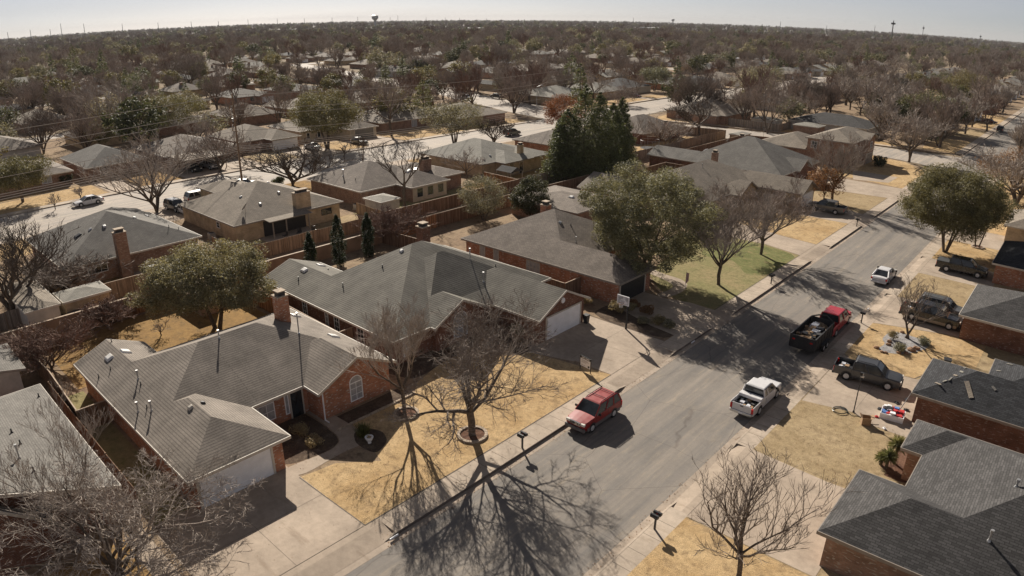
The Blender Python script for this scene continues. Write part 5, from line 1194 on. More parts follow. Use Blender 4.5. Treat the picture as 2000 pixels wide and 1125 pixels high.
for i in range(1, 9): t_ = i/9; m = MB(); m.tube([(-.9+.85*t_, 0, 2.75*t_), (-.9+.85*t_, .42, 2.75*t_)], .018, 4); m.build('rung', MT['metal'], e)
rn = random.Random(6)
pl_ = [(1785+i*9, 758-i*4.5) for i in range(14)]
for k, (px, py) in enumerate([(1800, 757), (1824, 756), (1832, 750), (1845, 745), (1856, 741), (1866, 734), (1878, 727), (1884, 719), (1893, 716), (1902, 716), (1943, 753), (1890, 770), (1950, 725), (1972, 712)]):
    z = 3.5
    ok = True
    for _ in range(10):
        x, y = G(px, py, z)
        try: z = rz(R2, x, y)
        except ValueError: ok = False; break
    if not ok: continue
    gx = (rz(R2, x+.05, y)-z)/.05; gy = (rz(R2, x, y+.05)-z)/.05
    if abs(gx) > 1 or abs(gy) > 1: continue
    a_ = rn.uniform(0, 3); lx, wx = (rn.uniform(.15, .35), rn.uniform(.04, .09)) if k != 11 else (.75, .16)
    P = [(lx*a*math.cos(a_)-wx*b_*math.sin(a_), lx*a*math.sin(a_)+wx*b_*math.cos(a_)) for a, b_ in ((-1, -1), (1, -1), (1, 1), (-1, 1))]
    m = MB(); m.hexa([(p[0], p[1], p[0]*gx+p[1]*gy+dz) for dz in (.03, .06) for p in P]); o = m.build('loose_shingle_strip', MT[['sh_pale', 'sh_grey', 'sh_tan'][k % 3]]); o.location = (x, y, z); tag(o, 'loose shingle strip lying on the dark roof under repair', 'roofing strip', 'loose shingles on the roof')
# rocks and plants in rock bed
rn = random.Random(12)
for k, (px, py, s_) in enumerate(((1712, 680, .3), (1737, 668, .3), (1735, 674, .28), (1755, 690, .25), (1780, 685, .45), (1790, 682, .4), (1770, 691, .25), (1745, 650, .25), (1762, 650, .25), (1722, 688, .2), (1730, 690, .2))):
    x, y = G(px, py); m = MB(); vs = []
    for i in range(6):
        for j in range(8): a, bq = 2*PI*j/8, PI*(i+.5)/6; q = s_*rn.uniform(.75, 1.1); vs.append((q*math.sin(bq)*math.cos(a), q*math.sin(bq)*math.sin(a)*.8, q*.55*math.cos(bq)+.08))
    m.add(vs, [(i*8+j, i*8+(j+1) % 8, (i+1)*8+(j+1) % 8, (i+1)*8+j) for i in range(5) for j in range(8)]+[tuple(range(7, -1, -1))]); o = m.build('garden_rock', MT['rock'], uv=False); o.location = (x, y, 0); tag(o, 'rusty brown rock edging the gravel bed', 'rock', 'rocks of the gravel bed')
def shrub(px, py, R, H, mat, label, n=1500, s=.06, name='shrub', group=None, z=0, xy=None):
    x, y = xy or G(px, py); C = shrubmesh(int(px*3+py), R, H, n, s); o = C.build(name, MT[mat], uv=False); o.location = (x, y, z); tag(o, label, 'shrub', group); return o
shrub(1755, 686, .85, .7, 'oak_s', 'low grey green mound plant in the gravel bed', 1800); shrub(1803, 671, .8, .6, 'oak_s', 'low grey green mound at the drive side of the gravel bed', 1600); shrub(1742, 662, .6, .9, 'drygrass', 'tawny grass clump among the rocks', 900)
# spiky green shrub by H1 path
rn = random.Random(3); x, y = G(709, 852); C = MB()
for i in range(420):
    a = rn.uniform(0, 6.28); e_ = rn.uniform(.15, 1.0); L_ = rn.uniform(.7, 1.15); d = Vector((math.cos(a)*e_, math.sin(a)*e_, 1.1)).normalized()*L_; u = d.cross(Vector((0, 0, 1))).normalized()*.022; b0 = Vector((rn.gauss(0, .12), rn.gauss(0, .12), 0))
    C.add([(b0+u)[:], (b0-u)[:], (b0+d*.6-u*.8)[:], (b0+d)[:], (b0+d*.6+u*.8)[:]], [(0, 1, 2, 3, 4)])
o = C.build('spiky_shrub', MT['pine_b'], uv=False); o.location = (x, y, 0); tag(o, 'upright green broom-like shrub beside the front path', 'shrub')
# yuccas at R1
for k, (px, py, sc_) in enumerate(((1733, 905, 1.0), (1748, 895, 1.15), (1722, 898, .8))):
    x, y = G(px, py, .4); C = MB(); T = MB(); rn = random.Random(k+20); hh = (1.1, 1.6, .7)[k]; T.cyl(0, 0, -.05, hh, .11, .09, 8)
    for i in range(300):
        a = rn.uniform(0, 6.28); el = rn.uniform(-.7, 1.4); L_ = rn.uniform(.55, .8)*sc_; d = Vector((math.cos(a)*math.cos(el), math.sin(a)*math.cos(el), math.sin(el)))*L_; u = d.orthogonal().normalized()*.022; b0 = Vector((0, 0, hh-.1))
        C.add([(b0+u)[:], (b0-u)[:], (b0+d*.65-u-Vector((0, 0, .02)))[:], (b0+d-Vector((0, 0, .08)))[:], (b0+d*.65+u)[:]], [(0, 1, 2, 3, 4)])
    e = empty('yucca', (x, y, 0)); tag(e, ('spiky yucca nearest the lawn beside the right hand brick wall', 'tallest spiky yucca of the clump by the right hand house', 'low yucca at the path side of the clump')[k], 'yucca'); T.build('trunk', MT['bark'], e, uv=False); C.build('leaves', MT['yucca'], e, uv=False)
# dry grasses and scrub in lot 3 bed
for k, (px, py, R_, H_, mt) in enumerate(((1205, 612, .95, 1.5, 'drygrass'), (1228, 610, .7, 1.2, 'drygrass'), (1262, 615, .8, 1.1, 'brown_leaf'), (1285, 632, .9, 1.0, 'drygrass'), (1305, 640, .8, .9, 'oak_s'), (1145, 597, .7, 1.1, 'drygrass'), (1255, 632, .7, .8, 'oak_s'), (1240, 600, .7, .9, 'brown_leaf'))):
    shrub(px, py, R_, H_, mt, ('pale feathery grass clump behind the hoop pole', 'smaller pale grass clump right of the hoop pole', 'brown brushy plant in the shaded bed', 'dry tuft in the middle of the shaded bed', 'grey low plant at the kerb end of the bed', 'dry grass clump against the garage corner', 'low grey plant in the shaded bed', 'brown plant near the open garage')[k], 2200, .07)
for k, (px, py, R_, H_, mt) in enumerate(((905, 640, 1.3, 1.6, 'twig_r'), (1010, 660, 1.0, 1.6, 'oak_d'), (1035, 655, .8, 1.3, 'oak_d'), (980, 650, 1.1, 1.3, 'twig_r'), (790, 665, .9, 1.0, 'oak_d'), (812, 690, .8, .8, 'oak_d'), (590, 845, .9, .5, 'drygrass'), (612, 868, .8, .5, 'drygrass'))):
    if 'twig' in mt:
        x, y = G(px, py); o = twigshrub(k+40, R_*1.2, H_, 220, .012).build('bare_shrub', MT[mt], uv=False); o.location = (x, y, 0); tag(o, ('bare red brown shrub against the front gable wall', '', '', 'bare brown shrub between the gable and the garage')[k], 'shrub')
    else: shrub(px, py, R_, H_, mt, ('', 'dark green shrub beside the second garage', 'smaller green shrub touching the second garage wall', '', 'dark shrub under the second house window', 'low dark shrub at the shaded path bend', 'dry tangle in the dark front bed', 'dry tuft near the edge of the dark front bed')[k], 1600)
# flag
x, y = G(1338, 562); e = empty('garden_flag', (x, y, 0)); tag(e, 'striped flag hanging on a short pole on the half green lawn', 'flag'); m = MB(); m.tube([(0, 0, 0), (0, 0, 1.9)], .02, 5); m.build('pole', MT['white'], e); m = MB()
for i in range(7): m.box(.02+.04*i, -.012+.03*math.sin(i*1.3), .5+.05*i, .06+.04*i, .012+.03*math.sin(i*1.3), 1.75, i % 2)
m.build('cloth', [MT['lamp_r'], MT['white']], e)
# wheelie bin by garage 2
x, y = G(1138, 632); e = empty('wheeled_bin', (-35.5, 50.0, 0)); tag(e, 'small black bin beside the second garage door', 'bin'); m = MB(); m.hexa([(-.2, -.2, 0), (.2, -.2, 0), (.2, .2, 0), (-.2, .2, 0), (-.26, -.26, .8), (.26, -.26, .8), (.26, .26, .8), (-.26, .26, .8)]); m.build('tub', MT['blackplastic'], e, bevel=.03); m = MB(); m.box(-.28, -.28, .8, .28, .28, .86); m.build('lid', MT['dkmetal'], e, bevel=.02)
# satellite dishes
def dish(H, px, py, face, h=.9, r=.45, zz=3, xy=None, z0=None):
    z = zz
    if xy: x, y = xy; z = rz(H, x, y) if z0 is None else z0
    else:
        for _ in range(8):
            x, y = G(px, py, z)
            try: z = rz(H, x, y)
            except ValueError: break
    m = MB(); m.tube([(x, y, z), (x, y, z+h)], .03, 6, 0); d = Vector((math.sin(face), math.cos(face), .7)).normalized(); u = d.orthogonal().normalized(); w_ = d.cross(u); c = Vector((x, y, z+h)); vs = [(c-d*.02)[:]]
    for i in range(1, 4):
        rr = r*i/3
        for j in range(16): a = 2*PI*j/16; vs.append((c+(u*math.cos(a)+w_*math.sin(a))*rr+d*(.35*rr*rr))[:])
    m.add(vs, [(0, 1+j, 1+(j+1) % 16) for j in range(16)]+[(1+i*16+j, 1+(i+1)*16+j, 1+(i+1)*16+(j+1) % 16, 1+i*16+(j+1) % 16) for i in range(2) for j in range(16)]); hobj(H, m, 'satellite_dish', MT['metal'], H['roof'])
dish(H0, 70, 988, 2.6, .2, .4, xy=(-38.0, 3.9)); dish(B2, 497, 418, 4.0, .8, .55, xy=(-85.5, 42.0)); dish(H4b, 1480, 268, 4.5, .9, .5, xy=(-60.5, 131))
# ------------------------------------------------------------------ fences and walls
FG = 'fences of the yards and alley'
for pts, h, mt, lab, cap in (
    ([(-69.9, -10), (-69.9, 20.5)], 1.9, 'wall_tan', 'long brown masonry wall running from the left edge', True),
    ([(-69.9, 20.5), (-69.9, 23.2)], 1.6, 'fence_o', 'slatted warm cedar gate in the tan wall', False),
    ([(-69.9, 23.2), (-69.9, 30.6)], 1.8, 'wall_tan', 'short pinkish wall behind the big oak', True),
    ([(-69.9, 30.8), (-57.2, 30.7)], 1.8, 'fence_o', 'warm cedar side fence between the two brick houses, behind the chimney', False),
    ([(-69.9, 31), (-69.9, 52.5)], 1.7, 'wall_tan', 'tan masonry wall with the three slim cypresses before it', True),
    ([(-69.9, 52.5), (-57.6, 53.2)], 1.8, 'fence_d', 'brown side fence meeting the alley wall by the square chimney', True),
    ([(-69.9, 52.7), (-69.9, 62)], 1.9, 'fence_o', 'clean warm cedar fence behind the square chimney', True),
    ([(-69.9, 62), (-69.9, 84)], 1.9, 'fence_d', 'dark brown fence behind the rounded shrubs', True),
    ([(-69.9, 84), (-69.9, 98), (-60, 98)], 1.8, 'fence_d', 'dark fence enclosing the narrow back yard of the brown house', True),
    ([(-76.0, -10), (-76.0, 15)], 1.8, 'fence_g', 'pale grey board fence at the left edge', False),
    ([(-76.0, 19.9), (-76.0, 37)], 1.9, 'fence', 'cedar board fence behind the grey roofed house', True),
    ([(-76.0, 37), (-76.0, 57)], 1.8, 'fence', 'long weathered fence behind the tan brick house', False),
    ([(-76.0, 57), (-76.0, 86)], 1.9, 'fence_d', 'dark fence with pale posts behind the sunroom house', True),
    ([(-76.0, 86), (-84.6, 86.5)], 1.8, 'fence_o', 'warm side fence behind the two rounded shrubs', True),
    ([(-76.0, 86), (-76.0, 113)], 2.0, 'fence_g', 'tall grey fence at the foot of the conifers', False),
    ([(-76.0, 113), (-76.0, 140)], 1.9, 'fence_g', 'grey fence beyond the conifers', False),
    ([(-76.0, 140), (-76.0, 163)], 2.1, 'fence', 'tall fence enclosing the yellow corner yard', False),
    ([(-76.0, 163), (-90, 160)], 2.0, 'fence', 'fence of the corner yard along the side street', False),
    ([(-58.6, 9.8), (-69.9, 9.4)], 1.8, 'fence_d', 'side fence with pale cap left of the first house', True),
    ([(-57.4, 9.3), (-38.5, 9.2)], 1.6, 'fence_d', 'dark side fence between the two lower left houses', False),
    ([(-50.5, 9.4), (-50.5, 11.7)], 1.8, 'fence_d', 'short gate fence by the first house side wall', True),
    ([(-58.6, 9.8), (-50.6, 9.5)], 1.8, 'fence_d', 'pale capped fence at the first house corner', True),
    ([(-47.5, 30.4), (-47.5, 31.9)], 1.9, 'fence', 'short warm fence between the two brick houses', True),
    ([(-57.0, 30.7), (-47.6, 30.5)], 1.8, 'fence', 'narrow fence line between the two brick house walls', True),
    ([(-53, 53.2), (-40.5, 52.9)], 1.9, 'fence_d', 'pale capped fence between the tiled roof and the red brick wall', True),
    ([(-40.4, 52.9), (-40.4, 55.6)], 1.9, 'fence_d', 'short return fence meeting the red brick wall', True),
    ([(-76.2, 36.0), (-84, 36.2)], 1.7, 'fence_d', 'side fence between the grey and tan roofed houses', False),
    ([(-76.2, 58.3), (-84, 58.8)], 1.7, 'fence', 'side fence beside the white shed', False),
    ([(-76.1, 106.3), (-84.5, 106.6)], 1.8, 'fence_g', 'side fence under the conifers', False),
    ([(-66, 95.2), (-66, 116.5), (-62, 116.5)], 1.8, 'fence_d', 'dark yard fence behind the brown roofed house', True),
    ([(-70, 118), (-70, 160), (-62, 162)], 1.9, 'fence_d', 'dark courtyard fence beside the chimney of the steep roofed house', True),
    ([(-86, 185.0), (-71, 184.6), (-71, 212)], 2.0, 'fence_g', 'grey stained fence across the side street round the white shed', False),
    ([(-57, 137.7), (-66, 138)], 1.8, 'fence', 'side fence behind the steep roofed house', False)):
    fence(pts, h, mt, lab, FG, cap, name='masonry_wall' if 'wall' in mt else 'wooden_fence', cat='wall' if 'wall' in mt else 'fence', posts=('wall' not in mt), th=.2 if 'wall' in mt else .04, capw=.26 if 'wall' in mt else .09)
m = MB(); m.prism([(-69.9, 25.4), (-64.0, 25.4), (-64.0, 27.2), (-66.4, 27.2), (-66.4, 30.4), (-69.7, 30.4)], 0, 1.7); o = m.build('stucco_wall', MT['stucco_pink'], uv=False, bevel=.05); tag(o, 'pinkish stucco enclosure under the big oak behind the first house', 'wall')
for k, (x, y, lab) in enumerate(((-88.5, 38.2, 'grey air conditioning unit beside the tan brick house'), (-86, 60.3, 'grey air conditioning unit between the white shed and the brown brick wall'), (-50.5, 54.6, 'air conditioning unit at the foot of the red brick side wall'), (-86.3, 87.6, 'air conditioning unit by the pale roofed tan house'), (-46, 87.2, 'air conditioning unit behind the half green lawn'))):
    e = empty('air_conditioner', (x, y, 0)); tag(e, lab, 'air conditioner', 'air conditioning units'); m = MB(); m.box(-.42, -.42, .08, .42, .42, .85); m.build('casing', MT['metal'], e, bevel=.02); m = MB(); m.cyl(0, 0, .85, .88, .34, .34, 16); m.build('fan_grille', MT['dkmetal'], e); m = MB(); m.box(-.5, -.5, 0, .5, .5, .08); m.build('pad', MT['conc'], e)
for k, (x, y, lab) in enumerate(((-36.6, 103.2, 'dark wheeled bin beside the white garage up the street'), (-6.2, 62.9, 'green wheeled bin in the gap behind the reroofed house'))):
    e = empty('wheeled_bin', (x, y, 0), .2*k); tag(e, lab, 'bin'); m = MB(); m.hexa([(-.22, -.24, 0), (.22, -.24, 0), (.22, .24, 0), (-.22, .24, 0), (-.3, -.32, 1.0), (.3, -.32, 1.0), (.3, .32, 1.0), (-.3, .32, 1.0)]); m.build('tub', MT[('blackplastic', 'cgreen')[k]], e, bevel=.03); m = MB(); m.box(-.32, -.36, 1.0, .32, .34, 1.07); m.build('lid', MT['dkmetal'], e, bevel=.02)
m = MB(); hp_ = [(.55*math.cos(i*.5)*(1+.06*math.sin(i)), .55*math.sin(i*.5), .03+.004*i) for i in range(30)]+[(1.0+i*.25, -.1+.25*math.sin(i*.8), .03) for i in range(9)]; m.tube(hp_, .022, 5); o = m.build('garden_hose', MT['cgreen'], uv=False); x, y = G(1640, 803); o.location = (x, y, 0); tag(o, 'dark green garden hose coiled on the lawn edge near the lamp post', 'hose')
# blue canopy, trampoline, dumpster, covered grill
e = empty('blue_canopy', (-81.8, 90.0, 0)); tag(e, 'small blue canopy tent beside the tan house', 'canopy'); m = MB(); m.add([(-1.8, -1.6, 2.0), (1.8, -1.6, 2.0), (1.8, 1.6, 2.0), (-1.8, 1.6, 2.0), (-1.8, 0, 2.7), (1.8, 0, 2.7)], [(0, 1, 5, 4), (3, 4, 5, 2), (0, 4, 3), (1, 2, 5)]); m.build('cover', MT['sh_char'], e); m = MB()
for a in (-1.7, 1.7):
    for c in (-1.5, 1.5): m = MB(); m.cyl(a, c, 0, 2.02, .04); m.build('leg', MT['metal'], e)
x, y = G(1330, 310); e = empty('trampoline', (-79.5, 133, 0)); tag(e, 'trampoline with net poles behind the grey fence', 'trampoline'); m = MB(); m.lathe(0, 0, [(2.0, .75), (2.05, .8), (1.9, .82)], 24); m.build('mat', MT['blackplastic'], e); m = MB()
for i in range(8): a = 2*PI*i/8; m.cyl(2.1*math.cos(a), 2.1*math.sin(a), 0, 2.5, .03)
m.tube([(2.1*math.cos(2*PI*i/24), 2.1*math.sin(2*PI*i/24), 2.5) for i in range(25)], .025, 4); m.build('net_frame', MT['metal'], e)
for k, (x, y, lab) in enumerate(((-71.6, 15.9, 'green alley bin by the left board fence'), (-72.2, 106.5, 'grey alley bin at the foot of the conifers'), (-72.3, 104.2, 'pale alley bin left of the grey one'))):
    e = empty('alley_bin', (x, y, 0)); tag(e, lab, 'bin', 'alley bins'); m = MB(); m.hexa([(-.7, -.7, 0), (.7, -.7, 0), (.7, .7, 0), (-.7, .7, 0), (-.75, -.8, 1.2), (.75, -.8, 1.2), (.75, .8, 1.2), (-.75, .8, 1.2)]); m.build('tub', MT[('cgreen', 'cgrey2', 'metal')[k]], e, bevel=.03); m = MB(); m.box(-.78, -.83, 1.2, .78, .83, 1.3); m.build('lid', MT['blackplastic'], e, bevel=.02)
e = empty('covered_grill', (-80.2, 26.5, 0)); tag(e, 'black covered grill on the patio under the brown chimney', 'grill'); m = MB(); m.hexa([(-.6, -.9, 0), (.6, -.9, 0), (.6, .9, 0), (-.6, .9, 0), (-.4, -.7, 1.2), (.4, -.7, 1.2), (.4, .7, 1.2), (-.4, .7, 1.2)]); m.build('cover', MT['blackplastic'], e, bevel=.12)
for k, (x, y, lab) in enumerate(((-81.0, 45, 'dark patio chair left on the covered patio'), (-80.8, 47, 'dark patio chair in the middle of the covered patio'), (-80.2, 49, 'dark patio chair near the chimney'))):
    e = empty('patio_chair', (x, y, .01), k*.7); tag(e, lab, 'chair', 'patio chairs'); m = MB(); m.box(-.28, -.28, .4, .28, .28, .46); m.build('seat', MT['dkmetal'], e); m = MB(); m.box(-.28, .24, .46, .28, .28, .95); m.build('backrest', MT['dkmetal'], e); m = MB()
    for a in (-.25, .22):
        for c in (-.25, .22): m = MB(); m.box(a, c, 0, a+.03, c+.03, .4); m.build('leg', MT['dkmetal'], e)
# ------------------------------------------------------------------ utility poles, lines, signs
PB = (-112.4, 55.3)
e = empty('utility_pole', (PB[0], PB[1], 0)); tag(e, 'tall wooden utility pole with transformer arms beside the avenue', 'utility pole', 'utility poles'); m = MB(); m.cyl(0, 0, -.2, 16.2, .2, .12, 10); m.build('pole', MT['pole'], e)
m = MB(); 
for z_ in (12.6, 9.9): m.box(-1.4, -.06, z_, .6, .06, z_+.12); m.tube([(-1.3, 0, z_), (-.1, 0, z_+1.3)], .04, 4)
m.tube([(-1.35, .0, 9.9), (-1.35, .0, 14.2)], .07, 6); m.tube([(.15, 0, 12.9), (1.2, .6, 12.1)], .04, 5); m.tube([(1.2, .6, 12.1), (1.2, .6, 8.4)], .04, 5); m.build('crossarms', MT['pole'], e)
m = MB(); m.cyl(-1.35, .25, 11.4, 12.0, .16, .16, 10); m.build('transformer', MT['metal'], e)
for z_ in (12.75, 10.1): m = MB(); m.cyl(-1.0, 0, z_, z_+.85, .06, .06, 8); m.build('insulator', MT['metal'], e)
def wire(name, p, q, sag, r=.02, lab='', n=24):
    m = MB(); pts = [(p[0]+(q[0]-p[0])*t-p[0], p[1]+(q[1]-p[1])*t-p[1], p[2]+(q[2]-p[2])*t-sag*4*t*(1-t)) for t in [i/n for i in range(n+1)]]; m.tube(pts, r, 4); o = m.build(name, MT['wire'], uv=False); o.location = (p[0], p[1], 0); tag(o, lab, 'power line', 'overhead power lines')
for k, (z_, s_) in enumerate(((16.0, 1.1), (13.6, 1.2), (12.7, 1.2), (10.0, 1.3), (7.4, 1.0), (7.15, 1.1), (6.9, 1.2), (6.6, 1.4))):
    zn = ('top', 'second', 'third', 'fourth', 'fifth', 'sixth', 'seventh', 'lowest')[k]; r_ = .035 if k < 4 else .045
    wire('power_line', (PB[0], PB[1], z_), (PB[0]-.5, -35, z_-.2), s_, r_, '%s of the wires running left from the utility pole' % zn)
    wire('power_line', (PB[0], PB[1], z_), (-111, 150, z_-.4), s_*1.3, r_*.9, '%s of the wires running right from the utility pole' % zn)
for k, (x, y, h, lab) in enumerate(((-111, 150, 13, 'utility pole beside the rust coloured tree'), (-178, 240, 14, 'utility pole with slanted arm before the far trees'), (-112.9, -35, 15, 'utility pole at the left end of the wires'), (-205, 250, 11, 'thin utility pole among the far roofs'), (-88, 300, 11, 'thin utility pole behind the north houses'), (-140, 430, 12, 'dark utility pole far up the right side'))):
    e = empty('utility_pole', (x, y, 0)); tag(e, lab, 'utility pole', 'utility poles'); m = MB(); m.cyl(0, 0, -.2, h, .16, .1, 8); m.build('pole', MT['pole'], e); m = MB(); m.box(-1.1, -.05, h-1.2, 1.1, .05, h-1.08); m.tube([(-1, 0, h-1.1), (0, 0, h-2.2)], .03, 4); m.build('crossarms', MT['pole'], e)
def post_sign(x, y, h, kind, lab):
    e = empty('street_sign', (x, y, 0)); tag(e, lab, 'sign'); m = MB(); m.cyl(0, 0, 0, h, .035); m.build('post', MT['metal'], e)
    if kind == 'stop':
        m = MB(); n = 8; P = [(.38*math.cos(PI/8+2*PI*i/8), .38*math.sin(PI/8+2*PI*i/8)) for i in range(8)]; vs = [(a, -.05, h-.45+b_) for a, b_ in P]+[(a, -.03, h-.45+b_) for a, b_ in P]; m.add(vs, [tuple(range(8)), tuple(range(15, 7, -1))]+[(i, (i+1) % 8, 8+(i+1) % 8, 8+i) for i in range(8)]); o = m.build('plate', MT['lamp_r'], e)
        textobj('STOP', .26, (0, -.056, h-.45), (PI/2, 0, 0), 'white', e)
    else: m = MB(); m.box(-.4, -.015, h-.12, .4, .015, h+.08); m.build('plate', MT['cgreen'], e)
    e.rotation_euler = (0, 0, math.radians(35))
post_sign(-112.4, 157.6, 2.9, 'stop', 'red stop sign at the avenue corner'); post_sign(-35.5, 190.3, 2.8, 'name', 'street name sign at the north corner'); post_sign(-68.5, 168.5, 3.0, 'name', 'thin signpost on the side street verge')
e = empty('street_light', (-135.5, 161.0, 0)); tag(e, 'slim street light with short arm at the avenue junction', 'street light'); m = MB(); m.cyl(0, 0, 0, 8.4, .09, .06); m.tube([(0, 0, 8.3), (.9, .9, 8.8)], .05, 5); m.build('post', MT['metal'], e); m = MB(); m.box(.8, .75, 8.72, 1.3, 1.15, 8.85); m.build('lamp_head', MT['metal'], e)
# ------------------------------------------------------------------ trees, near and middle distance (label, kind, base px, top px y, width px)
def bare(label, px, py, top, w, seed, tw='twig', bk='bark', kid=(5, 6, 6, 5), nt=1, r0=.16, twr=.009, xy=None, H=None, R=None, group=None, **kw):
    x, y, h, r = size_px(px, py, top, w)
    if xy: x, y = xy
    H = H or h; R = R or r
    return place_tree('bare_tree', x, y, 0, label=label, cat='tree', group=group, gen=lambda: baretree(seed, H, R, kid, r0=r0, twr=twr, ntrunk=nt, **kw), mats=(bk, tw), rz=seed*1.3)
def leafy(label, px, py, top, w, seed, mat='oak', H=None, R=None, clumps=90, per=90, s=.13, nt=1, xy=None, cat='tree', name='leafy_tree', **kw):
    x, y, h, r = size_px(px, py, top, w)
    if xy: x, y = xy
    return place_tree('leafy_tree', x, y, 0, label=label, cat=cat, gen=lambda: leaftree(seed, H or h, R or r, int(clumps*1.25), int(per*1.5), s*1.12, ntrunk=nt, **kw), mats=('bark', mat), rz=seed*.9, name=name)
bare('forked bare tree in the ring with red mulch, limb reaching right', 922, 850, 606, 385, 11, 'twig', kid=(6, 7, 7, 6, 4), r0=.22, trunkh=.2, up=.08, twr=.007, ang=(.45, .85), lratio=.66)
bare('slimmer upright bare tree near the arched window', 790, 808, 590, 200, 7, 'twig_l', kid=(6, 6, 6, 6, 4), r0=.13, trunkh=.25, up=.35, twr=.006, ang=(.35, .65), lratio=.66)
bare('vase shaped bare tree at the bottom right of the street', 1443, 1125, 885, 330, 5, 'twig', kid=(8, 7, 6, 5), r0=.12, trunkh=.2, up=.3, twr=.007, lratio=.62)
bare('broad tangled bare tree filling the lower left corner', 240, 1140, 925, 520, 21, 'twig_l', kid=(7, 6, 6, 5, 4), r0=.16, trunkh=.12, up=.1, twr=.0065, nt=2, ang=(.5, 1.0), R=7.6)
bare('young bare tree reaching over the tan grey roof', 150, 1075, 800, 260, 22, 'twig_l', kid=(5, 6, 6, 5, 3), r0=.09, trunkh=.2, up=.4, twr=.007)
bare('crooked small bare tree growing from the gravel bed', 1768, 660, 535, 150, 31, 'twig', kid=(4, 5, 5, 5), r0=.1, trunkh=.25, up=.25, nt=2)
bare('purple grey bare tree on the half green lawn', 1403, 556, 368, 225, 41, 'twig_far2', kid=(8, 7, 7, 6, 4), r0=.17, twr=.01, trunkh=.2, up=.3, ang=(.4, .8), lratio=.66)
bare('bushy bare tree at the second drive, right of the purple one', 1486, 497, 352, 215, 42, 'twig_far', kid=(8, 7, 6, 6, 4), r0=.15, twr=.01, trunkh=.2, up=.3, ang=(.4, .8), lratio=.66)
bare('large bare tree at the far left edge above the flat garage', 28, 622, 410, 300, 51, 'bark', kid=(5, 5, 6, 5), nt=3, r0=.2, twr=.014, trunkh=.25, up=.45)
bare('big spreading bare tree in front of the carport', 310, 415, 255, 290, 52, 'twig_far2', kid=(6, 6, 7, 5), nt=2, r0=.2, twr=.016, trunkh=.18, up=.3)
bare('low forked bare tree beside the chimney of the tan house', 570, 362, 278, 230, 53, 'bark', kid=(6, 5, 5, 4), nt=2, r0=.17, twr=.018, trunkh=.15, up=.25, ang=(.5, .8))
bare('tall bare tree in front of the sunroom', 790, 402, 250, 150, 54, 'bark', kid=(5, 5, 5, 5), r0=.2, twr=.015, trunkh=.3, up=.4)
bare('tall dark bare tree before the long ranch house', 765, 265, 150, 165, 55, 'twig_far', kid=(6, 6, 6, 5), r0=.24, twr=.02, trunkh=.3, up=.3)
bare('small round headed bare tree behind the pale green roof', 912, 352, 290, 95, 56, 'twig_far2', kid=(6, 6, 6, 4), r0=.1, twr=.014, trunkh=.3)
bare('bare tree with dark stems at the right of the avenue tree', 963, 285, 228, 95, 57, 'bark', kid=(5, 5, 5, 4), nt=3, r0=.12, twr=.02)
bare('bare shrub-like tree over the alley wall beside the cypresses', 765, 470, 405, 150, 58, 'twig_r', kid=(7, 7, 6, 4), nt=3, r0=.06, twr=.011, trunkh=.1)
bare('bare tree in the yellow corner yard', 1366, 265, 188, 145, 59, 'bark', kid=(6, 6, 6, 4), r0=.22, twr=.022, trunkh=.25, up=.25)
bare('wide bare tree with a few brown leaves before the two storey house', 1625, 392, 255, 150, 60, 'twig_far2', kid=(7, 6, 6, 5, 3), r0=.2, twr=.014, trunkh=.2, up=.35)
bare('round bare tree on the corner verge', 1776, 316, 218, 150, 61, 'twig_far2', kid=(7, 7, 7, 5), nt=2, r0=.2, twr=.02, trunkh=.25, up=.3)
bare('bare tree on the north corner in front of the dark oak', 1832, 285, 215, 95, 62, 'twig_far', kid=(6, 6, 6, 4), r0=.18, twr=.02, nt=2)
bare('bare tree rising above the conifer group', 1225, 305, 205, 110, 63, 'twig_far2', kid=(6, 6, 6, 4), r0=.15, twr=.02)
bare('thin bare saplings beside the yellow corner yard', 1300, 290, 228, 120, 64, 'twig_far2', kid=(6, 6, 5, 4), nt=3, r0=.1, twr=.018)
bare('leafless shrub behind the first house in the dark yard', 100, 720, 640, 170, 65, 'twig_r', kid=(7, 7, 6, 4), nt=3, r0=.06, twr=.01, trunkh=.1)
bare('leafless shrub against the brown wall behind the first house', 205, 640, 585, 150, 66, 'twig_r', kid=(7, 6, 6, 4), nt=3, r0=.05, twr=.01, trunkh=.1)
bare('tiny bare tree on the small yellow back lawn', 315, 655, 628, 40, 67, 'twig_l', kid=(5, 5, 4, 3), r0=.04, twr=.008)
bare('bare bush below the grey roof at the far left', 110, 575, 500, 210, 68, 'twig', kid=(6, 6, 6, 4), nt=3, r0=.07, twr=.012, trunkh=.1, ang=(.6, 1.1))
bare('small bare tree on the left verge beside the white sedan', 108, 408, 375, 40, 69, 'twig_far2', kid=(5, 5, 4, 3), r0=.06, twr=.016)
bare('second small bare tree on the left verge', 158, 388, 365, 35, 70, 'twig_far2', kid=(5, 5, 4, 3), r0=.06, twr=.016)
bare('bare tree towering behind the tan fence of the right street', 1985, 400, 290, 230, 71, 'twig_far2', kid=(7, 7, 7, 5), nt=2, r0=.2, twr=.016, up=.35)
bare('grey bare tree before the rust tree near the avenue', 1160, 285, 215, 60, 72, 'twig_far', kid=(5, 5, 5, 4), r0=.12, twr=.02)
bare('bare tree with twisted stems in the white shed yard', 710, 330, 262, 60, 73, 'bark', kid=(5, 5, 4, 3), r0=.1, twr=.016)
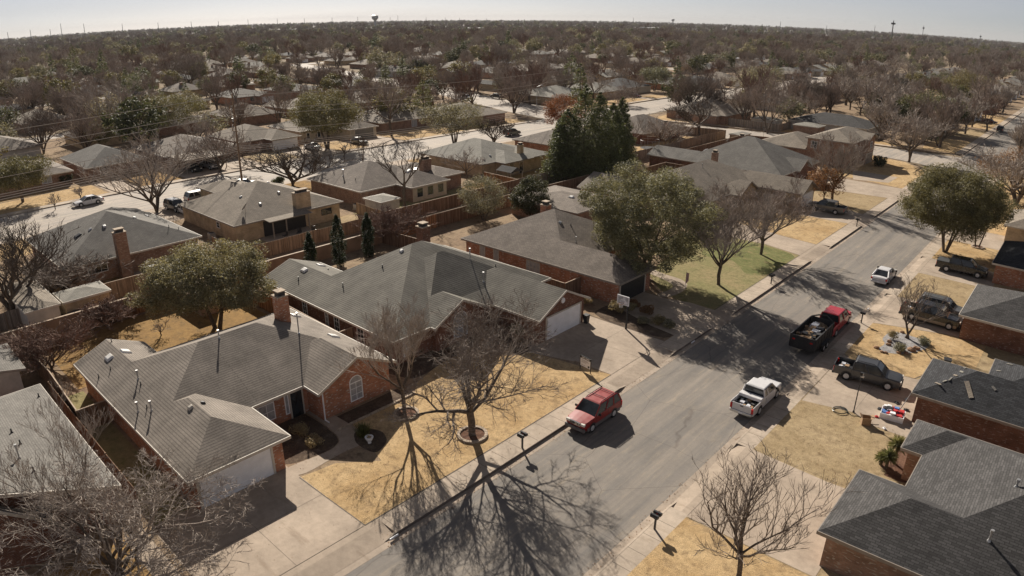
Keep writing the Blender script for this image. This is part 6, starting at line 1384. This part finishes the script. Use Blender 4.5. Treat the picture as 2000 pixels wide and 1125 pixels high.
for k_, (px, py, top, w, lab) in enumerate(((205, 268, 160, 150, 'wide bare tree left of the dark green oak'), (430, 335, 250, 130, 'dark bare tree behind the utility pole on the carport side'), (85, 300, 205, 120, 'thin bare tree before the left grey roof'), (250, 230, 150, 120, 'bare tree above the left of the dark oak'), (545, 250, 150, 90, 'bare tree between the pole and the great oak'), (370, 170, 108, 110, 'wide grey bare tree on the left middle skyline side'), (740, 235, 150, 90, 'second bare tree behind the tall dark one'), (865, 195, 128, 90, 'dark bare tree beside the long ranch roof'), (905, 200, 132, 80, 'bare tree behind the pale green many stemmed tree'), (980, 195, 118, 100, 'bare tree beyond the avenue junction, left side'), (1020, 200, 135, 80, 'bare tree beside the junction street light'), (1345, 225, 130, 100, 'bare tree over the house on the north corner'), (1415, 195, 140, 100, 'bare tree behind the north corner house'), (1500, 260, 140, 130, 'broad bare tree behind the white metal shed'), (1580, 220, 150, 120, 'bare tree between the sheds and the dark oak'), (1660, 215, 145, 110, 'round bare tree left of the small dark conifer'), (1700, 170, 115, 110, 'broad bare tree behind the dark oak'), (1395, 230, 165, 60, 'slim bare tree on the north verge'), (1450, 175, 112, 90, 'bare tree among the middle roofs right of the conifers'), (60, 225, 150, 110, 'bare tree at the left edge of the middle distance'))):
    bare(lab, px, py, top, w, 400+k_, ('twig_far2', 'twig_far', 'twig')[k_ % 3], kid=(7, 6, 6, 5), nt=1+k_ % 3, r0=.2, twr=.022, trunkh=.2, up=.22, ang=(.45, .85))
leafy('big rounded evergreen oak behind the first house', 425, 640, 448, 245, 1, 'oak_b', clumps=230, per=190, s=.085, nt=2, trunkh=.2, base=.28, r0=.2, cr=.15, H=7.9)
leafy('huge evergreen tree leaning over the brick house with open garage', 1262, 545, 330, 270, 2, 'oak_b', clumps=300, per=200, s=.085, nt=2, base=.18, r0=.25, cr=.13, lump=.35)
leafy('round dense evergreen on twin trunks at the right kerb', 1845, 492, 326, 180, 3, 'oak', clumps=330, per=150, s=.09, nt=4, base=.2, r0=.14, cr=.15, lump=.12)
leafy('smaller evergreen in the stone ring beside the round one', 1908, 483, 372, 100, 4, 'oak', clumps=90, per=110, s=.09, nt=2, base=.35, r0=.1, cr=.2)
leafy('rounded dark evergreen shrub tree in the alley, right of the silvery one', 1035, 428, 343, 80, 5, 'oak_d', clumps=90, per=120, s=.09, base=.1, r0=.1, cr=.22, lump=.08)
leafy('silvery half bare rounded tree in the alley', 945, 430, 345, 105, 6, 'oak_s', clumps=110, per=90, s=.07, base=.15, nt=3, r0=.1, cr=.22, lump=.1)
leafy('great spreading live oak in front of the cream house', 640, 290, 178, 160, 7, 'oak', clumps=170, per=120, s=.14, nt=3, base=.3, r0=.28, cr=.17, lump=.2)
leafy('broad dark green oak left of the utility pole', 325, 262, 183, 150, 8, 'oak', clumps=150, per=100, s=.15, nt=2, base=.2, r0=.22, cr=.18, lump=.25)
leafy('pale green many stemmed tree beside the avenue', 888, 285, 198, 130, 9, 'oak_s', clumps=100, per=90, s=.13, nt=5, base=.32, r0=.13, cr=.18, lump=.3)
leafy('round dark evergreen at the left edge before the shuttered house', 45, 395, 305, 110, 10, 'oak', clumps=110, per=100, s=.12, nt=2, base=.3, r0=.18, cr=.2)
leafy('small green tree behind the grey roofed house across the avenue', 195, 290, 232, 70, 12, 'oak', clumps=70, per=90, s=.13, base=.2, r0=.14, cr=.24)
leafy('wide dark oak beyond the corner, left of the white gable', 1808, 255, 182, 135, 13, 'oak', clumps=150, per=100, s=.17, nt=2, base=.15, r0=.25, cr=.18, lump=.2)
leafy('dark flat topped oak near the far right street', 1882, 198, 140, 80, 14, 'oak', clumps=90, per=90, s=.17, nt=2, base=.35, r0=.2, cr=.22)
leafy('rounded pale green oak beyond the avenue junction', 1278, 178, 130, 68, 15, 'oak_s', clumps=90, per=90, s=.16, nt=2, base=.3, r0=.2, cr=.22)
leafy('pale green tree over the grey roofs past the side street', 1480, 205, 132, 105, 16, 'oak_s', clumps=90, per=70, s=.16, nt=3, base=.4, r0=.2, cr=.2)
leafy('rust leaved tree beside the conifer group', 1103, 258, 174, 100, 17, 'rust', clumps=110, per=70, s=.13, nt=2, base=.2, r0=.16, cr=.19, lump=.3, H=9.5)
leafy('brown leaved bush tree beneath the wide bare tree', 1608, 395, 325, 70, 18, 'brown_leaf', clumps=80, per=60, s=.1, base=.2, r0=.1, cr=.22)
leafy('brown leaved tree at the right edge behind the round evergreen', 1975, 380, 290, 130, 19, 'brown_leaf', clumps=90, per=60, s=.11, base=.25, nt=2, r0=.14, cr=.2)
leafy('dark shrub by the two storey house door', 1716, 325, 303, 26, 23, 'oak_d', clumps=30, per=80, s=.1, base=.03, r0=.05, cr=.35, cat='shrub', name='shrub')
leafy('clipped round bush beside the shuttered house', 130, 360, 336, 22, 24, 'oak_d', clumps=30, per=80, s=.1, base=.02, r0=.05, cr=.35, cat='shrub', name='round_bush')
leafy('juniper bush at the foot of the utility pole', 455, 385, 355, 55, 25, 'pine_b', clumps=50, per=90, s=.11, base=.02, r0=.05, cr=.3, cat='shrub', name='juniper_bush')
leafy('small juniper beside the low forked tree', 545, 362, 345, 25, 26, 'pine', clumps=24, per=80, s=.1, base=.02, r0=.05, cr=.35, cat='shrub', name='juniper_bush')
leafy('round grey shrub before the long grey house', 1215, 205, 165, 60, 27, 'twig_far', clumps=60, per=80, s=.12, base=.1, r0=.08, cr=.25, cat='shrub', name='round_shrub')
def coni(label, px, py, top, w, seed, mat='pine', xy=None, **kw):
    x, y, h, r = size_px(px, py, top, w)
    if xy: x, y = xy
    return place_tree('conifer_tree', x, y, 0, label=label, cat='tree', gen=lambda: conifer(seed, h, r, **kw), mats=('bark', mat), rz=seed)
for k, (px, py, top, w, lab) in enumerate(((1106, 354, 215, 98, 'leftmost of the dense conifers behind the grey fence'), (1138, 352, 168, 104, 'tallest of the dense conifers behind the grey fence'), (1166, 347, 182, 100, 'third dense conifer from the left of the group'), (1192, 338, 203, 92, 'fourth dense conifer, at the right of the main group'), (1210, 330, 192, 62, 'narrow separate spire at the right end of the conifers'), (1092, 350, 232, 62, 'low outer conifer at the left foot of the group'))):
    coni(lab, px, py, top, w, 70+k, 'pine', layers=28, per=34, s=.2, base=.13, power=.68, leafn=22)
coni('tall open pine in front of the long ranch house', 828, 240, 157, 50, 80, 'pine_b', layers=13, per=22, s=.22, base=.3, power=.6, leafn=20)
coni('rounded dark pine right of the far left trees', 283, 195, 128, 64, 81, 'pine', layers=14, per=30, s=.3, base=.12, power=.45, leafn=18)
coni('small dark conifer behind the white sheds', 1701, 222, 183, 34, 82, 'pine', layers=12, per=18, s=.22, base=.05)
coni('dark broad conifer in front of the far utility pole', 1115, 178, 104, 60, 83, 'pine', layers=14, per=26, s=.32, base=.1, leafn=16)
coni('slender dark conifer at the far left skyline', 205, 165, 95, 34, 84, 'pine', layers=14, per=16, s=.4, base=.2)
coni('dark pine cluster left of the slender conifer', 150, 160, 88, 40, 85, 'pine', layers=14, per=18, s=.4, base=.2)
coni('yellowish green conifer among the middle roofs', 950, 132, 88, 34, 86, 'pine_b', layers=12, per=18, s=.5, base=.15)
coni('dark conifer beyond the rounded pale oak', 1320, 175, 112, 34, 87, 'pine', layers=12, per=18, s=.35, base=.1)
for k, (px, py, top, lab) in enumerate(((602, 512, 456, 'shortest of the three slim cypresses'), (656, 524, 424, 'middle and widest of the three slim cypresses'), (715, 505, 419, 'rightmost of the three slim cypresses'))):
    d_ = ray(px, top); t_ = -66.5/d_[0]; x, y, h = -66.5, float(d_[1]*t_), float(HC+d_[2]*t_); place_tree('cypress_tree', x, y, 0, label=lab, gen=lambda: cypress(90+k, h+.1, (.72, .95, .8)[k]), mats=('bark', 'cyp'), name='cypress_tree')
# ------------------------------------------------------------------ far houses
def where(x, y):
    a, b_ = proj((x, y, 2)); d = math.hypot(x, y)
    s = ('just beyond the avenue' if x < -125 else 'past the street corner') if d < 240 else ('in the middle distance' if d < 330 else ('well back among the trees' if d < 430 else 'far off among the trees'))
    return s+', '+('at the far left edge', 'at the left', 'left of the utility pole', 'right of the utility pole', 'near the centre', 'above the dark conifers', 'right of the conifers', 'towards the right', 'near the right edge', 'at the far right edge')[min(9, max(0, int(a//200)))]
HV = []
def farhouse_mesh(k):
    rn = random.Random(k); w_, d_ = rn.uniform(15, 19), rn.uniform(12, 16)
    bl = [Block(-w_/2, -d_/2, w_/2, d_/2, p=rn.uniform(.28, .42), gab='' if k % 3 else ('SN' if k % 2 else ''))]
    if k % 2: bl.append(Block(0, -d_/2, w_/2+3.5, -d_/2+7, p=.4, gab='E' if k % 4 == 1 else ''))
    else: bl.append(Block(-2, d_/2-7, w_/2+3, d_/2, p=.36, gab='E'))
    return bl
rmats = ['sh_tan', 'sh_brown', 'sh_grey', 'sh_pale', 'sh_char', 'sh_tan', 'sh_warm']; wmats = ['br_brown', 'br_tan', 'br_red', 'br_tan', 'stucco', 'br_brown', 'siding']
FH = []
for k in range(7):
    bl = farhouse_mesh(k); e = empty('brick_house'); r = roofmesh(bl).build('roof', [MT[rmats[k]], MT['soffit'], MT['trim_brown']], e); wl = wallmesh(bl).build('wall', MT[wmats[k]], e)
    m = MB(); m.box(-3, 1, 3, -2, 2, 5.4); m.build('chimney', MT['br_brown'], r)
    wn = MB(); c = bl[0].r[2]-bl[0].oh; wn.box(c-.02, -1, .8, c+.03, .6, 2.1); wn.build('window', MT['glass'], e)
    gd = MB(); c = bl[1].r[2]-bl[1].oh; yc = (bl[1].r[1]+bl[1].r[3])/2; gd.box(c-.02, yc-2.4, 0, c+.03, yc+2.4, 2.1); gd.build('garage_door', MT['white'], e)
    FH.append(e)
rnh = random.Random(77); HP = []
taken = [(o.location.x, o.location.y) for o in COL.objects if o.get('category') in ('house',)]
RCOL = ['tan', 'brown', 'grey', 'pale', 'charcoal', 'tan', 'dark']
cand = []
rows = [(-47, 0), (-94, PI), (-152, 0), (-193, PI), (-245, 0), (-290, PI), (-348, 0), (-394, PI), (-451, 0), (-500, PI), (-556, 0)]
for xr_, ro in rows:
    y = -30
    while y < 640:
        y += rnh.uniform(20, 24)
        if 325 < y < 357: continue
        x = xr_+rnh.uniform(-1.5, 1.5)
        if x > -130 and y < 213: continue
        if -112 > x > -175 and y < 255: continue
        if 155 < y < 270 and abs(y-(188+(-215-x)*.3)) < 17 and x < -150: continue
        if not inview(x, y, 2, 40): continue
        if any(math.dist((x, y), t_) < 17 for t_ in taken): continue
        cand.append((math.hypot(x, y), x, y, ro))
cand.sort(); cand = cand[:170]
for k, (d, x, y, ro) in enumerate(cand):
    v = rnh.randrange(7); src = FH[v]
    o = src if src.get('used') is None else copy_tree(src)
    src['used'] = 1
    o.location = (x, y, -.02); o.rotation_euler = (0, 0, ro+rnh.choice((0, 0, 0, PI))*(0)); 
    tag(o, 'low %s roofed house %s' % (RCOL[v], where(x, y)), 'house', '%s roofed houses in the distance' % RCOL[v]); HP.append((x, y))
for f in FH:
    if f.get('used') is not None: del f['used']
for f in FH:
    if f.location.length < 1: f.location = (-300, 500, 0)
# pale flat roofs seen far off
for k, (px, py, wd, dp, hh) in enumerate(((240, 60, 60, 30, 7), (100, 66, 50, 25, 6), (265, 58, 60, 30, 6), (480, 52, 70, 30, 7), (410, 49, 80, 30, 7), (560, 47, 50, 30, 6), (820, 50, 60, 30, 7), (925, 49, 70, 30, 8), (1140, 49, 60, 30, 6), (1275, 48, 70, 40, 10), (1440, 55, 60, 30, 6), (1790, 69, 80, 40, 7), (1985, 88, 60, 30, 7), (1560, 114, 18, 9, 4), (1450, 124, 20, 8, 3.4), (1620, 112, 18, 10, 4), (1330, 98, 22, 12, 4), (1995, 88, 50, 30, 7))):
    x, y = G(px, max(py, 62 if 300 < px < 1500 else py+8)); 
    m = MB(); m.box(-wd/2, -dp/2, 0, wd/2, dp/2, hh); e = empty('flat_roofed_building', (x, y, 0), .3*k); m.build('wall', MT['siding'], e); m = MB(); m.box(-wd/2-.3, -dp/2-.3, hh, wd/2+.3, dp/2+.3, hh+.5); m.build('roof', MT['white'], e); tag(e, 'pale flat roofed building near the horizon', 'building', 'pale roofed buildings near the horizon')
# water towers, masts
def wtower(px, pyt, pyb, dist, lab):
    d = ray(px, pyb); d = d/math.hypot(d[0], d[1]); x, y = d[0]*dist, d[1]*dist; 
    lo, hi = 0, 300
    for _ in range(30):
        mm = (lo+hi)/2
        if proj((x, y, mm))[1] > pyt: lo = mm
        else: hi = mm
    h = lo; e = empty('water_tower', (x, y, 0)); tag(e, lab, 'water tower'); r = h*.17; m = MB(); m.lathe(0, 0, [(r*.45, 0), (r*.42, h*.62), (r*.6, h*.68)], 14); m.build('shaft', MT['metal'], e); m = MB(); m.lathe(0, 0, [(r*.6, h*.66), (r*1.25, h*.78), (r*1.3, h*.95), (r*.6, h)], 18); m.build('tank', MT['metal'], e); return h
wtower(733, 29, 47, 1900, 'stout water tower on the skyline left of centre'); wtower(1314, 37, 48, 4200, 'small thin water tower on the skyline')
for k, (px, pyt, dist) in enumerate(((1743, 40, 1900), (1803, 50, 2200), (1917, 68, 2300), (120, 46, 3000), (165, 46, 3000), (240, 46, 3200), (310, 44, 3400), (375, 42, 3400), (428, 41, 3400), (486, 38, 3600), (543, 36, 3600), (596, 35, 3600), (650, 34, 3600), (700, 33, 3800), (763, 33, 3800), (778, 30, 3800), (833, 34, 3900), (870, 34, 3900), (898, 35, 3900), (950, 36, 4000), (1236, 35, 4200), (1288, 42, 4200), (1523, 42, 3600), (1614, 50, 3200), (1708, 50, 2800), (14, 63, 2500), (98, 57, 2600), (59, 58, 2700))):
    d = ray(px, 60); d = d/math.hypot(d[0], d[1]); x, y = d[0]*dist, d[1]*dist; lo, hi = 0, 300
    for _ in range(30):
        mm = (lo+hi)/2
        if proj((x, y, mm))[1] > pyt: lo = mm
        else: hi = mm
    m = MB(); rr = dist*(.0004 if k else .0009); m.cyl(0, 0, 0, lo, rr, rr*.6, 4); 
    if k < 3: m.cyl(0, 0, lo*.82, lo*.9, rr*3, rr*3, 6)
    o = m.build('radio_mast', MT['dkmetal'], uv=False); o.location = (x, y, 0)
    tag(o, ('tallest lattice mast on the right skyline', 'slim mast right of the tallest one', 'mast with round head near the right edge')[k] if k < 3 else 'thin mast on the hazy skyline', 'mast', None if k < 3 else 'thin masts on the skyline')
# ------------------------------------------------------------------ far trees
def joined(T, C, name, mats):
    o = len(T.v); M = MB(); M.v = T.v+C.v; M.f = T.f+[tuple(i+o for i in f) for f in C.f]; M.m = [0]*len(T.f)+[1]*len(C.f)
    me = bpy.data.meshes.new(name); me.from_pydata(M.v, [], M.f)
    for q in mats: me.materials.append(MT[q])
    me.polygons.foreach_set('material_index', M.m); return me
VAR = []
for k, (tw, kd, nt_, up_, an) in enumerate((('twig_far', (6, 6, 6, 6), 1, .3, (.45, .8)), ('twig_far2', (6, 5, 6, 6), 2, .35, (.4, .7)), ('twig_far', (6, 5, 5, 5), 3, .2, (.5, .9)), ('twig_r', (6, 6, 6, 5), 1, .4, (.4, .7)), ('twig_far2', (6, 6, 6, 6), 1, .15, (.5, .95)), ('twig_far', (6, 5, 6, 5), 2, .5, (.3, .6)))):
    T, C = baretree(200+k, 9, 5.2, kd, r0=.2, twr=.024, ntrunk=nt_, up=up_, ang=an, trunkh=.18); VAR.append((joined(T, C, 'bare_tree', ('bark', tw)), 'bare_tree', 'b'))
for k, (mt, cl, pr, s_) in enumerate((('oak', 70, 46, .26), ('oak_d', 60, 46, .26), ('oak_s', 60, 40, .24))):
    T, C = leaftree(300+k, 8, 4.2, cl, pr, s_, base=.22, r0=.2, nt=2, cr=.24) if False else leaftree(300+k, 8, 4.2, cl, pr, s_, base=.22, r0=.2, cr=.24); VAR.append((joined(T, C, 'evergreen_tree', ('bark', mt)), 'evergreen_tree', 'e'))
T, C = conifer(310, 10, 2.8, 12, 18, .32, .12, .7, 12); VAR.append((joined(T, C, 'conifer_tree', ('bark', 'pine')), 'conifer_tree', 'c'))
rt_ = random.Random(99); PT = []
def street_clear(x, y):
    if -27.8 < x < -14 or (-130 < x < -109.5 and y < 158) or (-140 < x < -112 and y > 158): return False
    for a in (-217, -320, -423):
        if abs(x-a) < 5.5: return False
    if 334 < y < 347: return False
    if -112 < x < -25 and 158 < y < 188: return False
    if x < -128 and -430 < x and abs(y-(170+max(0, -150-x)*.31)) < 9: return False
    return True
hp = [(o.location.x, o.location.y) for o in COL.objects if o.get('category') == 'house']
hg = {}
for q in hp: hg.setdefault((int(q[0]//40), int(q[1]//40)), []).append(q)
def near_house(x, y, r):
    a, b_ = int(x//40), int(y//40)
    return any(abs(q[0]-x) < r and abs(q[1]-y) < r*.85 for i in (-1, 0, 1) for j in (-1, 0, 1) for q in hg.get((a+i, b_+j), ()))
from mathutils import noise as mn
def scatter(r0, r1, cell, prob, smin, smax):
    n = int(r1/cell)+1
    for i in range(-n, n):
        for j in range(-2, n):
            x, y = (i+rt_.random())*cell, (j+rt_.random())*cell; d = math.hypot(x, y); q_ = mn.noise((x*.012, y*.012, 3.3))
            if not (r0 <= d < r1) or rt_.random() > prob*(1.0+.9*q_): continue
            if y < 0 or x > 30: continue
            if not inview(x, y, 3, 70): continue
            if d < 900:
                if x > -130 and y < 186: continue
                if x > -143 and y < 158: continue
                if not street_clear(x, y) or near_house(x, y, 8.5): continue
            u = rt_.random()-.35*mn.noise((x*.02, y*.02, 8.1)); v = rt_.randrange(6) if u < .7 else (6+rt_.randrange(3) if u < .93 else 9)
            PT.append((d, x, y, v, rt_.uniform(smin, smax)*(1.0 if rt_.random() < .85 else 1.35)))
scatter(100, 300, 12.5, .8, .85, 1.4); scatter(300, 900, 12.5, .7, .7, 1.35); scatter(900, 1800, 17, .85, .7, 1.5); scatter(1800, 4200, 46, .9, 1.0, 2.0); scatter(4200, 8500, 90, .9, 1.1, 1.8)
PT.sort()
LB = {'b': 'bare winter tree among the distant rooftops', 'e': 'rounded evergreen among distant bare trees', 'c': 'dark pointed conifer among distant bare trees'}
LG = {'b': 'bare trees among the distant roofs', 'e': 'evergreens among the distant roofs', 'c': 'conifers among the distant roofs'}
NI = 235
for d, x, y, v, s_ in PT[:NI]:
    me, nm, g = VAR[v]; o = bpy.data.objects.new(nm, me); COL.objects.link(o); o.location = (x, y, -.05); o.scale = (s_, s_, s_*rt_.uniform(.85, 1.1)); o.rotation_euler = (0, 0, rt_.uniform(0, 6.28)); tag(o, LB[g]+', '+where(x, y).split(', ')[1], 'tree', LG[g])
print('far trees', len(PT), 'houses', len(HP))
# the rest of the wood: one object, instanced by geometry nodes on its own points
rest = PT[NI:]
me = bpy.data.meshes.new('distant_woodland'); me.from_pydata([(x, y, -.1) for d, x, y, v, s_ in rest], [], [])
for nm, ty, vals in (('variant', 'INT', [v for d, x, y, v, s_ in rest]), ('tscale', 'FLOAT', [s_ for d, x, y, v, s_ in rest]), ('trot', 'FLOAT', [rt_.uniform(0, 6.28) for _ in rest])):
    at = me.attributes.new(nm, ty, 'POINT'); at.data.foreach_set('value', vals)
wood = bpy.data.objects.new('distant_woodland', me); COL.objects.link(wood); wood['kind'] = 'stuff'
ng = bpy.data.node_groups.new('woodland', 'GeometryNodeTree'); ng.interface.new_socket('Geometry', in_out='INPUT', socket_type='NodeSocketGeometry'); ng.interface.new_socket('Geometry', in_out='OUTPUT', socket_type='NodeSocketGeometry')
gi = ng.nodes.new('NodeGroupInput'); go = ng.nodes.new('NodeGroupOutput'); jn = ng.nodes.new('GeometryNodeJoinGeometry')
def named(nm, ty):
    n = ng.nodes.new('GeometryNodeInputNamedAttribute'); n.data_type = ty; n.inputs['Name'].default_value = nm; return n.outputs['Attribute']
av, as_, ar = named('variant', 'INT'), named('tscale', 'FLOAT'), named('trot', 'FLOAT'); cx = ng.nodes.new('ShaderNodeCombineXYZ'); ng.links.new(ar, cx.inputs['Z'])
first = {}
for o in COL.objects:
    if o.type == 'MESH' and o.data in [q[0] for q in VAR] and o.data.name not in first: first[o.data.name] = o
for k, (vm, nm, g) in enumerate(VAR):
    if vm.name not in first:
        o = bpy.data.objects.new(nm, vm); COL.objects.link(o); o.location = (-430-k*6, 300, 0); tag(o, LB[g], 'tree', LG[g]); first[vm.name] = o
    cmpn = ng.nodes.new('FunctionNodeCompare'); cmpn.data_type = 'INT'; cmpn.operation = 'EQUAL'; ng.links.new(av, cmpn.inputs[2]); cmpn.inputs[3].default_value = k
    oi = ng.nodes.new('GeometryNodeObjectInfo'); oi.transform_space = 'ORIGINAL'; oi.inputs['Object'].default_value = first[vm.name]; oi.inputs['As Instance'].default_value = True
    ip = ng.nodes.new('GeometryNodeInstanceOnPoints'); ng.links.new(gi.outputs[0], ip.inputs['Points']); ng.links.new(cmpn.outputs[0], ip.inputs['Selection']); ng.links.new(oi.outputs['Geometry'], ip.inputs['Instance']); ng.links.new(cx.outputs[0], ip.inputs['Rotation']); ng.links.new(as_, ip.inputs['Scale']); ng.links.new(ip.outputs[0], jn.inputs[0])
ng.links.new(jn.outputs[0], go.inputs[0]); md = wood.modifiers.new('woodland', 'NODES'); md.node_group = ng
# ------------------------------------------------------------------ light, sky
SUN_EL, SAZ = math.radians(29.5), math.radians(121.5)     # shadows fall towards azimuth SAZ (from +Y towards +X)
sd = bpy.data.lights.new('sun', 'SUN'); sd.energy = 5.0; sd.angle = math.radians(.5); sd.color = (1, .915, .8)
so = bpy.data.objects.new('sun', sd); COL.objects.link(so)
dv = Vector((math.sin(SAZ)*math.cos(SUN_EL), math.cos(SAZ)*math.cos(SUN_EL), -math.sin(SUN_EL)))
so.rotation_euler = dv.to_track_quat('-Z', 'Y').to_euler(); so.location = (-60, 40, 80)
w = bpy.data.worlds.new('World'); sc.world = w; w.use_nodes = True; nt = w.node_tree; bg = nt.nodes['Background']
sk = nt.nodes.new('ShaderNodeTexSky'); sk.sky_type = 'NISHITA'; sk.sun_disc = False; sk.sun_elevation = SUN_EL; sk.sun_rotation = SAZ+math.pi
sk.altitude = 900; sk.air_density = .6; sk.dust_density = .3; sk.ozone_density = 1.0
hs = nt.nodes.new('ShaderNodeHueSaturation'); hs.inputs['Saturation'].default_value = .5; nt.links.new(sk.outputs[0], hs.inputs['Color']); tn = nt.nodes.new('ShaderNodeMix'); tn.data_type = 'RGBA'; tn.blend_type = 'MULTIPLY'; tn.inputs[0].default_value = 1; tn.inputs[7].default_value = (.82, .78, .79, 1); nt.links.new(hs.outputs[0], tn.inputs[6]); tc = nt.nodes.new('ShaderNodeTexCoord'); mp = nt.nodes.new('ShaderNodeMapping'); mp.inputs['Scale'].default_value = (1.2, 1.2, 14); cn = nt.nodes.new('ShaderNodeTexNoise'); cn.inputs['Scale'].default_value = 2.2; cn.inputs['Detail'].default_value = 6
nt.links.new(tc.outputs['Generated'], mp.inputs['Vector']); nt.links.new(mp.outputs[0], cn.inputs['Vector']); cm = nt.nodes.new('ShaderNodeMapRange'); cm.inputs['From Min'].default_value = .45; cm.inputs['From Max'].default_value = .75; cm.inputs['To Max'].default_value = .35; nt.links.new(cn.outputs['Fac'], cm.inputs['Value'])
t2 = nt.nodes.new('ShaderNodeMix'); t2.data_type = 'RGBA'; nt.links.new(cm.outputs['Result'], t2.inputs[0]); nt.links.new(tn.outputs[2], t2.inputs[6]); t2.inputs[7].default_value = (8.2, 7.9, 7.8, 1); nt.links.new(t2.outputs[2], bg.inputs['Color']); bg.inputs['Strength'].default_value = .05
sc.view_settings.view_transform = 'Standard'; sc.view_settings.look = 'None'; sc.view_settings.gamma = 1; sc.view_settings.exposure = .6
sc.cycles.max_bounces = 6; sc.cycles.diffuse_bounces = 4; sc.cycles.glossy_bounces = 2; sc.cycles.transmission_bounces = 2

# haze over the plain
mb = MB(); mb.box(-9600, -700, -1.4, 3300, 9600, 78); hz = mb.build('haze', [], uv=False); hz['kind'] = 'stuff'
hm = bpy.data.materials.new('haze air'); hm.use_nodes = True; hn = hm.node_tree; hn.nodes.clear(); ho = hn.nodes.new('ShaderNodeOutputMaterial'); hv = hn.nodes.new('ShaderNodeVolumePrincipled')
hv.inputs['Color'].default_value = (.82, .84, .88, 1); hv.inputs['Density'].default_value = 4.5e-5; hv.inputs['Anisotropy'].default_value = 0
hn.links.new(hv.outputs[0], ho.inputs['Volume']); hz.data.materials.append(hm)
